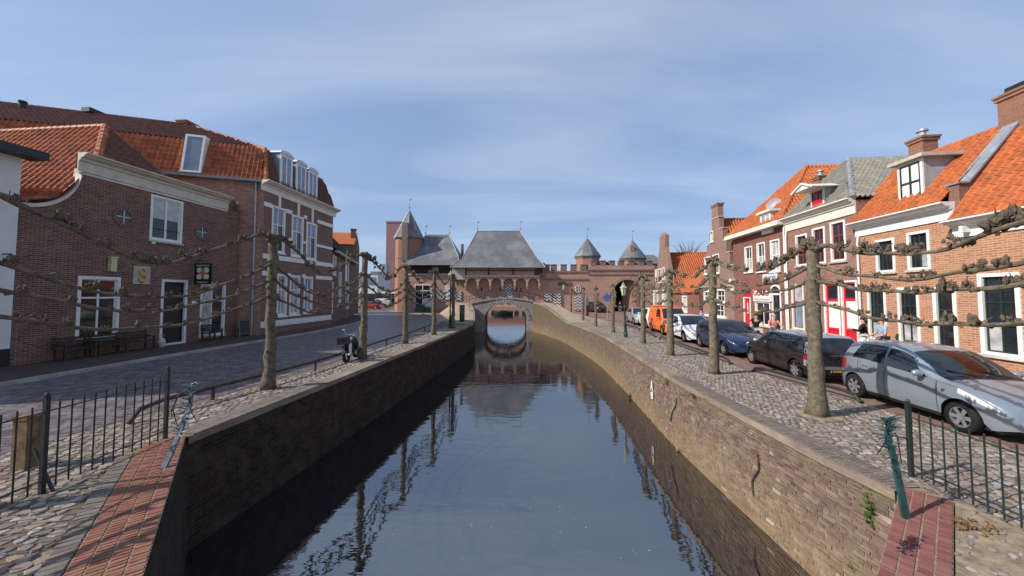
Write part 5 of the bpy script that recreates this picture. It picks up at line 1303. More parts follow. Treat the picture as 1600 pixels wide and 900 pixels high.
for sx, sz in ((-1, 1), (1, 1), (-1, -1), (1, -1)):
    c_ = MB(); cy_, cz_ = -.55 + sx * .17, -.53 + sz * .15; c_.extr([(cy_ + .145 * math.cos(t) * abs(math.cos(t)) ** -.35 if abs(math.cos(t)) > .01 else cy_, cz_ + .125 * math.sin(t) * max(.01, abs(math.sin(t))) ** -.35) for t in np.linspace(.05, 2 * math.pi + .05, 17)[:-1]], lambda p, q: (-.034, p, q), lambda p, q: (-.0301, p, q)); c_.build('shield_field', 'white_paint', bd)
c_ = MB(); c_.box(-.038, -.62, -.78, -.0302, -.48, -.28); c_.lump((-.036, -.55, -.5), (.008, .14, .09), jit=.1); c_.build('lion', 'lens_amber', bd)
c_ = MB(); c_.box(-.033, -.9, -.2, -.0301, -.2, -.12); c_.box(-.033, -.85, -.98, -.0301, -.25, -.92); c_.build('lettering_strip', 'copper_green', bd)
m = MB(); m.tube([(0, 0, 0), (-.2, -.25, -.03), (-.1, -.4, .05), (-.3, -.5, 0)], .02, 5); u_, z_ = h.loc(78, 428)
o = m.build('wall_ornament', 'stone', None, loc=h.wpt(u_, 0, z_), rotz=math.atan2(h.u.y, h.u.x)); tag(o, 'small twisted metal ornament on the pub wall', 'ornament')

# big mansard house behind the pub
A2 = v2(gp(406, 526)); fd = Vector((.07, 1)).normalized(); B2 = (A2[0] + fd.x * 7.9, A2[1] + fd.y * 7.9)
h = House('mansard_house', 'three storey brick house with mansard roof, skylight and three arched dormers', A2, B2); MAN = h
Hm = h.loc(411, 284)[1]; Hm = (Hm + h.loc(509, 325)[1]) / 2
ops = [h.op(424, 445, 323, 395), h.op(455, 473.5, 337, 401), h.op(478, 494.5, 348, 406), h.op(432, 448, 428, 494), h.op(452, 468, 430, 492), h.op(474, 488, 432, 489)]
m = MB(); facade(m, 0, h.W, -.1, Hm, ops)
m.face([(h.W, 0, 0), (h.W, 6, 0), (h.W, 6, Hm), (h.W, 0, Hm)])
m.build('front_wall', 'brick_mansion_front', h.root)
for o in ops[:3]: window(h, o, (.5,), (.62,), 'white_paint', None, .13, .07, sill='white_paint', glass='glass', alt={(0, 1): 'glass_sky', (1, 1): 'glass_sky', (0, 0): 'glass_curtain'})
for o in ops[3:]: window(h, o, (.5,), (.65,), 'white_paint', None, .15, .08, sill='white_paint', glass='glass_curtain', alt={(0, 1): 'glass_sky', (1, 1): 'glass_sky'})
for z_, hh in ((ops[0][3] - .1, .28), (ops[0][2] - .35, .32), (ops[3][3] - .05, .3), (ops[3][2] - .45, .4), (ops[0][2] + 1.1, .2)):
    us = [0] + [v for o in ops[:3] for v in o[:2]] + [h.W]
    solid = z_ < ops[0][2] - .3
    for a_, b_ in ([(0, h.W)] if solid and not ops[3][2] < z_ < ops[3][3] else list(zip(us[::2], us[1::2]))): MB().box(a_, -.05, z_ - hh / 2, b_, .0, z_ + hh / 2).build('stone_band', 'white_paint', h.root)
for o in ops[:3]:
    c_ = (o[0] + o[1]) / 2; MB().box(c_ - .1, -.08, o[3], c_ + .1, 0, Hm - .55).build('keystone', 'white_paint', h.root)
cornice(h, -.3, h.W + .35, Hm + .12, .65, .55, 'cream')
# side wall runs obliquely back to the left
dirS = Vector((-.93, -.30)).normalized()                   # world
sw_ = Vector((dirS.dot(Vector((h.u.x, h.u.y))), dirS.dot(Vector((h.n.x, h.n.y)))))  # local (u, v)
def SP(s, z, off=0.0):
    nx, ny = sw_.y, -sw_.x                                  # inward of the side wall
    if nx < 0: nx, ny = -nx, -ny
    return Vector((sw_.x * s + nx * off, sw_.y * s + ny * off, z))
LS = 22
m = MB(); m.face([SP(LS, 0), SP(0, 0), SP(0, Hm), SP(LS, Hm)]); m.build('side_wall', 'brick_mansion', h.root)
zb_ = Hm + 2.55; rec_ = .75; zrg = h.loc(312, 182, 6)[1]; half = 5.2
inn = lambda s, z, off: SP(s, z, off)
FC = Vector((0, 0, Hm + .1)); FB = Vector((rec_ + .05, rec_ * .9, zb_)); FB2 = Vector((h.W - .5, rec_, zb_))
ms_ = MB()
ms_.face([SP(LS, Hm + .1, -.12), SP(-.1, Hm + .1, -.12), FB, inn(LS, zb_, rec_)])
ms_.face([Vector((-.1, -.15, Hm + .1)), Vector((h.W + .1, -.15, Hm + .1)), FB2, FB]); ms_.face([Vector((h.W + .1, -.15, Hm + .1)), Vector((h.W + .1, 8, Hm + .1)), Vector((h.W - .5, 8, zb_)), FB2])
RG0 = inn(6.6, zrg, half); RG1 = inn(LS, zrg, half)
ms_.face([inn(LS, zb_, rec_), FB, RG0, RG1]); ms_.face([FB, FB2, RG0]); ms_.face([FB2, Vector((h.W - .5, 8, zb_)), RG1, RG0])
rf = ms_.build('roof', 'tile_red', h.root)
Us = (SP(-.1, 0) - SP(LS, 0)).normalized(); P0 = SP(LS, Hm + .1, -.12); Vv = inn(LS, zb_, rec_) - P0
sk = h.op  # skylight is placed on the lower slope
tiles(h, rf, P0, Us, Vv - Us * Vv.dot(Us), [(LS - 13, 0), (LS + .1, 0), (LS - .7, Vv.length), (LS - 13, Vv.length)], 'tile_red', 0, .25, .32)
P1 = inn(LS, zb_, rec_); V4 = RG1 - P1; Lr = LS - 6.6
tiles(h, rf, P1, Us, V4, [(0, 0), (LS - rec_, 0), (Lr, V4.length), (0, V4.length)], 'tile_brown', 0, .26, .34)
Vf = FB - Vector((-.1, -.15, Hm + .1)); tiles(h, rf, (-.1, -.15, Hm + .1), (1, 0, 0), Vector((0, Vf.y, Vf.z)), [(0.1, 0), (h.W + .1, 0), (h.W - .5, Vf.length - .1), (.85, Vf.length - .1)], 'tile_brown', 0, .25, .32)
ridge(rf, SP(-.1, Hm + .12, -.12), FB, 'tile_red', .15); ridge(rf, FB, RG0, 'tile_red', .15); ridge(rf, RG0, RG1, 'tile_brown', .13)
MB().bar(SP(LS, Hm + .05, -.2), SP(0, Hm + .05, -.2), .2, .16).build('gutter', 'lead', h.root)
m = MB(); p_ = SP(.45, 0, -.1); m.tube([(p_.x, p_.y, .1), (p_.x, p_.y, Hm)], .06, 8); m.build('downpipe', 'zinc', h.root)
# skylight: a tall white framed window in the lower slope
def side_hit(px, py, off):
    d = ray(px, py); a = h.wpt(*SP(0, 0, off)[:2], 0); b = h.wpt(*SP(10, 0, off)[:2], 0); e = (b - a).normalized(); n = Vector((-e.y, e.x, 0)); t = (a - Vector((0, 0, EYE))).dot(n) / d.dot(n)
    p = Vector((0, 0, EYE)) + d * t; return (p - a).dot(e), p.z
s0, _ = side_hit(286, 242, 0); s1, _ = side_hit(318, 242, 0); _, zt = side_hit(302, 212, .4); _, zl = side_hit(302, 271, 0)
offz = lambda z: -.12 + (z - Hm - .1) / (zb_ - Hm - .1) * (rec_ + .12) * .5
w = MB(); fr = [(s0, s0 - .12, zl, zt), (s1 + .12, s1, zl, zt), (s0 - .12, s1 + .12, zl, zl + .12), (s0 - .12, s1 + .12, zt - .14, zt)]
for a_, b_, c_, d_ in fr:
    q = [SP(a_, c_, offz(c_) - .16), SP(b_, c_, offz(c_) - .16), SP(b_, d_, offz(d_) - .16), SP(a_, d_, offz(d_) - .16)]; q2 = [SP(a_, c_, offz(c_) + .4), SP(b_, c_, offz(c_) + .4), SP(b_, d_, offz(d_) + .4), SP(a_, d_, offz(d_) + .4)]; w.raw(q + q2, [(0, 1, 2, 3), (7, 6, 5, 4), (0, 4, 5, 1), (1, 5, 6, 2), (2, 6, 7, 3), (3, 7, 4, 0)])
w = w.build('skylight', 'white_paint', h.root)
MB().face([SP(a_, z_, offz(z_) - .13) for a_, z_ in ((s0 - .1, zl + .1), (s1 + .1, zl + .1), (s1 + .1, zt - .12), (s0 - .1, zt - .12))]).build('pane', 'glass_sky', w)
# dormers on the front
for a_, b_, c_, d_ in ((437, 456.5, 243, 296), (461.5, 478, 257, 307), (480.5, 495.5, 268, 317)):
    u0, u1, z0, z1 = h.op(a_, b_, c_, d_, -.1); z0 = Hm + .1
    dm = MB(); dm.box(u0, -.08, z0, u1, 1.6, z1); dm = dm.build('dormer', 'lead', h.root); c0, hw_ = (u0 + u1) / 2, (u1 - u0) / 2
    window(dm, (u0, u1, z0, z1), (.5,), (), 'white_paint', None, .12, .1, y=-.1, rec=-.01, sill=None, glass='glass_sky', proud=.04)
    q = MB(); q.extr([(c0 + (hw_ + .08) * math.cos(t), z1 + .45 * hw_ * math.sin(t)) for t in np.linspace(0, math.pi, 10)], lambda p, q_: (p, -.2, q_), lambda p, q_: (p, 1.7, q_)); q.build('dormer_roof', 'far_white', dm)
chimney(h.root, *RG0[:2], zrg - 1.5, zrg + .15, .9, .7, False)
m = MB(); m.box(-.6, -.3, 0, .6, .3, .3); vb_ = m.build('vent_box', 'iron', h.root); vb_.location = inn(11.8, zrg - .1, half)
m = MB(); m.lathe([(.14, 0), (.14, .4), (.2, .42), (.2, .55)], n=8); vb_ = m.build('roof_vent', 'black_paint', h.root); vb_.location = inn(14.6, lerp(zb_, zrg, .72), lerp(rec_, half, .72))

# houses further along the left road
h = House('brick_house', 'dark brick terraced house with brown tiled roof beyond the mansard house', (-16.2, 32.2), (-20.2, 46)); L3 = h
H3_ = (h.loc(507, 384)[1] + h.loc(548, 407)[1]) / 2
ops = [h.op(519, 525, 399, 430), h.op(539.5, 545, 408, 440), h.op(514, 520, 440, 490), h.op(529, 533, 425, 472), h.op(540, 545, 440, 482)]
ops = [(max(.2, o[0]), max(.6, o[1]), max(.6, o[2]), min(o[3], H3_ - .3)) for o in ops]
body(h, H3_, 8, 'brick_far', ops)
for o in ops: window(h, o, (), (.5,), 'white_paint', None, .12, .07, glass='glass_curtain')
m = MB(); zr_ = H3_ + 4.4; m.face([(0, -.3, H3_), (h.W + .2, -.3, H3_), (h.W + .2, 4, zr_), (0, 4, zr_)]); m.face([(h.W + .2, 8.3, H3_), (0, 8.3, H3_), (0, 4, zr_), (h.W + .2, 4, zr_)]); m.face([(h.W + .2, -.3, H3_), (h.W + .2, 8.3, H3_), (h.W + .2, 4, zr_)])
rf = m.build('roof', 'tile_dark', h.root); V1 = Vector((0, 4.3, 4.4)); tiles(h, rf, (0, -.3, H3_), (1, 0, 0), V1, [(0, 0), (h.W + .2, 0), (h.W + .2, V1.length), (0, V1.length)], 'tile_dark', 0, .28, .36)
MB().box(0, -.5, H3_ - .2, h.W + .3, -.2, H3_ + .02).build('gutter', 'stone', h.root)
pipe(h, h.W * .55, .1, H3_ - .2)
h = House('rear_gable', 'small brick gable with orange tiles and chimney behind the dark roofed house', (dp(526, 400, 46).x - 5, 47.5), (dp(536, 400, 46).x, 49)); z1_ = dp(535, 353, 47).z
m = MB(); m.box(0, 0, 0, h.W, 5, z1_ - 2.2); m.face([(h.W, 0, z1_ - 2.2), (h.W, 5, z1_ - 2.2), (h.W, 2.5, z1_ - .3)]); m.build('wall', 'brick_far', h.root)
m = MB(); m.face([(-.1, -.2, z1_ - 2.2), (h.W + .1, -.2, z1_ - 2.2), (h.W + .1, 2.5, z1_ - .2), (-.1, 2.5, z1_ - .2)]); m.face([(h.W, 5.2, z1_ - 2.2), (0, 5.2, z1_ - 2.2), (0, 2.5, z1_ - .2), (h.W, 2.5, z1_ - .2)]); rf = m.build('roof', 'tile_orange', h.root)
chimney(h.root, h.W - .3, 1.5, z1_ - 3, z1_ + .2, .6, .6, False)

# far buildings
h = thing('high_rise', 'plain reddish brown high-rise slab far behind the gate tower', 'building', (dp(616, 460, 190).x, 190, 0))
wd = 28 * 190 / 560; zt = dp(616, 348, 190).z
m = MB(); m.box(-wd / 2, 0, 0, wd / 2 + 3, 12, zt); m.build('wall', 'brick_highrise', h); MB().box(-wd / 2 - .2, -.2, zt, wd / 2 + 3.2, 12.2, zt + .8).build('parapet', 'brick_highrise', h)
h = thing('low_office', 'low reddish office block with a pale blue rooftop box beyond the gate', 'building', (dp(600, 460, 150).x, 150, 0))
m = MB(); m.box(-20, 0, 0, 12, 15, dp(600, 428, 150).z); m.build('wall', 'brick_highrise', h); m = MB(); m.box(-1.7, 1, dp(600, 428, 150).z, .6, 5, dp(600, 412, 150).z); m.build('roof_box', 'far_teal', h)
m = MB(); m.box(-6, .8, dp(600, 428, 150).z, -1.9, 6, dp(600, 424, 150).z); m.build('roof_terrace', 'far_glass', h)
h = thing('glass_office', 'pale modern office with glass upper windows at the end of the left road', 'building', (dp(556, 460, 100).x, 100, 0))
zt = dp(556, 430, 100).z; m = MB(); m.box(-9, 0, 0, 6, 10, zt); m.build('wall', 'far_white', h)
for i in range(7):
    w = MB(); w.box(-8.6 + i * 2.05, -.12, zt - 2.6, -6.9 + i * 2.05, -.02, zt - .6); w.build('window', 'far_glass', h)
    w = MB(); w.box(-8.6 + i * 2.05, -.12, .8, -6.9 + i * 2.05, -.02, 3.2); w.build('window', 'far_glass', h)
h = thing('pavilion', 'low teal pavilion with white awning beside the gate tower', 'building', (dp(603, 460, 80).x, 80, 0))
m = MB(); m.box(-6, 0, 0, 3.2, 6, 2.9); m.build('wall', 'far_teal', h); m = MB(); m.box(-6.3, -1.2, 2.9, 3.4, 6.2, 3.3); m.build('roof', 'white_paint', h)
for i in range(5):
    w = MB(); w.box(-5.6 + i * 1.75, -.1, .5, -4.3 + i * 1.75, -.02, 2.5); w.build('window', 'glass', h)
h = thing('far_house', 'low building seen through the bridge arch', 'building', (gx(790, 130), 130, -2))
m = MB(); m.box(-9, 0, 0, 9, 8, 4.4); m.build('wall', 'brick_gate', h)
m = MB(); m.face([(-9.3, -.3, 4.4), (9.3, -.3, 4.4), (9.3, 4, 7), (-9.3, 4, 7)]); m.face([(9.3, 8.3, 4.4), (-9.3, 8.3, 4.4), (-9.3, 4, 7), (9.3, 4, 7)]); m.build('roof', 'tile_brown', h)
for i in range(6): MB().box(-8 + i * 2.8, -.1, 1.2, -6.6 + i * 2.8, -.02, 3.2).build('window', 'glass', h)
bo = thing('moored_boat', 'small dark boat moored beyond the bridge arch', 'boat', (gx(787, 84), 84, ZW))
def hull(u, v):
    x = -2.2 + 4.4 * u; t = abs(2 * u - 1); hw = .8 * (1 - t ** 3.0) + .05; a = (v - .5) * math.pi
    return (x, hw * math.sin(a), -.2 + .85 * (1 - math.cos(a) ** 1.0) + .25 * t ** 2)
MB().grid(hull, 13, 9).build('hull', 'black_paint', bo); MB().box(-1.6, -.5, .3, 1.5, .5, .36).build('deck', 'dark_wood', bo); MB().box(-.5, -.4, .36, .9, .4, 1.0).build('cabin', 'black_paint', bo)
# bare tree crown behind the right roofs
tr = thing('bare_tree', 'bare leafless tree crown behind the orange roof', 'tree', (dp(1075, 400, 66).x, 66, 0)); zt = dp(1075, 377, 66).z
MB().tube([(0, 0, 0), (.1, 0, zt * .5), (0, .1, zt * .75)], [.3, .2, .1], 8).build('trunk', 'bark', tr); m = MB()
for i in range(60):
    a = rng.uniform(0, 6.28); s = Vector((0, 0, zt * rng.uniform(.55, .75))); e = Vector((math.cos(a) * rng.uniform(.5, 3.2), math.sin(a) * rng.uniform(.5, 3), zt * rng.uniform(.85, 1.02)))
    md = s.lerp(e, .5) + Vector((rng.gauss(0, .2), rng.gauss(0, .2), .2)); m.tube([s, md, e], [.06, .035, .012], 4)
m.build('crown', 'bark', tr)

# ================================================================== POLLARDED LIMES
def espalier(label, base, top, tiers, droops, reach, r0, group, seed, ico=1, lean=(0, 0), d=Vector((.107, 1, 0)).normalized(), hang=None):
    global rng
    keep_rng = rng; rng = random.Random(seed)
    root = thing('pollarded_lime', label, 'tree', (base.x, base.y, 0), 0, group)
    m = MB(); n = 15; path = []; rad = []
    for i in range(n):
        t = i / (n - 1); path.append(Vector((lean[0] * t + rng.gauss(0, .012), lean[1] * t + rng.gauss(0, .012), -.03 + t * (top + .03))))
        rad.append(r0 * (1.0 - .28 * t) * (1 + .4 * math.exp(-t * 18)) * (1 + rng.gauss(0, .05)))
    m.tube(path, rad, 12, jit=.09)
    for k in range(18):
        t = rng.uniform(.12, .97); a = rng.uniform(0, 6.28); rr = r0 * (1 - .28 * t); p = Vector((lean[0] * t, lean[1] * t, t * top))
        s = rng.uniform(.22, .5) * r0; m.lump(p + Vector((math.cos(a) * rr * .8, math.sin(a) * rr * .8, 0)), (s, s, s * rng.uniform(.7, 1.5)), 0, .25, ico)
    m.build('trunk', 'bark', root, smooth=True)
    # gnarled head
    m = MB()
    for k in range(9):
        a = rng.uniform(0, 6.28); s = rng.uniform(.07, .12); m.lump((lean[0] + math.cos(a) * .12, lean[1] + math.sin(a) * .12, top + rng.uniform(-.12, .1)), (s, s, s), 0, .3, ico)
    m.build('crown', 'knob', root)
    for ti, (h, dr) in enumerate(zip(tiers, droops)):
        for sg in (-1, 1):
            m = MB(); pts = []; rad = []; nb = 15; L = (reach[0] if sg < 0 else reach[1]); ph = rng.uniform(0, 6)
            for i in range(nb):
                t = i / (nb - 1); s = L * t
                fall = (1 - (1 - t) ** 1.8) if ti else (lambda q: q * q * (3 - 2 * q))(max(0, (t - .12) / .88))
                z = h + (.1 * math.sin(min(1, t / .3) * math.pi) if ti == 0 else 0) - dr * fall + .022 * math.sin(t * 11 + ph) * min(1, 4 * t)
                pts.append(d * (sg * s) + Vector((lean[0] * h / top + .03 * math.sin(t * 7 + ph), 0, z))); rad.append(lerp(.058 if ti == 0 else .046, .027, t ** .6) * (1 + rng.gauss(0, .08)))
            m.tube(pts, rad, 8, 0, jit=.1)
            def at(s):
                t = min(.999, s / L); i = int(t * (nb - 1)); return pts[i].lerp(pts[i + 1], t * (nb - 1) - i)
            s = rng.uniform(.15, .35)
            while s < L:                                            # pollard fists
                p = at(s); big = (1.5 if ti == 0 else 1.0) * rng.uniform(.55, 1.35)
                for q in range(rng.randint(6, 11)):
                    r_ = rng.uniform(.014, .03) * big; m.lump(p + Vector((rng.gauss(0, .035 * big), rng.gauss(0, .05 * big), .02 + abs(rng.gauss(.03, .03)) * big)), (r_ * rng.uniform(.7, 1.2), r_ * rng.uniform(.7, 1.3), r_ * rng.uniform(1, 2.2)), 1, .4, ico)
                for q in range(rng.randint(0, 3)):
                    m.tube([p, p + Vector((rng.gauss(0, .05), rng.gauss(0, .07), rng.uniform(.08, .17) * big))], [.012, .005], 5, 1)
                s += rng.uniform(.22, .6)
            for q in range(int(L * 3)):                             # small spurs and warts
                p = at(rng.uniform(.05, L)); r_ = rng.uniform(.018, .032); m.lump(p + Vector((rng.gauss(0, .025), rng.gauss(0, .03), rng.gauss(.01, .025))), (r_, r_ * 1.2, r_), 1, .4, ico)
            m.build('branch', ['bark', 'knob'], root, smooth=False)
    rng = keep_rng
    return root
ROWD = Vector((.107, 1, 0))
TL = [4.25, 3.63, 3.15, 2.7]; TR = [3.66, 3.36, 3.03, 2.58]; DL = [.9, 1.0, .78, .68]; DR = [.3, .4, .3, .36]
left_lab = ['pollarded lime on the left quay, largest and nearest of its row', 'pollarded lime on the left quay with the moped leaning beside it', 'pollarded lime on the left quay, third from the camera at the road bend', 'pollarded lime on the left quay, just left of the street lamp', 'pollarded lime on the left quay, right beside the street lamp']
dl_row = (TREES_L[3] - TREES_L[0]).normalized()
YL = [4.3] + [t.y for t in TREES_L] + [TREES_L[-1].y + 3]
espalier('pollarded lime standing off the left edge, only its arms in view', Vector((-7.6, 4.3, 0)), 4.4, TL, DL, (2.9, 3.02), .13, 'limes along the left quay', 3, 1, d=dl_row)
for i, t in enumerate(TREES_L):
    k = 1 if i < 2 else .97
    espalier(left_lab[i], t, 4.35 * k, [v * k for v in TL], [v * (1 if i == 0 else .8) for v in DL], ((t.y - YL[i]) / 2 + .05, (YL[i + 2] - t.y) / 2 + .05), .15, 'limes along the left quay', 11 + i, 1 if i < 2 else 0, d=dl_row)
right_lab = ['pollarded lime on the right quay in front of the silver and dark brown cars', 'pollarded lime on the right quay in front of the dark blue car', 'pollarded lime on the right quay in front of the white hatchback', 'pollarded lime on the right quay just right of the leaning street lamp', 'pollarded lime on the right quay just left of the leaning street lamp', 'slim pollarded lime right of the blue diamond sign pole foot', 'slim pollarded lime beside the tall dark info pillar', 'farthest pollarded lime on the right quay beside the far street lamp']
YR = [3.6] + [t.y for t in TREES_R] + [TREES_R[-1].y + 3]
espalier('pollarded lime standing off the right edge, only its arms in view', Vector((6.33, 3.6, 0)), 3.9, TR, DR, (2.4, 2.25), .13, 'limes along the right quay', 41, 1)
for i, t in enumerate(TREES_R):
    k = 1 if i < 4 else .88
    espalier(right_lab[i], t, (3.85 if i < 2 else 3.7) * k, [v * k for v in TR], DR if i < 3 else [.7, .6, .5, .4], (min(1.15 if i > 3 else 9, (t.y - YR[i]) / 2 + .05), min(1.15 if i > 3 else 9, (YR[i + 2] - t.y) / 2 + .05)), .155 if i == 0 else .15 if i < 4 else .12, 'limes along the right quay', 51 + i, 1 if i < 2 else 0, lean=(.03, 0))

# ================================================================== FENCES, THORNED POSTS, RAILS, LAMPS
def fence(label, P, Q, n, hgt, mat='iron', brace=None, ends=True):
    P, Q = Vector(P), Vector(Q); d = (Q - P); root = thing('iron_fence', label, 'fence', P)
    for k in range(n + 1):
        c = d * (k / n)
        if k in (0, n) or k == brace:
            m = MB(); m.box(c.x - .025, c.y - .025, 0, c.x + .025, c.y + .025, hgt + .1); m.lump((c.x, c.y, hgt + .12), (.03, .03, .04), jit=0); m.build('post', mat, root)
        else: MB().tube([(c.x, c.y, .04), (c.x, c.y, hgt)], .0105, 6).build('bar', mat, root)
    for z in (.18, hgt - .1):
        MB().bar((0, 0, z), (d.x, d.y, z), .035, .012).build('rail', mat, root)
    return root
FL0, FL1 = Vector((-6.3, 2.6, 0)), gp(258, 688)
nfl = 28
fl = fence('black iron railing fence on the left quay beside the wooden stump', FL1, FL0, nfl, 1.2, 'iron', 12)
MB().bar((gp(50, 765) - FL1) + Vector((0, 0, .55)), (gp(84, 770) - FL1), .03, .03).build('brace', 'iron', fl)
fr_ = fence('black iron railing fence at the right edge in front of the silver car', gp(1424, 745), Vector((5.62, 2.2, 0)), 21, .98, 'dark_green')
def thorn_post(label, pts, mat, side, seed):
    rr = random.Random(seed); root = thing('thorned_post', label, 'post', pts[0]); o = pts[0]; P = [p - o for p in pts]
    m = MB(); n = 16; path = []
    def bez(t):
        k = t * (len(P) - 1); i = min(len(P) - 2, int(k)); return P[i].lerp(P[i + 1], k - i)
    path = [bez(i / n) for i in range(n + 1)]
    for i in range(n): m.bar(path[i], path[i + 1] + (path[i + 1] - path[i]) * .1, lerp(.085, .045, i / n), .03, up=(0, 1, 0))
    m.build('shaft', mat, root); MB().lathe([(.085, 0), (.085, .02), (.06, .035)], n=10).build('base_plate', mat, root)
    for k in range(40):
        t = lerp(.42, 1.0, k / 39); p = bez(t); a = Vector((rr.choice((-1, 1)) * rr.uniform(.07, .14), rr.uniform(-.06, .06), rr.uniform(-.02, .08)))
        MB().tube([p - a * .25, p + a], [.014, .004], 5).build('spike', mat, root)
    for k, (dx, dz, L) in enumerate(((.2, .15, .9), (-.12, .1, .7), (.3, -.05, .55))):
        p = bez(.75); q = Vector((p.x + side * dx * .6, p.y + rr.uniform(-.1, .2), p.z + dz)); e = Vector((p.x + side * (dx + .22), p.y + .25, max(.25, p.z - L * .5)))
        MB().tube([bez(.98 - .15 * k), q, (q + e) * .5 + Vector((side * .08, 0, .05)), e], [.011, .01, .009, .006], 6).build('curved_rod', 'iron', root)
    return root
b0 = gp(253, 736); thorn_post('grey thorned iron post leaning over the canal from the left red brick strip', [b0, dp(268, 706, b0.y + .12), dp(283, 670, b0.y + .25), dp(297, 632, b0.y + .35), dp(300, 600, b0.y + .4)], 'grey_iron', -1, 2)
b0 = gp(1417, 816); thorn_post('green thorned iron post leaning over the canal from the right red brick strip', [b0, dp(1408, 770, b0.y + .05), dp(1398, 722, b0.y + .1), dp(1387, 680, b0.y + .14), dp(1390, 653, b0.y + .16)], 'green_iron', 1, 3)
# wooden stump behind the left fence
s0 = gp(34, 738) + Vector((-.1, .12, 0)); m = MB(); m.box(-.11, -.1, 0, .11, .1, .8); m.box(-.12, -.11, .76, .12, .11, .82)
tag(m.build('wooden_stump', 'old_wood', None, loc=s0), 'weathered square wooden stump behind the left iron fence', 'stump')
def rail(label, pts, hts, posts, r, mat):
    o = Vector((pts[0].x, pts[0].y, 0)); root = thing('low_rail', label, 'rail', o)
    P = [Vector((p.x, p.y, h)) - o for p, h in zip(pts, hts)]; MB().tube(P, r, 8).build('rail', mat, root)
    for q in posts:
        c = Vector((q.x, q.y, 0)) - o; zt = .3; MB().bar((c.x, c.y, 0), (c.x, c.y, zt), .07, .05).build('post', mat, root)
    return root
lr = [(-7.95, 7.55), (-7.93, 7.75), (-7.85, 8.2), (-7.62, 9.3), (-7.2, 11.3), (-6.95, 12.9), (-6.72, 16), (-6.6, 19), (-6.35, 23), (-6.3, 26.5), (-6.6, 31), (-7.3, 34.5), (-8.9, 38.8), (-11, 44)]
rail('long dark pipe rail between the left road and the cobbled quay', [Vector((x, y, 0)) for x, y in lr], [.03, .26, .33] + [.34] * 11, [Vector((x, y, 0)) for x, y in ((-7.62, 9.25), (-6.95, 12.8), (-6.72, 16), (-6.6, 19), (-6.4, 22.2), (-6.3, 26), (-6.5, 30), (-7.3, 34.4))], .05, 'rust_rail')
def rline(y): return float(np.interp(y, [5, 8.6, 12, 16, 22, 28, 35], [8.75, 8.66, 8.4, 8.35, 8.85, 9.45, 9.75]))
for lab, ya, yb in (('low green grey pipe rail beside the silver and dark brown cars', 9.0, 12.6), ('low pipe rail beside the dark blue and white cars', 13.9, 21.5), ('low pipe rail beside the orange van', 22.5, 30)):
    ys = [ya, ya + .12] + list(np.linspace(ya + .4, yb - .4, 6)) + [yb - .12, yb]; hs = [.03, .17] + [.22] * 6 + [.17, .03]
    rail(lab, [Vector((rline(y), y, 0)) for y in ys], hs, [], .045, 'iron')
def street_lamp(label, base, H, tilt=0):
    root = thing('street_lamp', label, 'lamp', base); root.rotation_euler = (0, tilt, 0); k = H / 4.2
    MB().lathe([(.12, 0), (.12, .25), (.09, .3), (.085, .9), (.06, 1.0), (.05, H * .55), (.065, H * .56), (.04, H * .58), (.035, H - .75)], n=10).build('pole', 'pillar_green', root)
    m = MB(); m.bar((-.28, 0, H - 1.25), (.28, 0, H - 1.25), .03); m.build('ladder_rest', 'pillar_green', root)
    ln = MB().lathe([(.12, H - .75), (.2, H - .3), (.2, H - .28)], n=6).build('lantern', 'lamp_glass', root)
    m = MB().lathe([(.24, H - .28), (.22, H - .24), (.1, H - .1), (.08, H - .06), (.09, H - .02), (.03, H + .02), (.02, H + .12)], n=6); m.build('hood', 'copper_green', root)
    m = MB()
    for i in range(6):
        a = i * math.pi / 3; m.bar((.12 * math.cos(a), .12 * math.sin(a), H - .76), (.205 * math.cos(a), .205 * math.sin(a), H - .27), .02)
    m.build('lantern_frame', 'pillar_green', root)
street_lamp('old style street lamp at the end of the left quay', gp(703, 513), dp(703, 424, gp(703, 513).y).z, R(.5))
street_lamp('old style street lamp leaning slightly on the right quay', gp(978, 527), dp(972, 443, gp(978, 527).y).z, R(-2))
street_lamp('far old style street lamp near the land gate shutters', gp(881, 489), dp(881, 445, gp(881, 489).y).z)
pb = gp(722, 503); pb = Vector((pb.x, pb.y, 0)); zp = ramp_z(pb.y) * .4
m = MB(); m.box(-.24, -.12, -.1, .24, .12, 1.6); m.box(-.26, -.14, 1.6, .26, .14, 1.66); tag(m.build('info_pillar', 'pillar_green', None, loc=pb), 'dark green rectangular pillar beside the bridge ramp', 'pillar')
pb = gp(918, 494); r_ = thing('info_pillar', 'tall dark pillar with blue upper panel near the far trees', 'pillar', pb); MB().box(-.13, -.1, 0, .13, .1, 1.35).build('column', 'black_paint', r_); MB().box(-.17, -.06, 1.35, .17, .06, 2.5).build('panel', 'far_glass', r_)
pb = gp(949, 508); r_ = thing('road_sign', 'blue diamond road sign on a thin grey pole', 'sign', pb); MB().tube([(0, 0, 0), (0, 0, 2.75)], .03, 8).build('pole', 'zinc', r_)
zz = dp(948, 465, pb.y).z; MB().extr([(-.42, zz), (0, zz - .42), (.42, zz), (0, zz + .42)], lambda p, q: (p, -.05, q), lambda p, q: (p, -.035, q)).build('plate', 'sign_blue', r_)
pb = gp(662, 487); m = MB(); m.box(-1.2, -.5, 0, .2, .5, .9); m.box(-1.25, -.55, .9, .25, .55, 1.0); m.box(.25, -.4, 0, 1.1, .4, .75); tag(m.build('utility_cabinet', 'box_green', None, loc=pb), 'squat green cabinet on the square in front of the gatehouse door', 'cabinet')
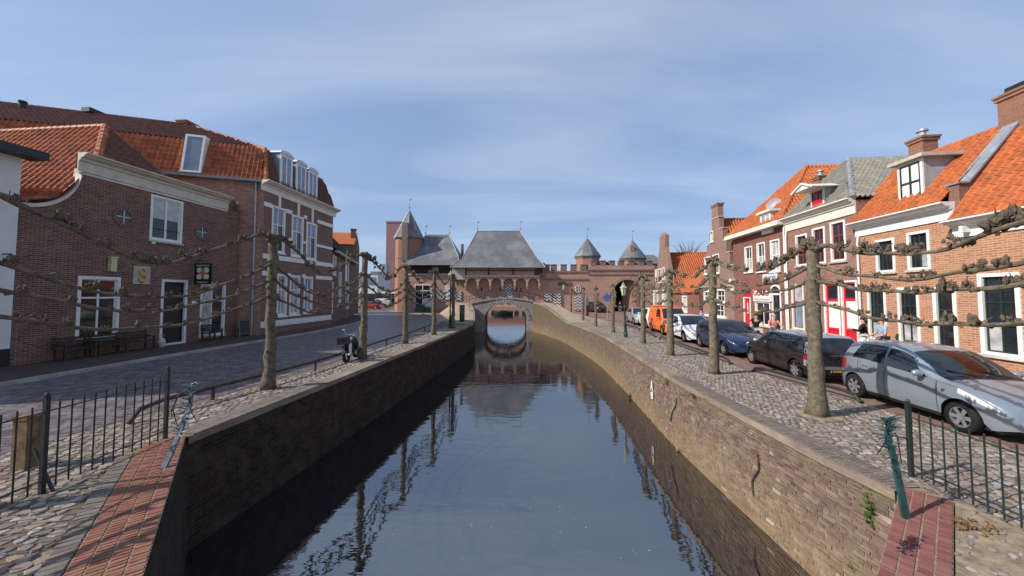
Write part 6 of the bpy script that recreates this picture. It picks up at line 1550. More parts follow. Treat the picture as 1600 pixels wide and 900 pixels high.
# litter and leaf heap by the right fence
m = MB(); c = gp(1520, 825)
for i in range(60):
    p = Vector((c.x + rng.gauss(0, .12), c.y + rng.gauss(0, .08), .02 + abs(rng.gauss(0, .02)))); a = Vector((rng.gauss(0, 1), rng.gauss(0, 1), rng.gauss(0, .5))).normalized() * .05; b_ = a.orthogonal().normalized() * .022; m.face([p, p + a * .5 + b_, p + a, p + a * .5 - b_])
tag(m.build('leaf_heap', 'leaf_brown', None), 'small heap of dry leaves on the bare earth by the right fence', 'leaves')

# ================================================================== PUB FURNITURE
def bench(label, h, u, v, w, rot=0, group=None):
    root = thing('wooden_bench', label, 'bench', h.wpt(u, v, .11), math.atan2(h.u.y, h.u.x) + rot, group)
    for k in range(4): MB().box(-w / 2, -.46 + k * .11, .42, w / 2, -.375 + k * .11, .45).build('seat_slat', 'dark_wood', root)
    for k in range(3): MB().box(-w / 2, .02 + k * .02, .52 + k * .13, w / 2, .045 + k * .02, .62 + k * .13).build('back_slat', 'dark_wood', root)
    for s in (-1, 1):
        m = MB(); x = s * (w / 2 - .08); m.bar((x, -.42, 0), (x, -.42, .62), .06); m.bar((x, .0, 0), (x, .08, .92), .06); m.bar((x, -.45, .62), (x, .05, .64), .07, .04); m.build('leg', 'dark_wood', root)
U = lambda px, py=540: PUB.loc(px, py)[0]
for k, (px, lab) in enumerate(((105, 'dark slatted wooden bench at the far left end of the pub front'), (150, 'dark slatted wooden bench under the large pub window'), (198, 'dark slatted wooden bench under the gilded stone tablet'), (318, 'dark slatted wooden bench under the small right pub window'))):
    bench(lab, PUB, U(px), -.32, 1.25 if k < 3 else .9, 0, 'benches along the pub front')
u_ = U(369, 530); r_ = thing('pavement_board', 'black folding pavement board beside the drainpipe', 'board', PUB.wpt(u_, -.5, .11), math.atan2(PUB.u.y, PUB.u.x) - .5)
for s in (-1, 1):
    m = MB(); m.bar((-.28, s * .22, 0), (-.28, 0, 1.0), .04); m.bar((.28, s * .22, 0), (.28, 0, 1.0), .04); m.bar((-.28, s * .02, .98), (.28, s * .02, .98), .04); m.bar((-.28, s * .18, .18), (.28, s * .18, .18), .04); m.build('frame', 'wood_grey', r_)
    q = MB(); q.raw([(-.26, s * .175, .2), (.26, s * .175, .2), (.26, s * .015, .96), (-.26, s * .015, .96)], [(0, 1, 2, 3)]); q.build('panel', 'black_paint', r_)
r_ = thing('standing_lantern', 'small round wire lantern on the pavement left of the pub door', 'lantern', PUB.wpt(U(243, 530), -.35, .11))
MB().lathe([(.1, 0), (.1, .05), (.13, .08), (.15, .25), (.1, .4), (.04, .45)], n=10).build('body', 'cream_old', r_); MB().tube([(.1 * math.cos(t), 0, .5 + .12 * math.sin(t)) for t in np.linspace(0, math.pi, 9)], .01, 5).build('handle', 'zinc', r_)

# ================================================================== CARS
def smooth_interp(keys):
    xs = np.array([k[0] for k in keys], float); ys = np.array([k[1] for k in keys], float); n = len(xs)
    h = np.diff(xs); dl = np.diff(ys) / h; mm = np.zeros(n); mm[0], mm[-1] = dl[0], dl[-1]
    for i in range(1, n - 1):
        mm[i] = 0 if dl[i - 1] * dl[i] <= 0 else 2 * dl[i - 1] * dl[i] / (dl[i - 1] + dl[i])
    def f(x):
        i = int(min(n - 2, max(0, np.searchsorted(xs, x) - 1))); t = min(1, max(0, (x - xs[i]) / h[i]))
        return float((2 * t ** 3 - 3 * t * t + 1) * ys[i] + (t ** 3 - 2 * t * t + t) * h[i] * mm[i] + (-2 * t ** 3 + 3 * t * t) * ys[i + 1] + (t ** 3 - t * t) * h[i] * mm[i + 1])
    return f
CARS = {
 'hatch': dict(L=3.78, W=1.70, top=[(0, .30), (.02, .5), (.10, .66), (.25, .76), (.55, .87), (.95, .97), (1.12, 1.02), (1.45, 1.24), (1.78, 1.42), (2.1, 1.50), (2.6, 1.53), (3.1, 1.50), (3.35, 1.44), (3.55, 1.22), (3.68, .95), (3.74, .7), (3.78, .32)],
    belt=[(0, .4), (.3, .7), (.95, .9), (2.0, .95), (3.0, 1.02), (3.5, 1.0), (3.78, .5)], wb=(.72, 3.18), rw=.295, cowl=1.08, head=1.82, tailg=(3.36, 3.62), dlo=(1.28, 3.28), pill=(2.3,), doors=(1.12, 2.28, 3.05)),
 'mini': dict(L=3.94, W=1.68, top=[(0, .30), (.02, .52), (.08, .68), (.22, .8), (.6, .9), (1.0, .96), (1.12, 1.0), (1.32, 1.22), (1.52, 1.37), (1.8, 1.42), (2.6, 1.44), (3.4, 1.42), (3.66, 1.38), (3.76, 1.2), (3.84, .98), (3.9, .7), (3.94, .32)],
    belt=[(0, .4), (.3, .75), (1.0, .9), (2.0, .93), (3.4, .96), (3.8, .9), (3.94, .5)], wb=(.68, 3.2), rw=.3, cowl=1.1, head=1.5, tailg=(3.69, 3.82), dlo=(1.2, 3.6), pill=(2.2, 2.95), doors=(1.05, 2.3)),
 'golf': dict(L=4.2, W=1.79, top=[(0, .30), (.02, .5), (.08, .64), (.3, .76), (.8, .9), (1.15, .97), (1.3, 1.0), (1.75, 1.28), (2.05, 1.42), (2.4, 1.47), (3.0, 1.48), (3.5, 1.43), (3.78, 1.36), (3.98, 1.12), (4.1, .92), (4.17, .65), (4.2, .32)],
    belt=[(0, .4), (.3, .68), (1.2, .88), (2.4, .93), (3.6, .98), (4.0, .92), (4.2, .5)], wb=(.84, 3.42), rw=.315, cowl=1.26, head=2.1, tailg=(3.8, 4.02), dlo=(1.5, 3.6), pill=(2.55,), doors=(1.32, 2.5, 3.35)),
 'van': dict(L=4.1, W=1.7, top=[(0, .32), (.02, .6), (.08, .8), (.2, .95), (.5, 1.06), (.72, 1.14), (1.0, 1.5), (1.25, 1.74), (1.6, 1.82), (3.0, 1.84), (3.9, 1.82), (4.04, 1.74), (4.07, 1.2), (4.09, .7), (4.1, .32)],
    belt=[(0, .45), (.2, .88), (.8, 1.02), (2.0, 1.04), (3.9, 1.04), (4.05, 1.0), (4.1, .6)], wb=(.7, 3.2), rw=.31, cowl=.76, head=1.28, tailg=(4.045, 4.068), dlo=(.95, 2.0), pill=(), doors=(.8, 2.05)),
 'suv': dict(L=4.3, W=1.8, top=[(0, .34), (.02, .6), (.1, .78), (.3, .9), (.8, 1.02), (1.2, 1.08), (1.6, 1.4), (1.9, 1.56), (2.4, 1.62), (3.4, 1.6), (3.9, 1.52), (4.1, 1.25), (4.2, 1.0), (4.27, .7), (4.3, .36)],
    belt=[(0, .5), (.3, .8), (1.2, 1.0), (2.4, 1.05), (3.6, 1.12), (4.0, 1.1), (4.3, .55)], wb=(.85, 3.45), rw=.34, cowl=1.24, head=1.92, tailg=(3.93, 4.12), dlo=(1.5, 3.7), pill=(2.55,), doors=(1.3, 2.5, 3.35)),
}
def wheel(par, x, y, r, side, spokes=6, mat='alloy'):
    root = link('wheel', None, par, (x, y, r)); w = .19
    wh = MB()
    prof = [(r * .66, -w / 2), (r * .93, -w / 2), (r, -w * .3), (r, w * .3), (r * .93, w / 2), (r * .66, w / 2)]
    vs = []; fs = []; n = 28
    for rr, yy in prof:
        for k in range(n):
            a = 2 * math.pi * k / n; vs.append((rr * math.cos(a), yy, rr * math.sin(a)))
    for i in range(len(prof) - 1):
        for k in range(n): fs.append((i * n + k, (i + 1) * n + k, (i + 1) * n + (k + 1) % n, i * n + (k + 1) % n))
    wh.raw(vs, fs); wh = wh.build('wheel', 'tyre', par, smooth=True, loc=(x, y, r)); bpy.data.objects.remove(root)
    o = side * w * .42; rm = MB()
    def ring(r0, r1, y0, y1):
        v = []; f = []
        for rr, yy in ((r0, y0), (r1, y1)):
            for k in range(n): a = 2 * math.pi * k / n; v.append((rr * math.cos(a), yy, rr * math.sin(a)))
        for k in range(n): f.append((k, n + k, n + (k + 1) % n, (k + 1) % n))
        rm.raw(v, f)
    ring(r * .6, r * .68, o, o); ring(r * .68, r * .69, o, 0); ring(r * .6, r * .58, o, o - side * .06); ring(.0001, r * .17, o + side * .004, o)
    for k in range(spokes):
        a = 2 * math.pi * k / spokes; ca, sa = math.cos(a), math.sin(a); wd = r * .105
        q = []
        for rr, ww in ((r * .12, wd), (r * .62, wd * 1.25)):
            for s in (-1, 1): q.append((rr * ca - s * ww * sa, o - side * (.012 if rr < r * .3 else 0), rr * sa + s * ww * ca))
        rm.raw(q, [(0, 1, 3, 2)])
    rm.build('rim', mat, wh)
    dk = MB(); dk.face([(r * .67 * math.cos(t), o - side * .07, r * .67 * math.sin(t)) for t in np.linspace(0, 2 * math.pi, 25)[:-1]]); dk.build('brake_disc', 'plastic_black', wh)
def car(name, label, kind, pos, heading, paint, roof=None, plate=None, spokes=6, rear_plate=True, group='cars parked along the quay', extra=None, antenna=False):
    """pos: ground point under the car's centre; heading: direction the front looks"""
    S = CARS[kind]; L, W = S['L'], S['W']; hw0 = W / 2
    root = thing(name, label, 'van' if kind == 'van' else 'car', (pos[0], pos[1], .01), math.atan2(heading[1], heading[0]) + math.pi, group)
    zt = smooth_interp(S['top']); zbk = smooth_interp(S['belt'])
    plan = smooth_interp([(0, .60), (.04, .72), (.15, .84), (.4, .945), (.9, .985), (L / 2, 1.0), (L - .9, .985), (L - .35, .95), (L - .1, .86), (L - .03, .78), (L, .7)] if kind != 'van' else [(0, .7), (.04, .8), (.15, .9), (.4, .97), (.9, .99), (L / 2, 1), (L - .3, .995), (L - .08, .97), (L, .93)])
    zb = lambda x: min(zbk(x), zt(x) - .03)
    wy = lambda x, z: hw0 * plan(x) * float(np.interp(z, [.15, .3, .5, .75, .95, 1.2], [.93, .97, 1.0, .995, .965, .94]))
    tum = .30 if kind != 'van' else .12
    def rw_(x): return max(.2, wy(x, zb(x)) - tum * max(0, zt(x) - .05 - zb(x)) - .03)
    sill = .2; ra = S['rw'] + .055
    def zlow(x):
        z = sill if .25 < x < L - .25 else lerp(.28, sill, min(1, min(x, L - x) / .25))
        for xw in S['wb']:
            if abs(x - xw) < ra: z = max(z, S['rw'] + math.sqrt(ra * ra - (x - xw) ** 2))
        return min(z, zb(x) - .02)
    def side(x, t): z = lerp(zlow(x), zb(x), t); return (x, wy(x, z), z)
    def band(x, t):
        a = (wy(x, zb(x)), zb(x)); b = (rw_(x), zt(x) - .05); return (x, lerp(a[0], b[0], t) + .02 * math.sin(t * math.pi), lerp(a[1], b[1], t))
    def topf(x, s): q = abs(s); c = rw_(x); return (x, c * s, zt(x) - .05 * q ** 3.2 + .0)
    xs = sorted(set(list(np.linspace(0, .3, 12)) + list(np.linspace(.3, L - .3, 44)) + list(np.linspace(L - .3, L, 12)) + [xw + ra * math.sin(t) for xw in S['wb'] for t in np.linspace(-1.57, 1.57, 13)]))
    xs = [x for i, x in enumerate(xs) if i == 0 or x - xs[i - 1] > .004]
    b = MB(); nS, nB, nT = 9, 5, 9; rows = []
    for x in xs:
        r = [side(x, i / (nS - 1)) for i in range(nS)] + [band(x, i / (nB - 1)) for i in range(1, nB)]
        r = [(p[0], -p[1], p[2]) for p in r] + [topf(x, -1 + 2 * i / (nT - 1)) for i in range(1, nT - 1)] + r[::-1]
        rows.append(r)
    n = len(rows[0]); vs = [p for r in rows for p in r]; fs = [(i * n + k, (i + 1) * n + k, (i + 1) * n + k + 1, i * n + k + 1) for i in range(len(xs) - 1) for k in range(n - 1)]
    fs += [tuple(reversed(range(n))), tuple(range((len(xs) - 1) * n, len(xs) * n))]
    ms = [0] * len(fs); b.raw(vs, fs)
    if roof:
        for i in range(len(xs) - 1):
            for k in range(n - 1):
                if S['head'] - .05 < xs[i] < S['tailg'][0] + .02 and nS + nB - 2 <= k < n - (nS + nB - 1): b.m[i * (n - 1) + k] = 1
    b.build('body', [paint, roof or paint], root, smooth=True)
    ub = MB(); ub.box(.2, -hw0 * .8, .16, L - .2, hw0 * .8, .5); ub.build('underbody', 'plastic_black', root)
    # glazing, laid a few millimetres proud of the shell
    def patch(fn, nu, nv, name, mat, par=root, flip=False): return MB().grid(fn, nu, nv, 0, flip).build(name, mat, par, smooth=True)
    c0, h0 = S['cowl'], S['head']
    patch(lambda u, v: (lambda p: (p[0] - .006, p[1], p[2] + .008))(topf(lerp(c0 + .02, h0 - .02, u), (-1 + 2 * v) * .93)), 9, 11, 'windscreen', 'glass_car')
    t0, t1 = S['tailg']; patch(lambda u, v: (lambda p: (p[0] + .008, p[1], p[2] + .005))(topf(lerp(t0, t1, u), (-1 + 2 * v) * (.88 if kind != 'van' else .8))), 6, 9, 'rear_window', 'glass_car')
    da, db = S['dlo']; cuts = [da] + list(S['pill']) + [db]
    slant0 = (h0 - c0) * .62
    for sg in (-1, 1):
        for i in range(len(cuts) - 1):
            xa, xb = cuts[i] + (.03 if i else 0), cuts[i + 1] - .03
            def fn(u, v, xa=xa, xb=xb, i=i):
                a_ = xa + (slant0 * v * .95 if i == 0 else 0); b_ = xb - ((.22 if kind != 'van' else 0) * v if i == len(cuts) - 2 else 0); p = band(lerp(a_, b_, u), .06 + .84 * v); return (p[0], sg * (p[1] + .008), p[2] + .002)
            patch(fn, 9, 5, 'side_window', 'glass_car', flip=sg < 0)
        # door seams, handles, sill strip
        for xd in S['doors']:
            patch(lambda u, v, xd=xd: (lambda p: (xd + (u - .5) * .012, sg * (p[1] + .003), p[2]))(side(xd + (u - .5) * .012, .12 + .88 * v)), 2, 9, 'door_seam', 'plastic_black')
        for xd in S['doors'][1:]:
            xh = xd - .2; z = zb(xh) - .12; y = wy(xh, z); MB().box(xh - .1, sg * (y - .01), z - .018, xh + .08, sg * (y + .035), z + .018).build('door_handle', paint, root)
        patch(lambda u, v: (lambda x, z: (x, sg * (wy(x, z) + .006), z))(lerp(S['wb'][0] + ra + .02, S['wb'][1] - ra - .02, u), .2 + .07 * v), 9, 2, 'sill_trim', 'plastic_black')
        # mirrors
        xm = da + .12; zm = zb(xm) + .08; ym = wy(xm, zb(xm)); m = MB(); m.lump((xm - .02, sg * (ym + .12), zm), (.07, .11, .075), jit=0); m.bar((xm, sg * (ym - .03), zm - .05), (xm, sg * (ym + .08), zm - .03), .05, .03); m.build('mirror', roof or paint, root, smooth=True)
        # lamps
        xe = .16 if kind == 'hatch' else .1
        dz_ = .12 if kind == 'van' else .04 if kind in ('mini', 'suv') else 0
        def hl(u, v):
            x = lerp(xe, .74 if kind == 'hatch' else .56, u); z = lerp(lerp(.56, .76, u), lerp(.70, .92, u ** .8), v) + dz_; z = min(z, zb(x) - .004); return (x - .004, sg * (wy(x, z) + .007), z)
        patch(hl, 9, 6, 'headlamp', 'lens')
        patch(lambda u, v: (lambda x, z: (x + .004, sg * (wy(x, z) + .006), z))(lerp(L - .34, L - .06, u), lerp(.68, .98 if kind != 'mini' else .86, v)), 5, 4, 'tail_lamp', 'lens_red')
        for xw in S['wb']: wheel(root, xw, sg * (hw0 - .11), S['rw'], sg, spokes)
        patch(lambda u, v: (lambda a, e: (S['wb'][0] * 0 + e[0], e[1], e[2]))(0, (.02 + .001, sg * lerp(.32, .5, u), lerp(.3, .4, v))), 2, 2, 'fog_lamp', 'plastic_black')
    fx = -.006
    gm = MB(); gm.box(fx - .012, -.33, .3, .06, .33, .42); gm.box(-.002, -.36, .52, .12, .36, .585 if kind != 'hatch' else .56); gm.build('grille', 'plastic_black', root)
    bm_ = MB(); bm_.lump((.035, 0, .62), (.02, .06, .05), jit=0); bm_.build('badge', 'chrome', root)
    if plate != 'none':
        pl = MB(); pl.box(fx - .03, -.26, .43, fx + .02, .26, .54); pl = pl.build('number_plate', 'plate_yellow', root); MB().box(fx - .032, .21, .432, fx - .02, .258, .538).build('plate_band', 'plate_blue', pl)
        tx = text(pl, plate or '48-KL-T', .1, (fx - .034, 0, .485), 'plastic_black', .001, (R(90), 0, R(-90)))
        zp = .42 if kind == 'mini' else .62
        xr = max(x for x in xs if zt(x) > zp + .04) + .01
        pl = MB(); pl.box(xr - .03, -.26, zp - .055, xr + .03, .26, zp + .055); pl = pl.build('number_plate', 'plate_yellow', root); MB().box(xr + .02, -.258, zp - .053, xr + .032, -.21, zp + .053).build('plate_band', 'plate_blue', pl)
        text(pl, plate or '48-KL-T', .1, (xr + .033, 0, zp), 'plastic_black', .001, (R(90), 0, R(90)))
    wp = MB()
    for s in (0, 1): wp.bar((c0 - .02 + .0, -.5 + s * .55, zt(c0) + .012), (c0 + .16, -.05 + s * .55, zt(c0 + .16) + .012), .02, .012)
    wp.build('wiper', 'plastic_black', root)
    cw = MB(); cw.grid(lambda u, v: (lambda p: (p[0], p[1], p[2] + .006))(topf(lerp(c0 - .1, c0 + .02, u), (-1 + 2 * v) * .92)), 3, 9); cw.build('cowl', 'plastic_black', root)
    if antenna: MB().tube([(S['tailg'][0] - .25, 0, zt(S['tailg'][0] - .25) - .01), (S['tailg'][0] - .02, 0, zt(S['tailg'][0] - .25) + .22)], [.006, .003], 5).build('antenna', 'plastic_black', root)
    if extra: extra(root, S, zt, zb, wy, L, W)
    return root
CD = Vector((.107, 1, 0)).normalized(); CN = Vector((CD.y, -CD.x, 0))
def park(side_pt, W, along): return Vector((side_pt.x, side_pt.y, 0)) + CN * (W / 2 + .0) + CD * along
def place(kind, front_near, wheel_pt, which, **kw):
    """wheel_pt: ground point of the near-side wheel ('f' front or 'r' rear); front_near: nose towards the camera"""
    S = CARS[kind]; hd = -CD if front_near else CD; xw = S['wb'][0] if which == 'f' else S['wb'][1]
    c = Vector((wheel_pt.x, wheel_pt.y, 0)) + CN * (S['W'] / 2 - .1) + hd * xw          # nose point on the axis
    o = car(kind=kind, pos=(c.x, c.y), heading=hd, **kw); return o
place('hatch', True, gp(1340, 620.5), 'r', name='parked_car', label='silver blue five door hatchback parked nearest the camera on the right', paint='paint_silver', spokes=6, antenna=True, plate='77-TD-LG')
def mini_extra(root, S, zt, zb, wy, L, W):
    MB().box(L - .10, -.72, .44, L + .025, .72, .52).build('bumper_trim', 'alloy', root)
    MB().box(L - .075, -.22, .83, L - .045, .22, .86).build('tailgate_handle', 'chrome', root)
    for sg in (-1, 1):
        m = MB(); m.grid(lambda u, v: (lambda z: (lerp(L - .34, L - .07, u), sg * (wy(lerp(L - .34, L - .07, u), z) + .004 - .12 * max(0, z - .9)), z))(lerp(.5, 1.22, v)), 4, 6, 0, sg < 0); m.build('corner_panel', 'paint_roof', root, smooth=True)
    m = MB(); m.box(L - .05, -.004, .5, L - .02, .004, .9); m.build('door_split', 'plastic_black', root)
place('mini', False, gp(1246, 592), 'r', name='parked_car', label='dark brown estate car with silver roof and yellow rear number plate', paint='paint_black', roof='paint_roof', spokes=7, plate='28-LV-XK', extra=mini_extra)
place('golf', True, gp(1133, 555.5), 'f', name='parked_car', label='dark blue hatchback parked behind the brown estate car', paint='paint_blue', spokes=5, plate='41-HF-ZN')
place('golf', True, gp(1070, 535), 'f', name='parked_car', label='white hatchback parked between the dark blue car and the orange van', paint='paint_white', spokes=5, plate='none')
def van_extra(root, S, zt, zb, wy, L, W):
    MB().box(1.9, -.75, 1.84, 3.6, .75, 1.9).build('roof_rack', 'paint_orange', root)
place('van', True, gp(1036, 523.5), 'f', name='parked_van', label='bright orange van parked in the row of cars', paint='paint_orange', spokes=8, plate='none', extra=van_extra)
place('suv', False, gp(1011, 513), 'r', name='parked_car', label='white car with its back to the camera behind the orange van', paint='paint_white', spokes=5, plate='none')
place('golf', True, gp(991, 507.5), 'f', name='parked_car', label='grey car at the far end of the row beside the street lamp', paint='paint_grey', spokes=5, plate='none')
p_ = gp(945, 489); car('parked_car', 'black car parked in front of the gate behind the sign pole', 'suv', (p_.x - .2, p_.y), (.25, -1), 'paint_black', plate='none', group='cars near the gate')
p_ = dp(578, 478, 74); car('parked_van', 'white van parked at the end of the left road', 'van', (p_.x, 74), (-1, -.2), 'paint_white', plate='none', group='vehicles beyond the left road')
p_ = dp(562, 478, 66); car('parked_car', 'dark red car parked at the end of the left road', 'golf', (p_.x, 66), (-1, .1), 'lens_red', plate='none', group='vehicles beyond the left road')

# ================================================================== MOPED
mo = gp(552, 563); ax = gp(538, 566); hd = (gp(572, 549) - gp(541, 566)).normalized(); ang = math.atan2(hd.y, hd.x)
r_ = thing('moped', 'black and white moped with a dark luggage box leaning beside the left quay tree', 'moped', gp(541, 566) + Vector((0, .05, 0)), ang)
def mw(x, r):
    m = MB(); m.tube([(x + r * math.cos(t), 0, r + r * math.sin(t)) for t in np.linspace(0, 2 * math.pi, 25)], .065, 8, caps=False); w = m.build('wheel', 'tyre', r_)
    s = MB(); s.tube([(x + r * .82 * math.cos(t), 0, r + r * .82 * math.sin(t)) for t in np.linspace(0, 2 * math.pi, 25)], .012, 6, caps=False)
    for k in range(8): a = k * math.pi / 4; s.tube([(x, 0, r), (x + r * .82 * math.cos(a), 0, r + r * .82 * math.sin(a))], .005, 4)
    s.build('rim', 'alloy', w)
mw(.0, .27); mw(1.2, .27)
MB().tube([(0, .06, .27), (.35, .05, .45), (.6, .04, .35), (.9, .03, .55), (1.02, 0, .85)], .035, 8).build('frame', 'black_paint', r_)
m = MB(); m.tube([(1.02, 0, .9), (1.2, .06, .27)], .022, 6); m.tube([(1.02, 0, .9), (1.2, -.06, .27)], .022, 6); m.build('fork', 'chrome', r_)
MB().tube([(.9, -.32, 1.02), (1.0, -.2, 1.0), (1.0, .2, 1.0), (.9, .32, 1.02)], .016, 6).build('handlebar', 'chrome', r_)
for s in (-1, 1):
    m = MB(); m.tube([(.98, s * .25, 1.0), (1.0, s * .32, 1.2)], .008, 5); m.lump((1.0, s * .34, 1.22), (.02, .07, .045), jit=0); m.build('mirror', 'chrome', r_)
m = MB(); m.lump((1.1, 0, .86), (.08, .09, .09), jit=0); m.build('headlamp', 'lens', r_)
m = MB(); m.lump((.42, 0, .74), (.36, .13, .07), jit=0); m.build('seat', 'black_paint', r_, smooth=True)
m = MB(); m.box(-.34, -.19, .74, .06, .19, 1.02); m.box(-.36, -.2, .94, .08, .2, .97); m.build('luggage_box', 'black_paint', r_)
m = MB(); m.box(-.3, -.06, .6, -.2, .06, .68); m.build('tail_lamp', 'lens_red', r_)
m = MB(); m.raw([(-.1, -.21, .68), (.12, -.21, .72), (.0, -.21, .3), (-.12, -.21, .28), (-.1, -.16, .68), (.12, -.16, .72), (.0, -.16, .3), (-.12, -.16, .28)], [(0, 1, 2, 3), (7, 6, 5, 4), (0, 4, 5, 1), (1, 5, 6, 2), (2, 6, 7, 3), (3, 7, 4, 0)]); m.build('side_panel', 'white_paint', r_)
m = MB(); m.lump((.5, 0, .38), (.24, .16, .17), jit=.08); m.build('engine', 'plastic_black', r_)
m = MB(); m.lump((.3, 0, .58), (.42, .17, .17), jit=.04); m.build('tail_body', 'black_paint', r_, smooth=True)
m = MB(); m.lump((.95, 0, .6), (.1, .22, .34), jit=.04); m.build('leg_shield', 'black_paint', r_, smooth=True)
MB().tube([(.5, -.14, .3), (.1, -.16, .25), (-.2, -.16, .32)], [.025, .04, .045], 8).build('exhaust', 'chrome', r_)
m = MB(); m.tube([(.35, .1, .3), (.3, .28, .02)], .015, 6); m.build('stand', 'iron', r_)
m = MB(); m.grid(lambda u, v: (-.02 + .33 * math.cos(lerp(.4, 2.8, u)), (v - .5) * .12, .27 + .33 * math.sin(lerp(.4, 2.8, u))), 9, 3); m.build('mudguard', 'black_paint', r_)
r_.rotation_euler = (R(-6), 0, ang)

# ================================================================== PEOPLE AND BICYCLES
def skin_mesh(name, verts, edges, radii, mat, par, sub=2):
    me = bpy.data.meshes.new(name); me.from_pydata([Vector(v) for v in verts], edges, []); me.materials.append(M[mat])
    o = link(name, me, par); md = o.modifiers.new('skin', 'SKIN'); sv = me.skin_vertices[0].data
    for i, r in enumerate(radii): sv[i].radius = (r, r) if not isinstance(r, tuple) else r
    sv[0].use_root = True
    md.use_smooth_shade = True; s = o.modifiers.new('sub', 'SUBSURF'); s.levels = s.render_levels = sub
    return o
def person(label, pos, rotz, H, top, bottom, hair, pose='stand', long_hair=True, sleeves='long', hold=None, zoff=0.0):
    """pose dictionary in a body frame: x right, y forward, z up; unit = body height"""
    root = thing('person', label, 'person', (pos[0], pos[1], zoff), rotz)
    P = {'pel': (0, 0, .52), 'wai': (0, 0, .61), 'che': (0, .0, .74), 'nek': (0, .005, .83), 'hd0': (0, .015, .87), 'hd1': (0, .02, .955)}
    for s, n in ((-1, 'l'), (1, 'r')):
        P.update({'sh' + n: (s * .105, 0, .805), 'hip' + n: (s * .055, 0, .51), 'kn' + n: (s * .06, .015, .28), 'an' + n: (s * .06, -.01, .045), 'to' + n: (s * .07, .1, .02),
                  'el' + n: (s * .145, -.02, .64), 'wr' + n: (s * .15, .04, .5)})
    if pose == 'point': P.update({'ell': (-.16, .07, .66), 'wrl': (-.2, .2, .7)})
    if pose == 'ride':
        for s, n in ((-1, 'l'), (1, 'r')): P.update({'kn' + n: (s * .07, .2, .42 if s < 0 else .36), 'an' + n: (s * .06, .16, .2 if s < 0 else .13), 'to' + n: (s * .06, .25, .19 if s < 0 else .11), 'el' + n: (s * .15, .1, .68), 'wr' + n: (s * .14, .24, .66)})
        for k in ('wai', 'che', 'nek', 'hd0', 'hd1', 'shl', 'shr'): P[k] = (P[k][0], P[k][1] + (P[k][2] - .52) * .15, P[k][2])
    if pose == 'lean': P.update({'wrl': (-.1, .16, .58), 'wrr': (.1, .16, .58), 'ell': (-.15, .04, .63), 'elr': (.15, .04, .63)})
    S = lambda k: Vector(P[k]) * H
    ks = ['pel', 'wai', 'che', 'nek', 'hd0', 'hd1']; rad = [.075, .066, .078, .03, .043, .046]
    E = [(0, 1), (1, 2), (2, 3), (3, 4), (4, 5)]
    for n in 'lr':
        b = len(ks); ks += ['sh' + n, 'el' + n, 'wr' + n, 'hip' + n, 'kn' + n, 'an' + n, 'to' + n]; rad += [.036, .026, .018, .052, .036, .024, .02]
        E += [(2, b), (b, b + 1), (b + 1, b + 2), (0, b + 3), (b + 3, b + 4), (b + 4, b + 5), (b + 5, b + 6)]
    vs = [S(k) for k in ks]; rr = [r * H for r in rad]
    # hands: five short fingers rooted in the palm
    for n, s in (('l', -1), ('r', 1)):
        wi = ks.index('wr' + n); d = (S('wr' + n) - S('el' + n)).normalized(); sd = d.cross(Vector((1, 0, 0))); sd = sd.normalized() if sd.length > .1 else Vector((0, 1, 0))
        pm = len(vs); vs.append(S('wr' + n) + d * .045 * H); rr.append(.017 * H); E.append((wi, pm))
        for q, (of, ln) in enumerate(((-.016, .04), (-.005, .05), (.006, .048), (.016, .038))):
            vs.append(vs[pm] + d * ln * H + sd * of * H - Vector((s * .008 * H, 0, 0))); rr.append(.0055 * H); E.append((pm, len(vs) - 1))
        vs.append(S('wr' + n) + d * .05 * H - sd * .026 * H); rr.append(.006 * H); E.append((wi, len(vs) - 1))
    skin_mesh('body', vs, E, rr, 'skin', root, 1)
    tk = ['pel', 'wai', 'che']; tr = [.083, .077, .088]; te = [(0, 1), (1, 2)]
    for n in 'lr':
        b = len(tk); tk += ['sh' + n, 'el' + n] + (['wr' + n] if sleeves == 'long' else []); tr += [.046, .036] + ([.027] if sleeves == 'long' else []); te += [(2, b), (b, b + 1)] + ([(b + 1, b + 2)] if sleeves == 'long' else [])
    tv = [S(k) for k in tk]
    if sleeves == 'short':
        for n in 'lr': i = tk.index('el' + n); tv[i] = S('sh' + n).lerp(S('el' + n), .65)
    skin_mesh('jacket' if sleeves == 'long' else 'shirt', tv, te, [r * H for r in tr], top, root, 1)
    bk = ['pel']; brd = [.087]; be = []
    for n in 'lr':
        b = len(bk); bk += ['hip' + n, 'kn' + n, 'an' + n]; brd += [.06, .046, .034]; be += [(0, b), (b, b + 1), (b + 1, b + 2)]
    skin_mesh('trousers', [S(k) for k in bk], be, [r * H for r in brd], bottom, root, 1)
    hc = S('hd1') + Vector((0, -.012 * H, .005 * H)); m = MB(); m.lump(hc, (.05 * H, .056 * H, .052 * H), jit=.05)
    if long_hair: m.tube([hc + Vector((0, -.03 * H, 0)), hc + Vector((0, -.06 * H, -.06 * H)), hc + Vector((0, -.06 * H, -.14 * H))], [.035 * H, .034 * H, .012 * H], 8, jit=.1)
    m.build('hair', hair, root, smooth=True)
    f = S('hd1') + Vector((0, .045 * H, -.03 * H)); m = MB(); m.lump(f, (.008 * H, .012 * H, .013 * H), jit=0); m.build('nose', 'skin', root, smooth=True)
    m = MB()
    for s in (-1, 1): m.lump(f + Vector((s * .018 * H, -.008 * H, .013 * H)), (.006 * H, .005 * H, .004 * H), jit=0)
    m.build('eyes', 'hair_dark', root); m = MB(); m.lump(f + Vector((0, -.003 * H, -.026 * H)), (.014 * H, .006 * H, .004 * H), jit=0); m.build('mouth', 'cloth_pink', root)
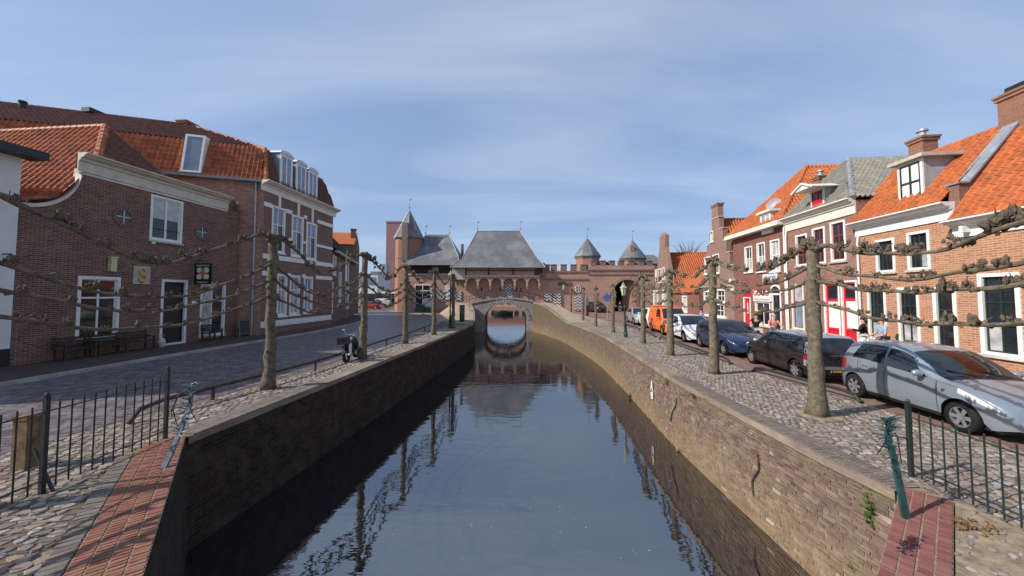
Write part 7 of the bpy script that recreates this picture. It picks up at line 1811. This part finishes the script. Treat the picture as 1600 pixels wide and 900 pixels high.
    for s in (-1, 1):
        m = MB(); m.lump(Vector((P['an' + 'lr'[s > 0]][0], P['an' + 'lr'[s > 0]][1] + .04, P['an' + 'lr'[s > 0]][2] - .025)) * H, (.026 * H, .07 * H, .022 * H), jit=0); m.build('shoe', 'cloth_black', root, smooth=True)
    return root
def bicycle(label, pos, rotz, mat):
    r_ = thing('bicycle', label, 'bicycle', (pos[0], pos[1], .012), rotz)      # y forward, saddle near the origin
    for y in (-.5, .6):
        m = MB(); m.tube([(0, y + .34 * math.cos(t), .34 + .34 * math.sin(t)) for t in np.linspace(0, 2 * math.pi, 25)], .02, 6, caps=False); w = m.build('wheel', 'tyre', r_)
        s = MB()
        for k in range(10): a = k * math.pi / 5; s.tube([(0, y, .34), (0, y + .33 * math.cos(a), .34 + .33 * math.sin(a))], .003, 4)
        s.build('spokes', 'zinc', w)
    m = MB()
    for a, b in (((0, -.5, .34), (0, 0, .3)), ((0, 0, .3), (0, -.12, .82)), ((0, 0, .3), (0, .48, .75)), ((0, -.12, .75), (0, .48, .8)), ((0, -.5, .34), (0, -.12, .75)), ((0, .6, .34), (0, .46, .95))): m.tube([a, b], .018, 6)
    m.build('frame', mat, r_); MB().tube([(-.28, .3, 1.02), (-.2, .45, 1.03), (.2, .45, 1.03), (.28, .3, 1.02)], .012, 6).build('handlebar', 'chrome', r_)
    m = MB(); m.lump((0, -.14, .88), (.08, .13, .04), jit=0); m.build('saddle', 'plastic_black', r_)
    m = MB(); m.box(-.16, .5, .78, .16, .72, .98); m.build('basket', 'cream_old', r_)
    m = MB(); m.bar((-.12, 0, .25), (.12, 0, .35), .03); m.lump((0.03, 0, .3), (.015, .09, .09), jit=0); m.build('crank', 'zinc', r_); return r_
bp = (dp(1181, 500, 18.6).x, 18.6); bicycle('bicycle ridden by the dark haired woman beside the blue car', bp, R(155), 'black_paint')
person('person with long dark hair and black top riding a bicycle behind the blue car', (bp[0], bp[1]), R(155), 1.68, 'cloth_black', 'cloth_grey', 'hair_dark', 'ride', True, 'short', zoff=.05)
bp = (dp(1208, 500, 17.6).x, 17.6); bicycle('bicycle ridden by the person in the pink top', bp, R(165), 'dark_green')
person('fair haired person in a pink top riding a bicycle behind the brown car', (bp[0], bp[1]), R(165), 1.68, 'cloth_pink', 'cloth_grey', 'hair_fair', 'ride', False, 'short', zoff=.05)
person('person in a black jacket with a dark ponytail pointing at the red doors', (dp(1349, 500, 15.4).x, 15.4), R(40), 1.74, 'cloth_black', 'cloth_white', 'hair_dark', 'point', True)
person('person with reddish hair in a light blue shirt behind the silver car', (dp(1378, 500, 14.6).x, 14.6), R(75), 1.75, 'cloth_blue', 'cloth_grey', 'hair_red', 'lean', False, 'short')
person('person in a purple jacket standing behind the white hatchback', (dp(1096, 490, 25.2).x, 25.2), R(90), 1.7, 'cloth_purple', 'cloth_grey', 'hair_dark', 'stand', False)
person('distant person in dark clothes standing in the gate archway', (dp(969, 485, 52).x, 52), R(170), 1.75, 'cloth_black', 'cloth_grey', 'hair_dark', 'stand', False)
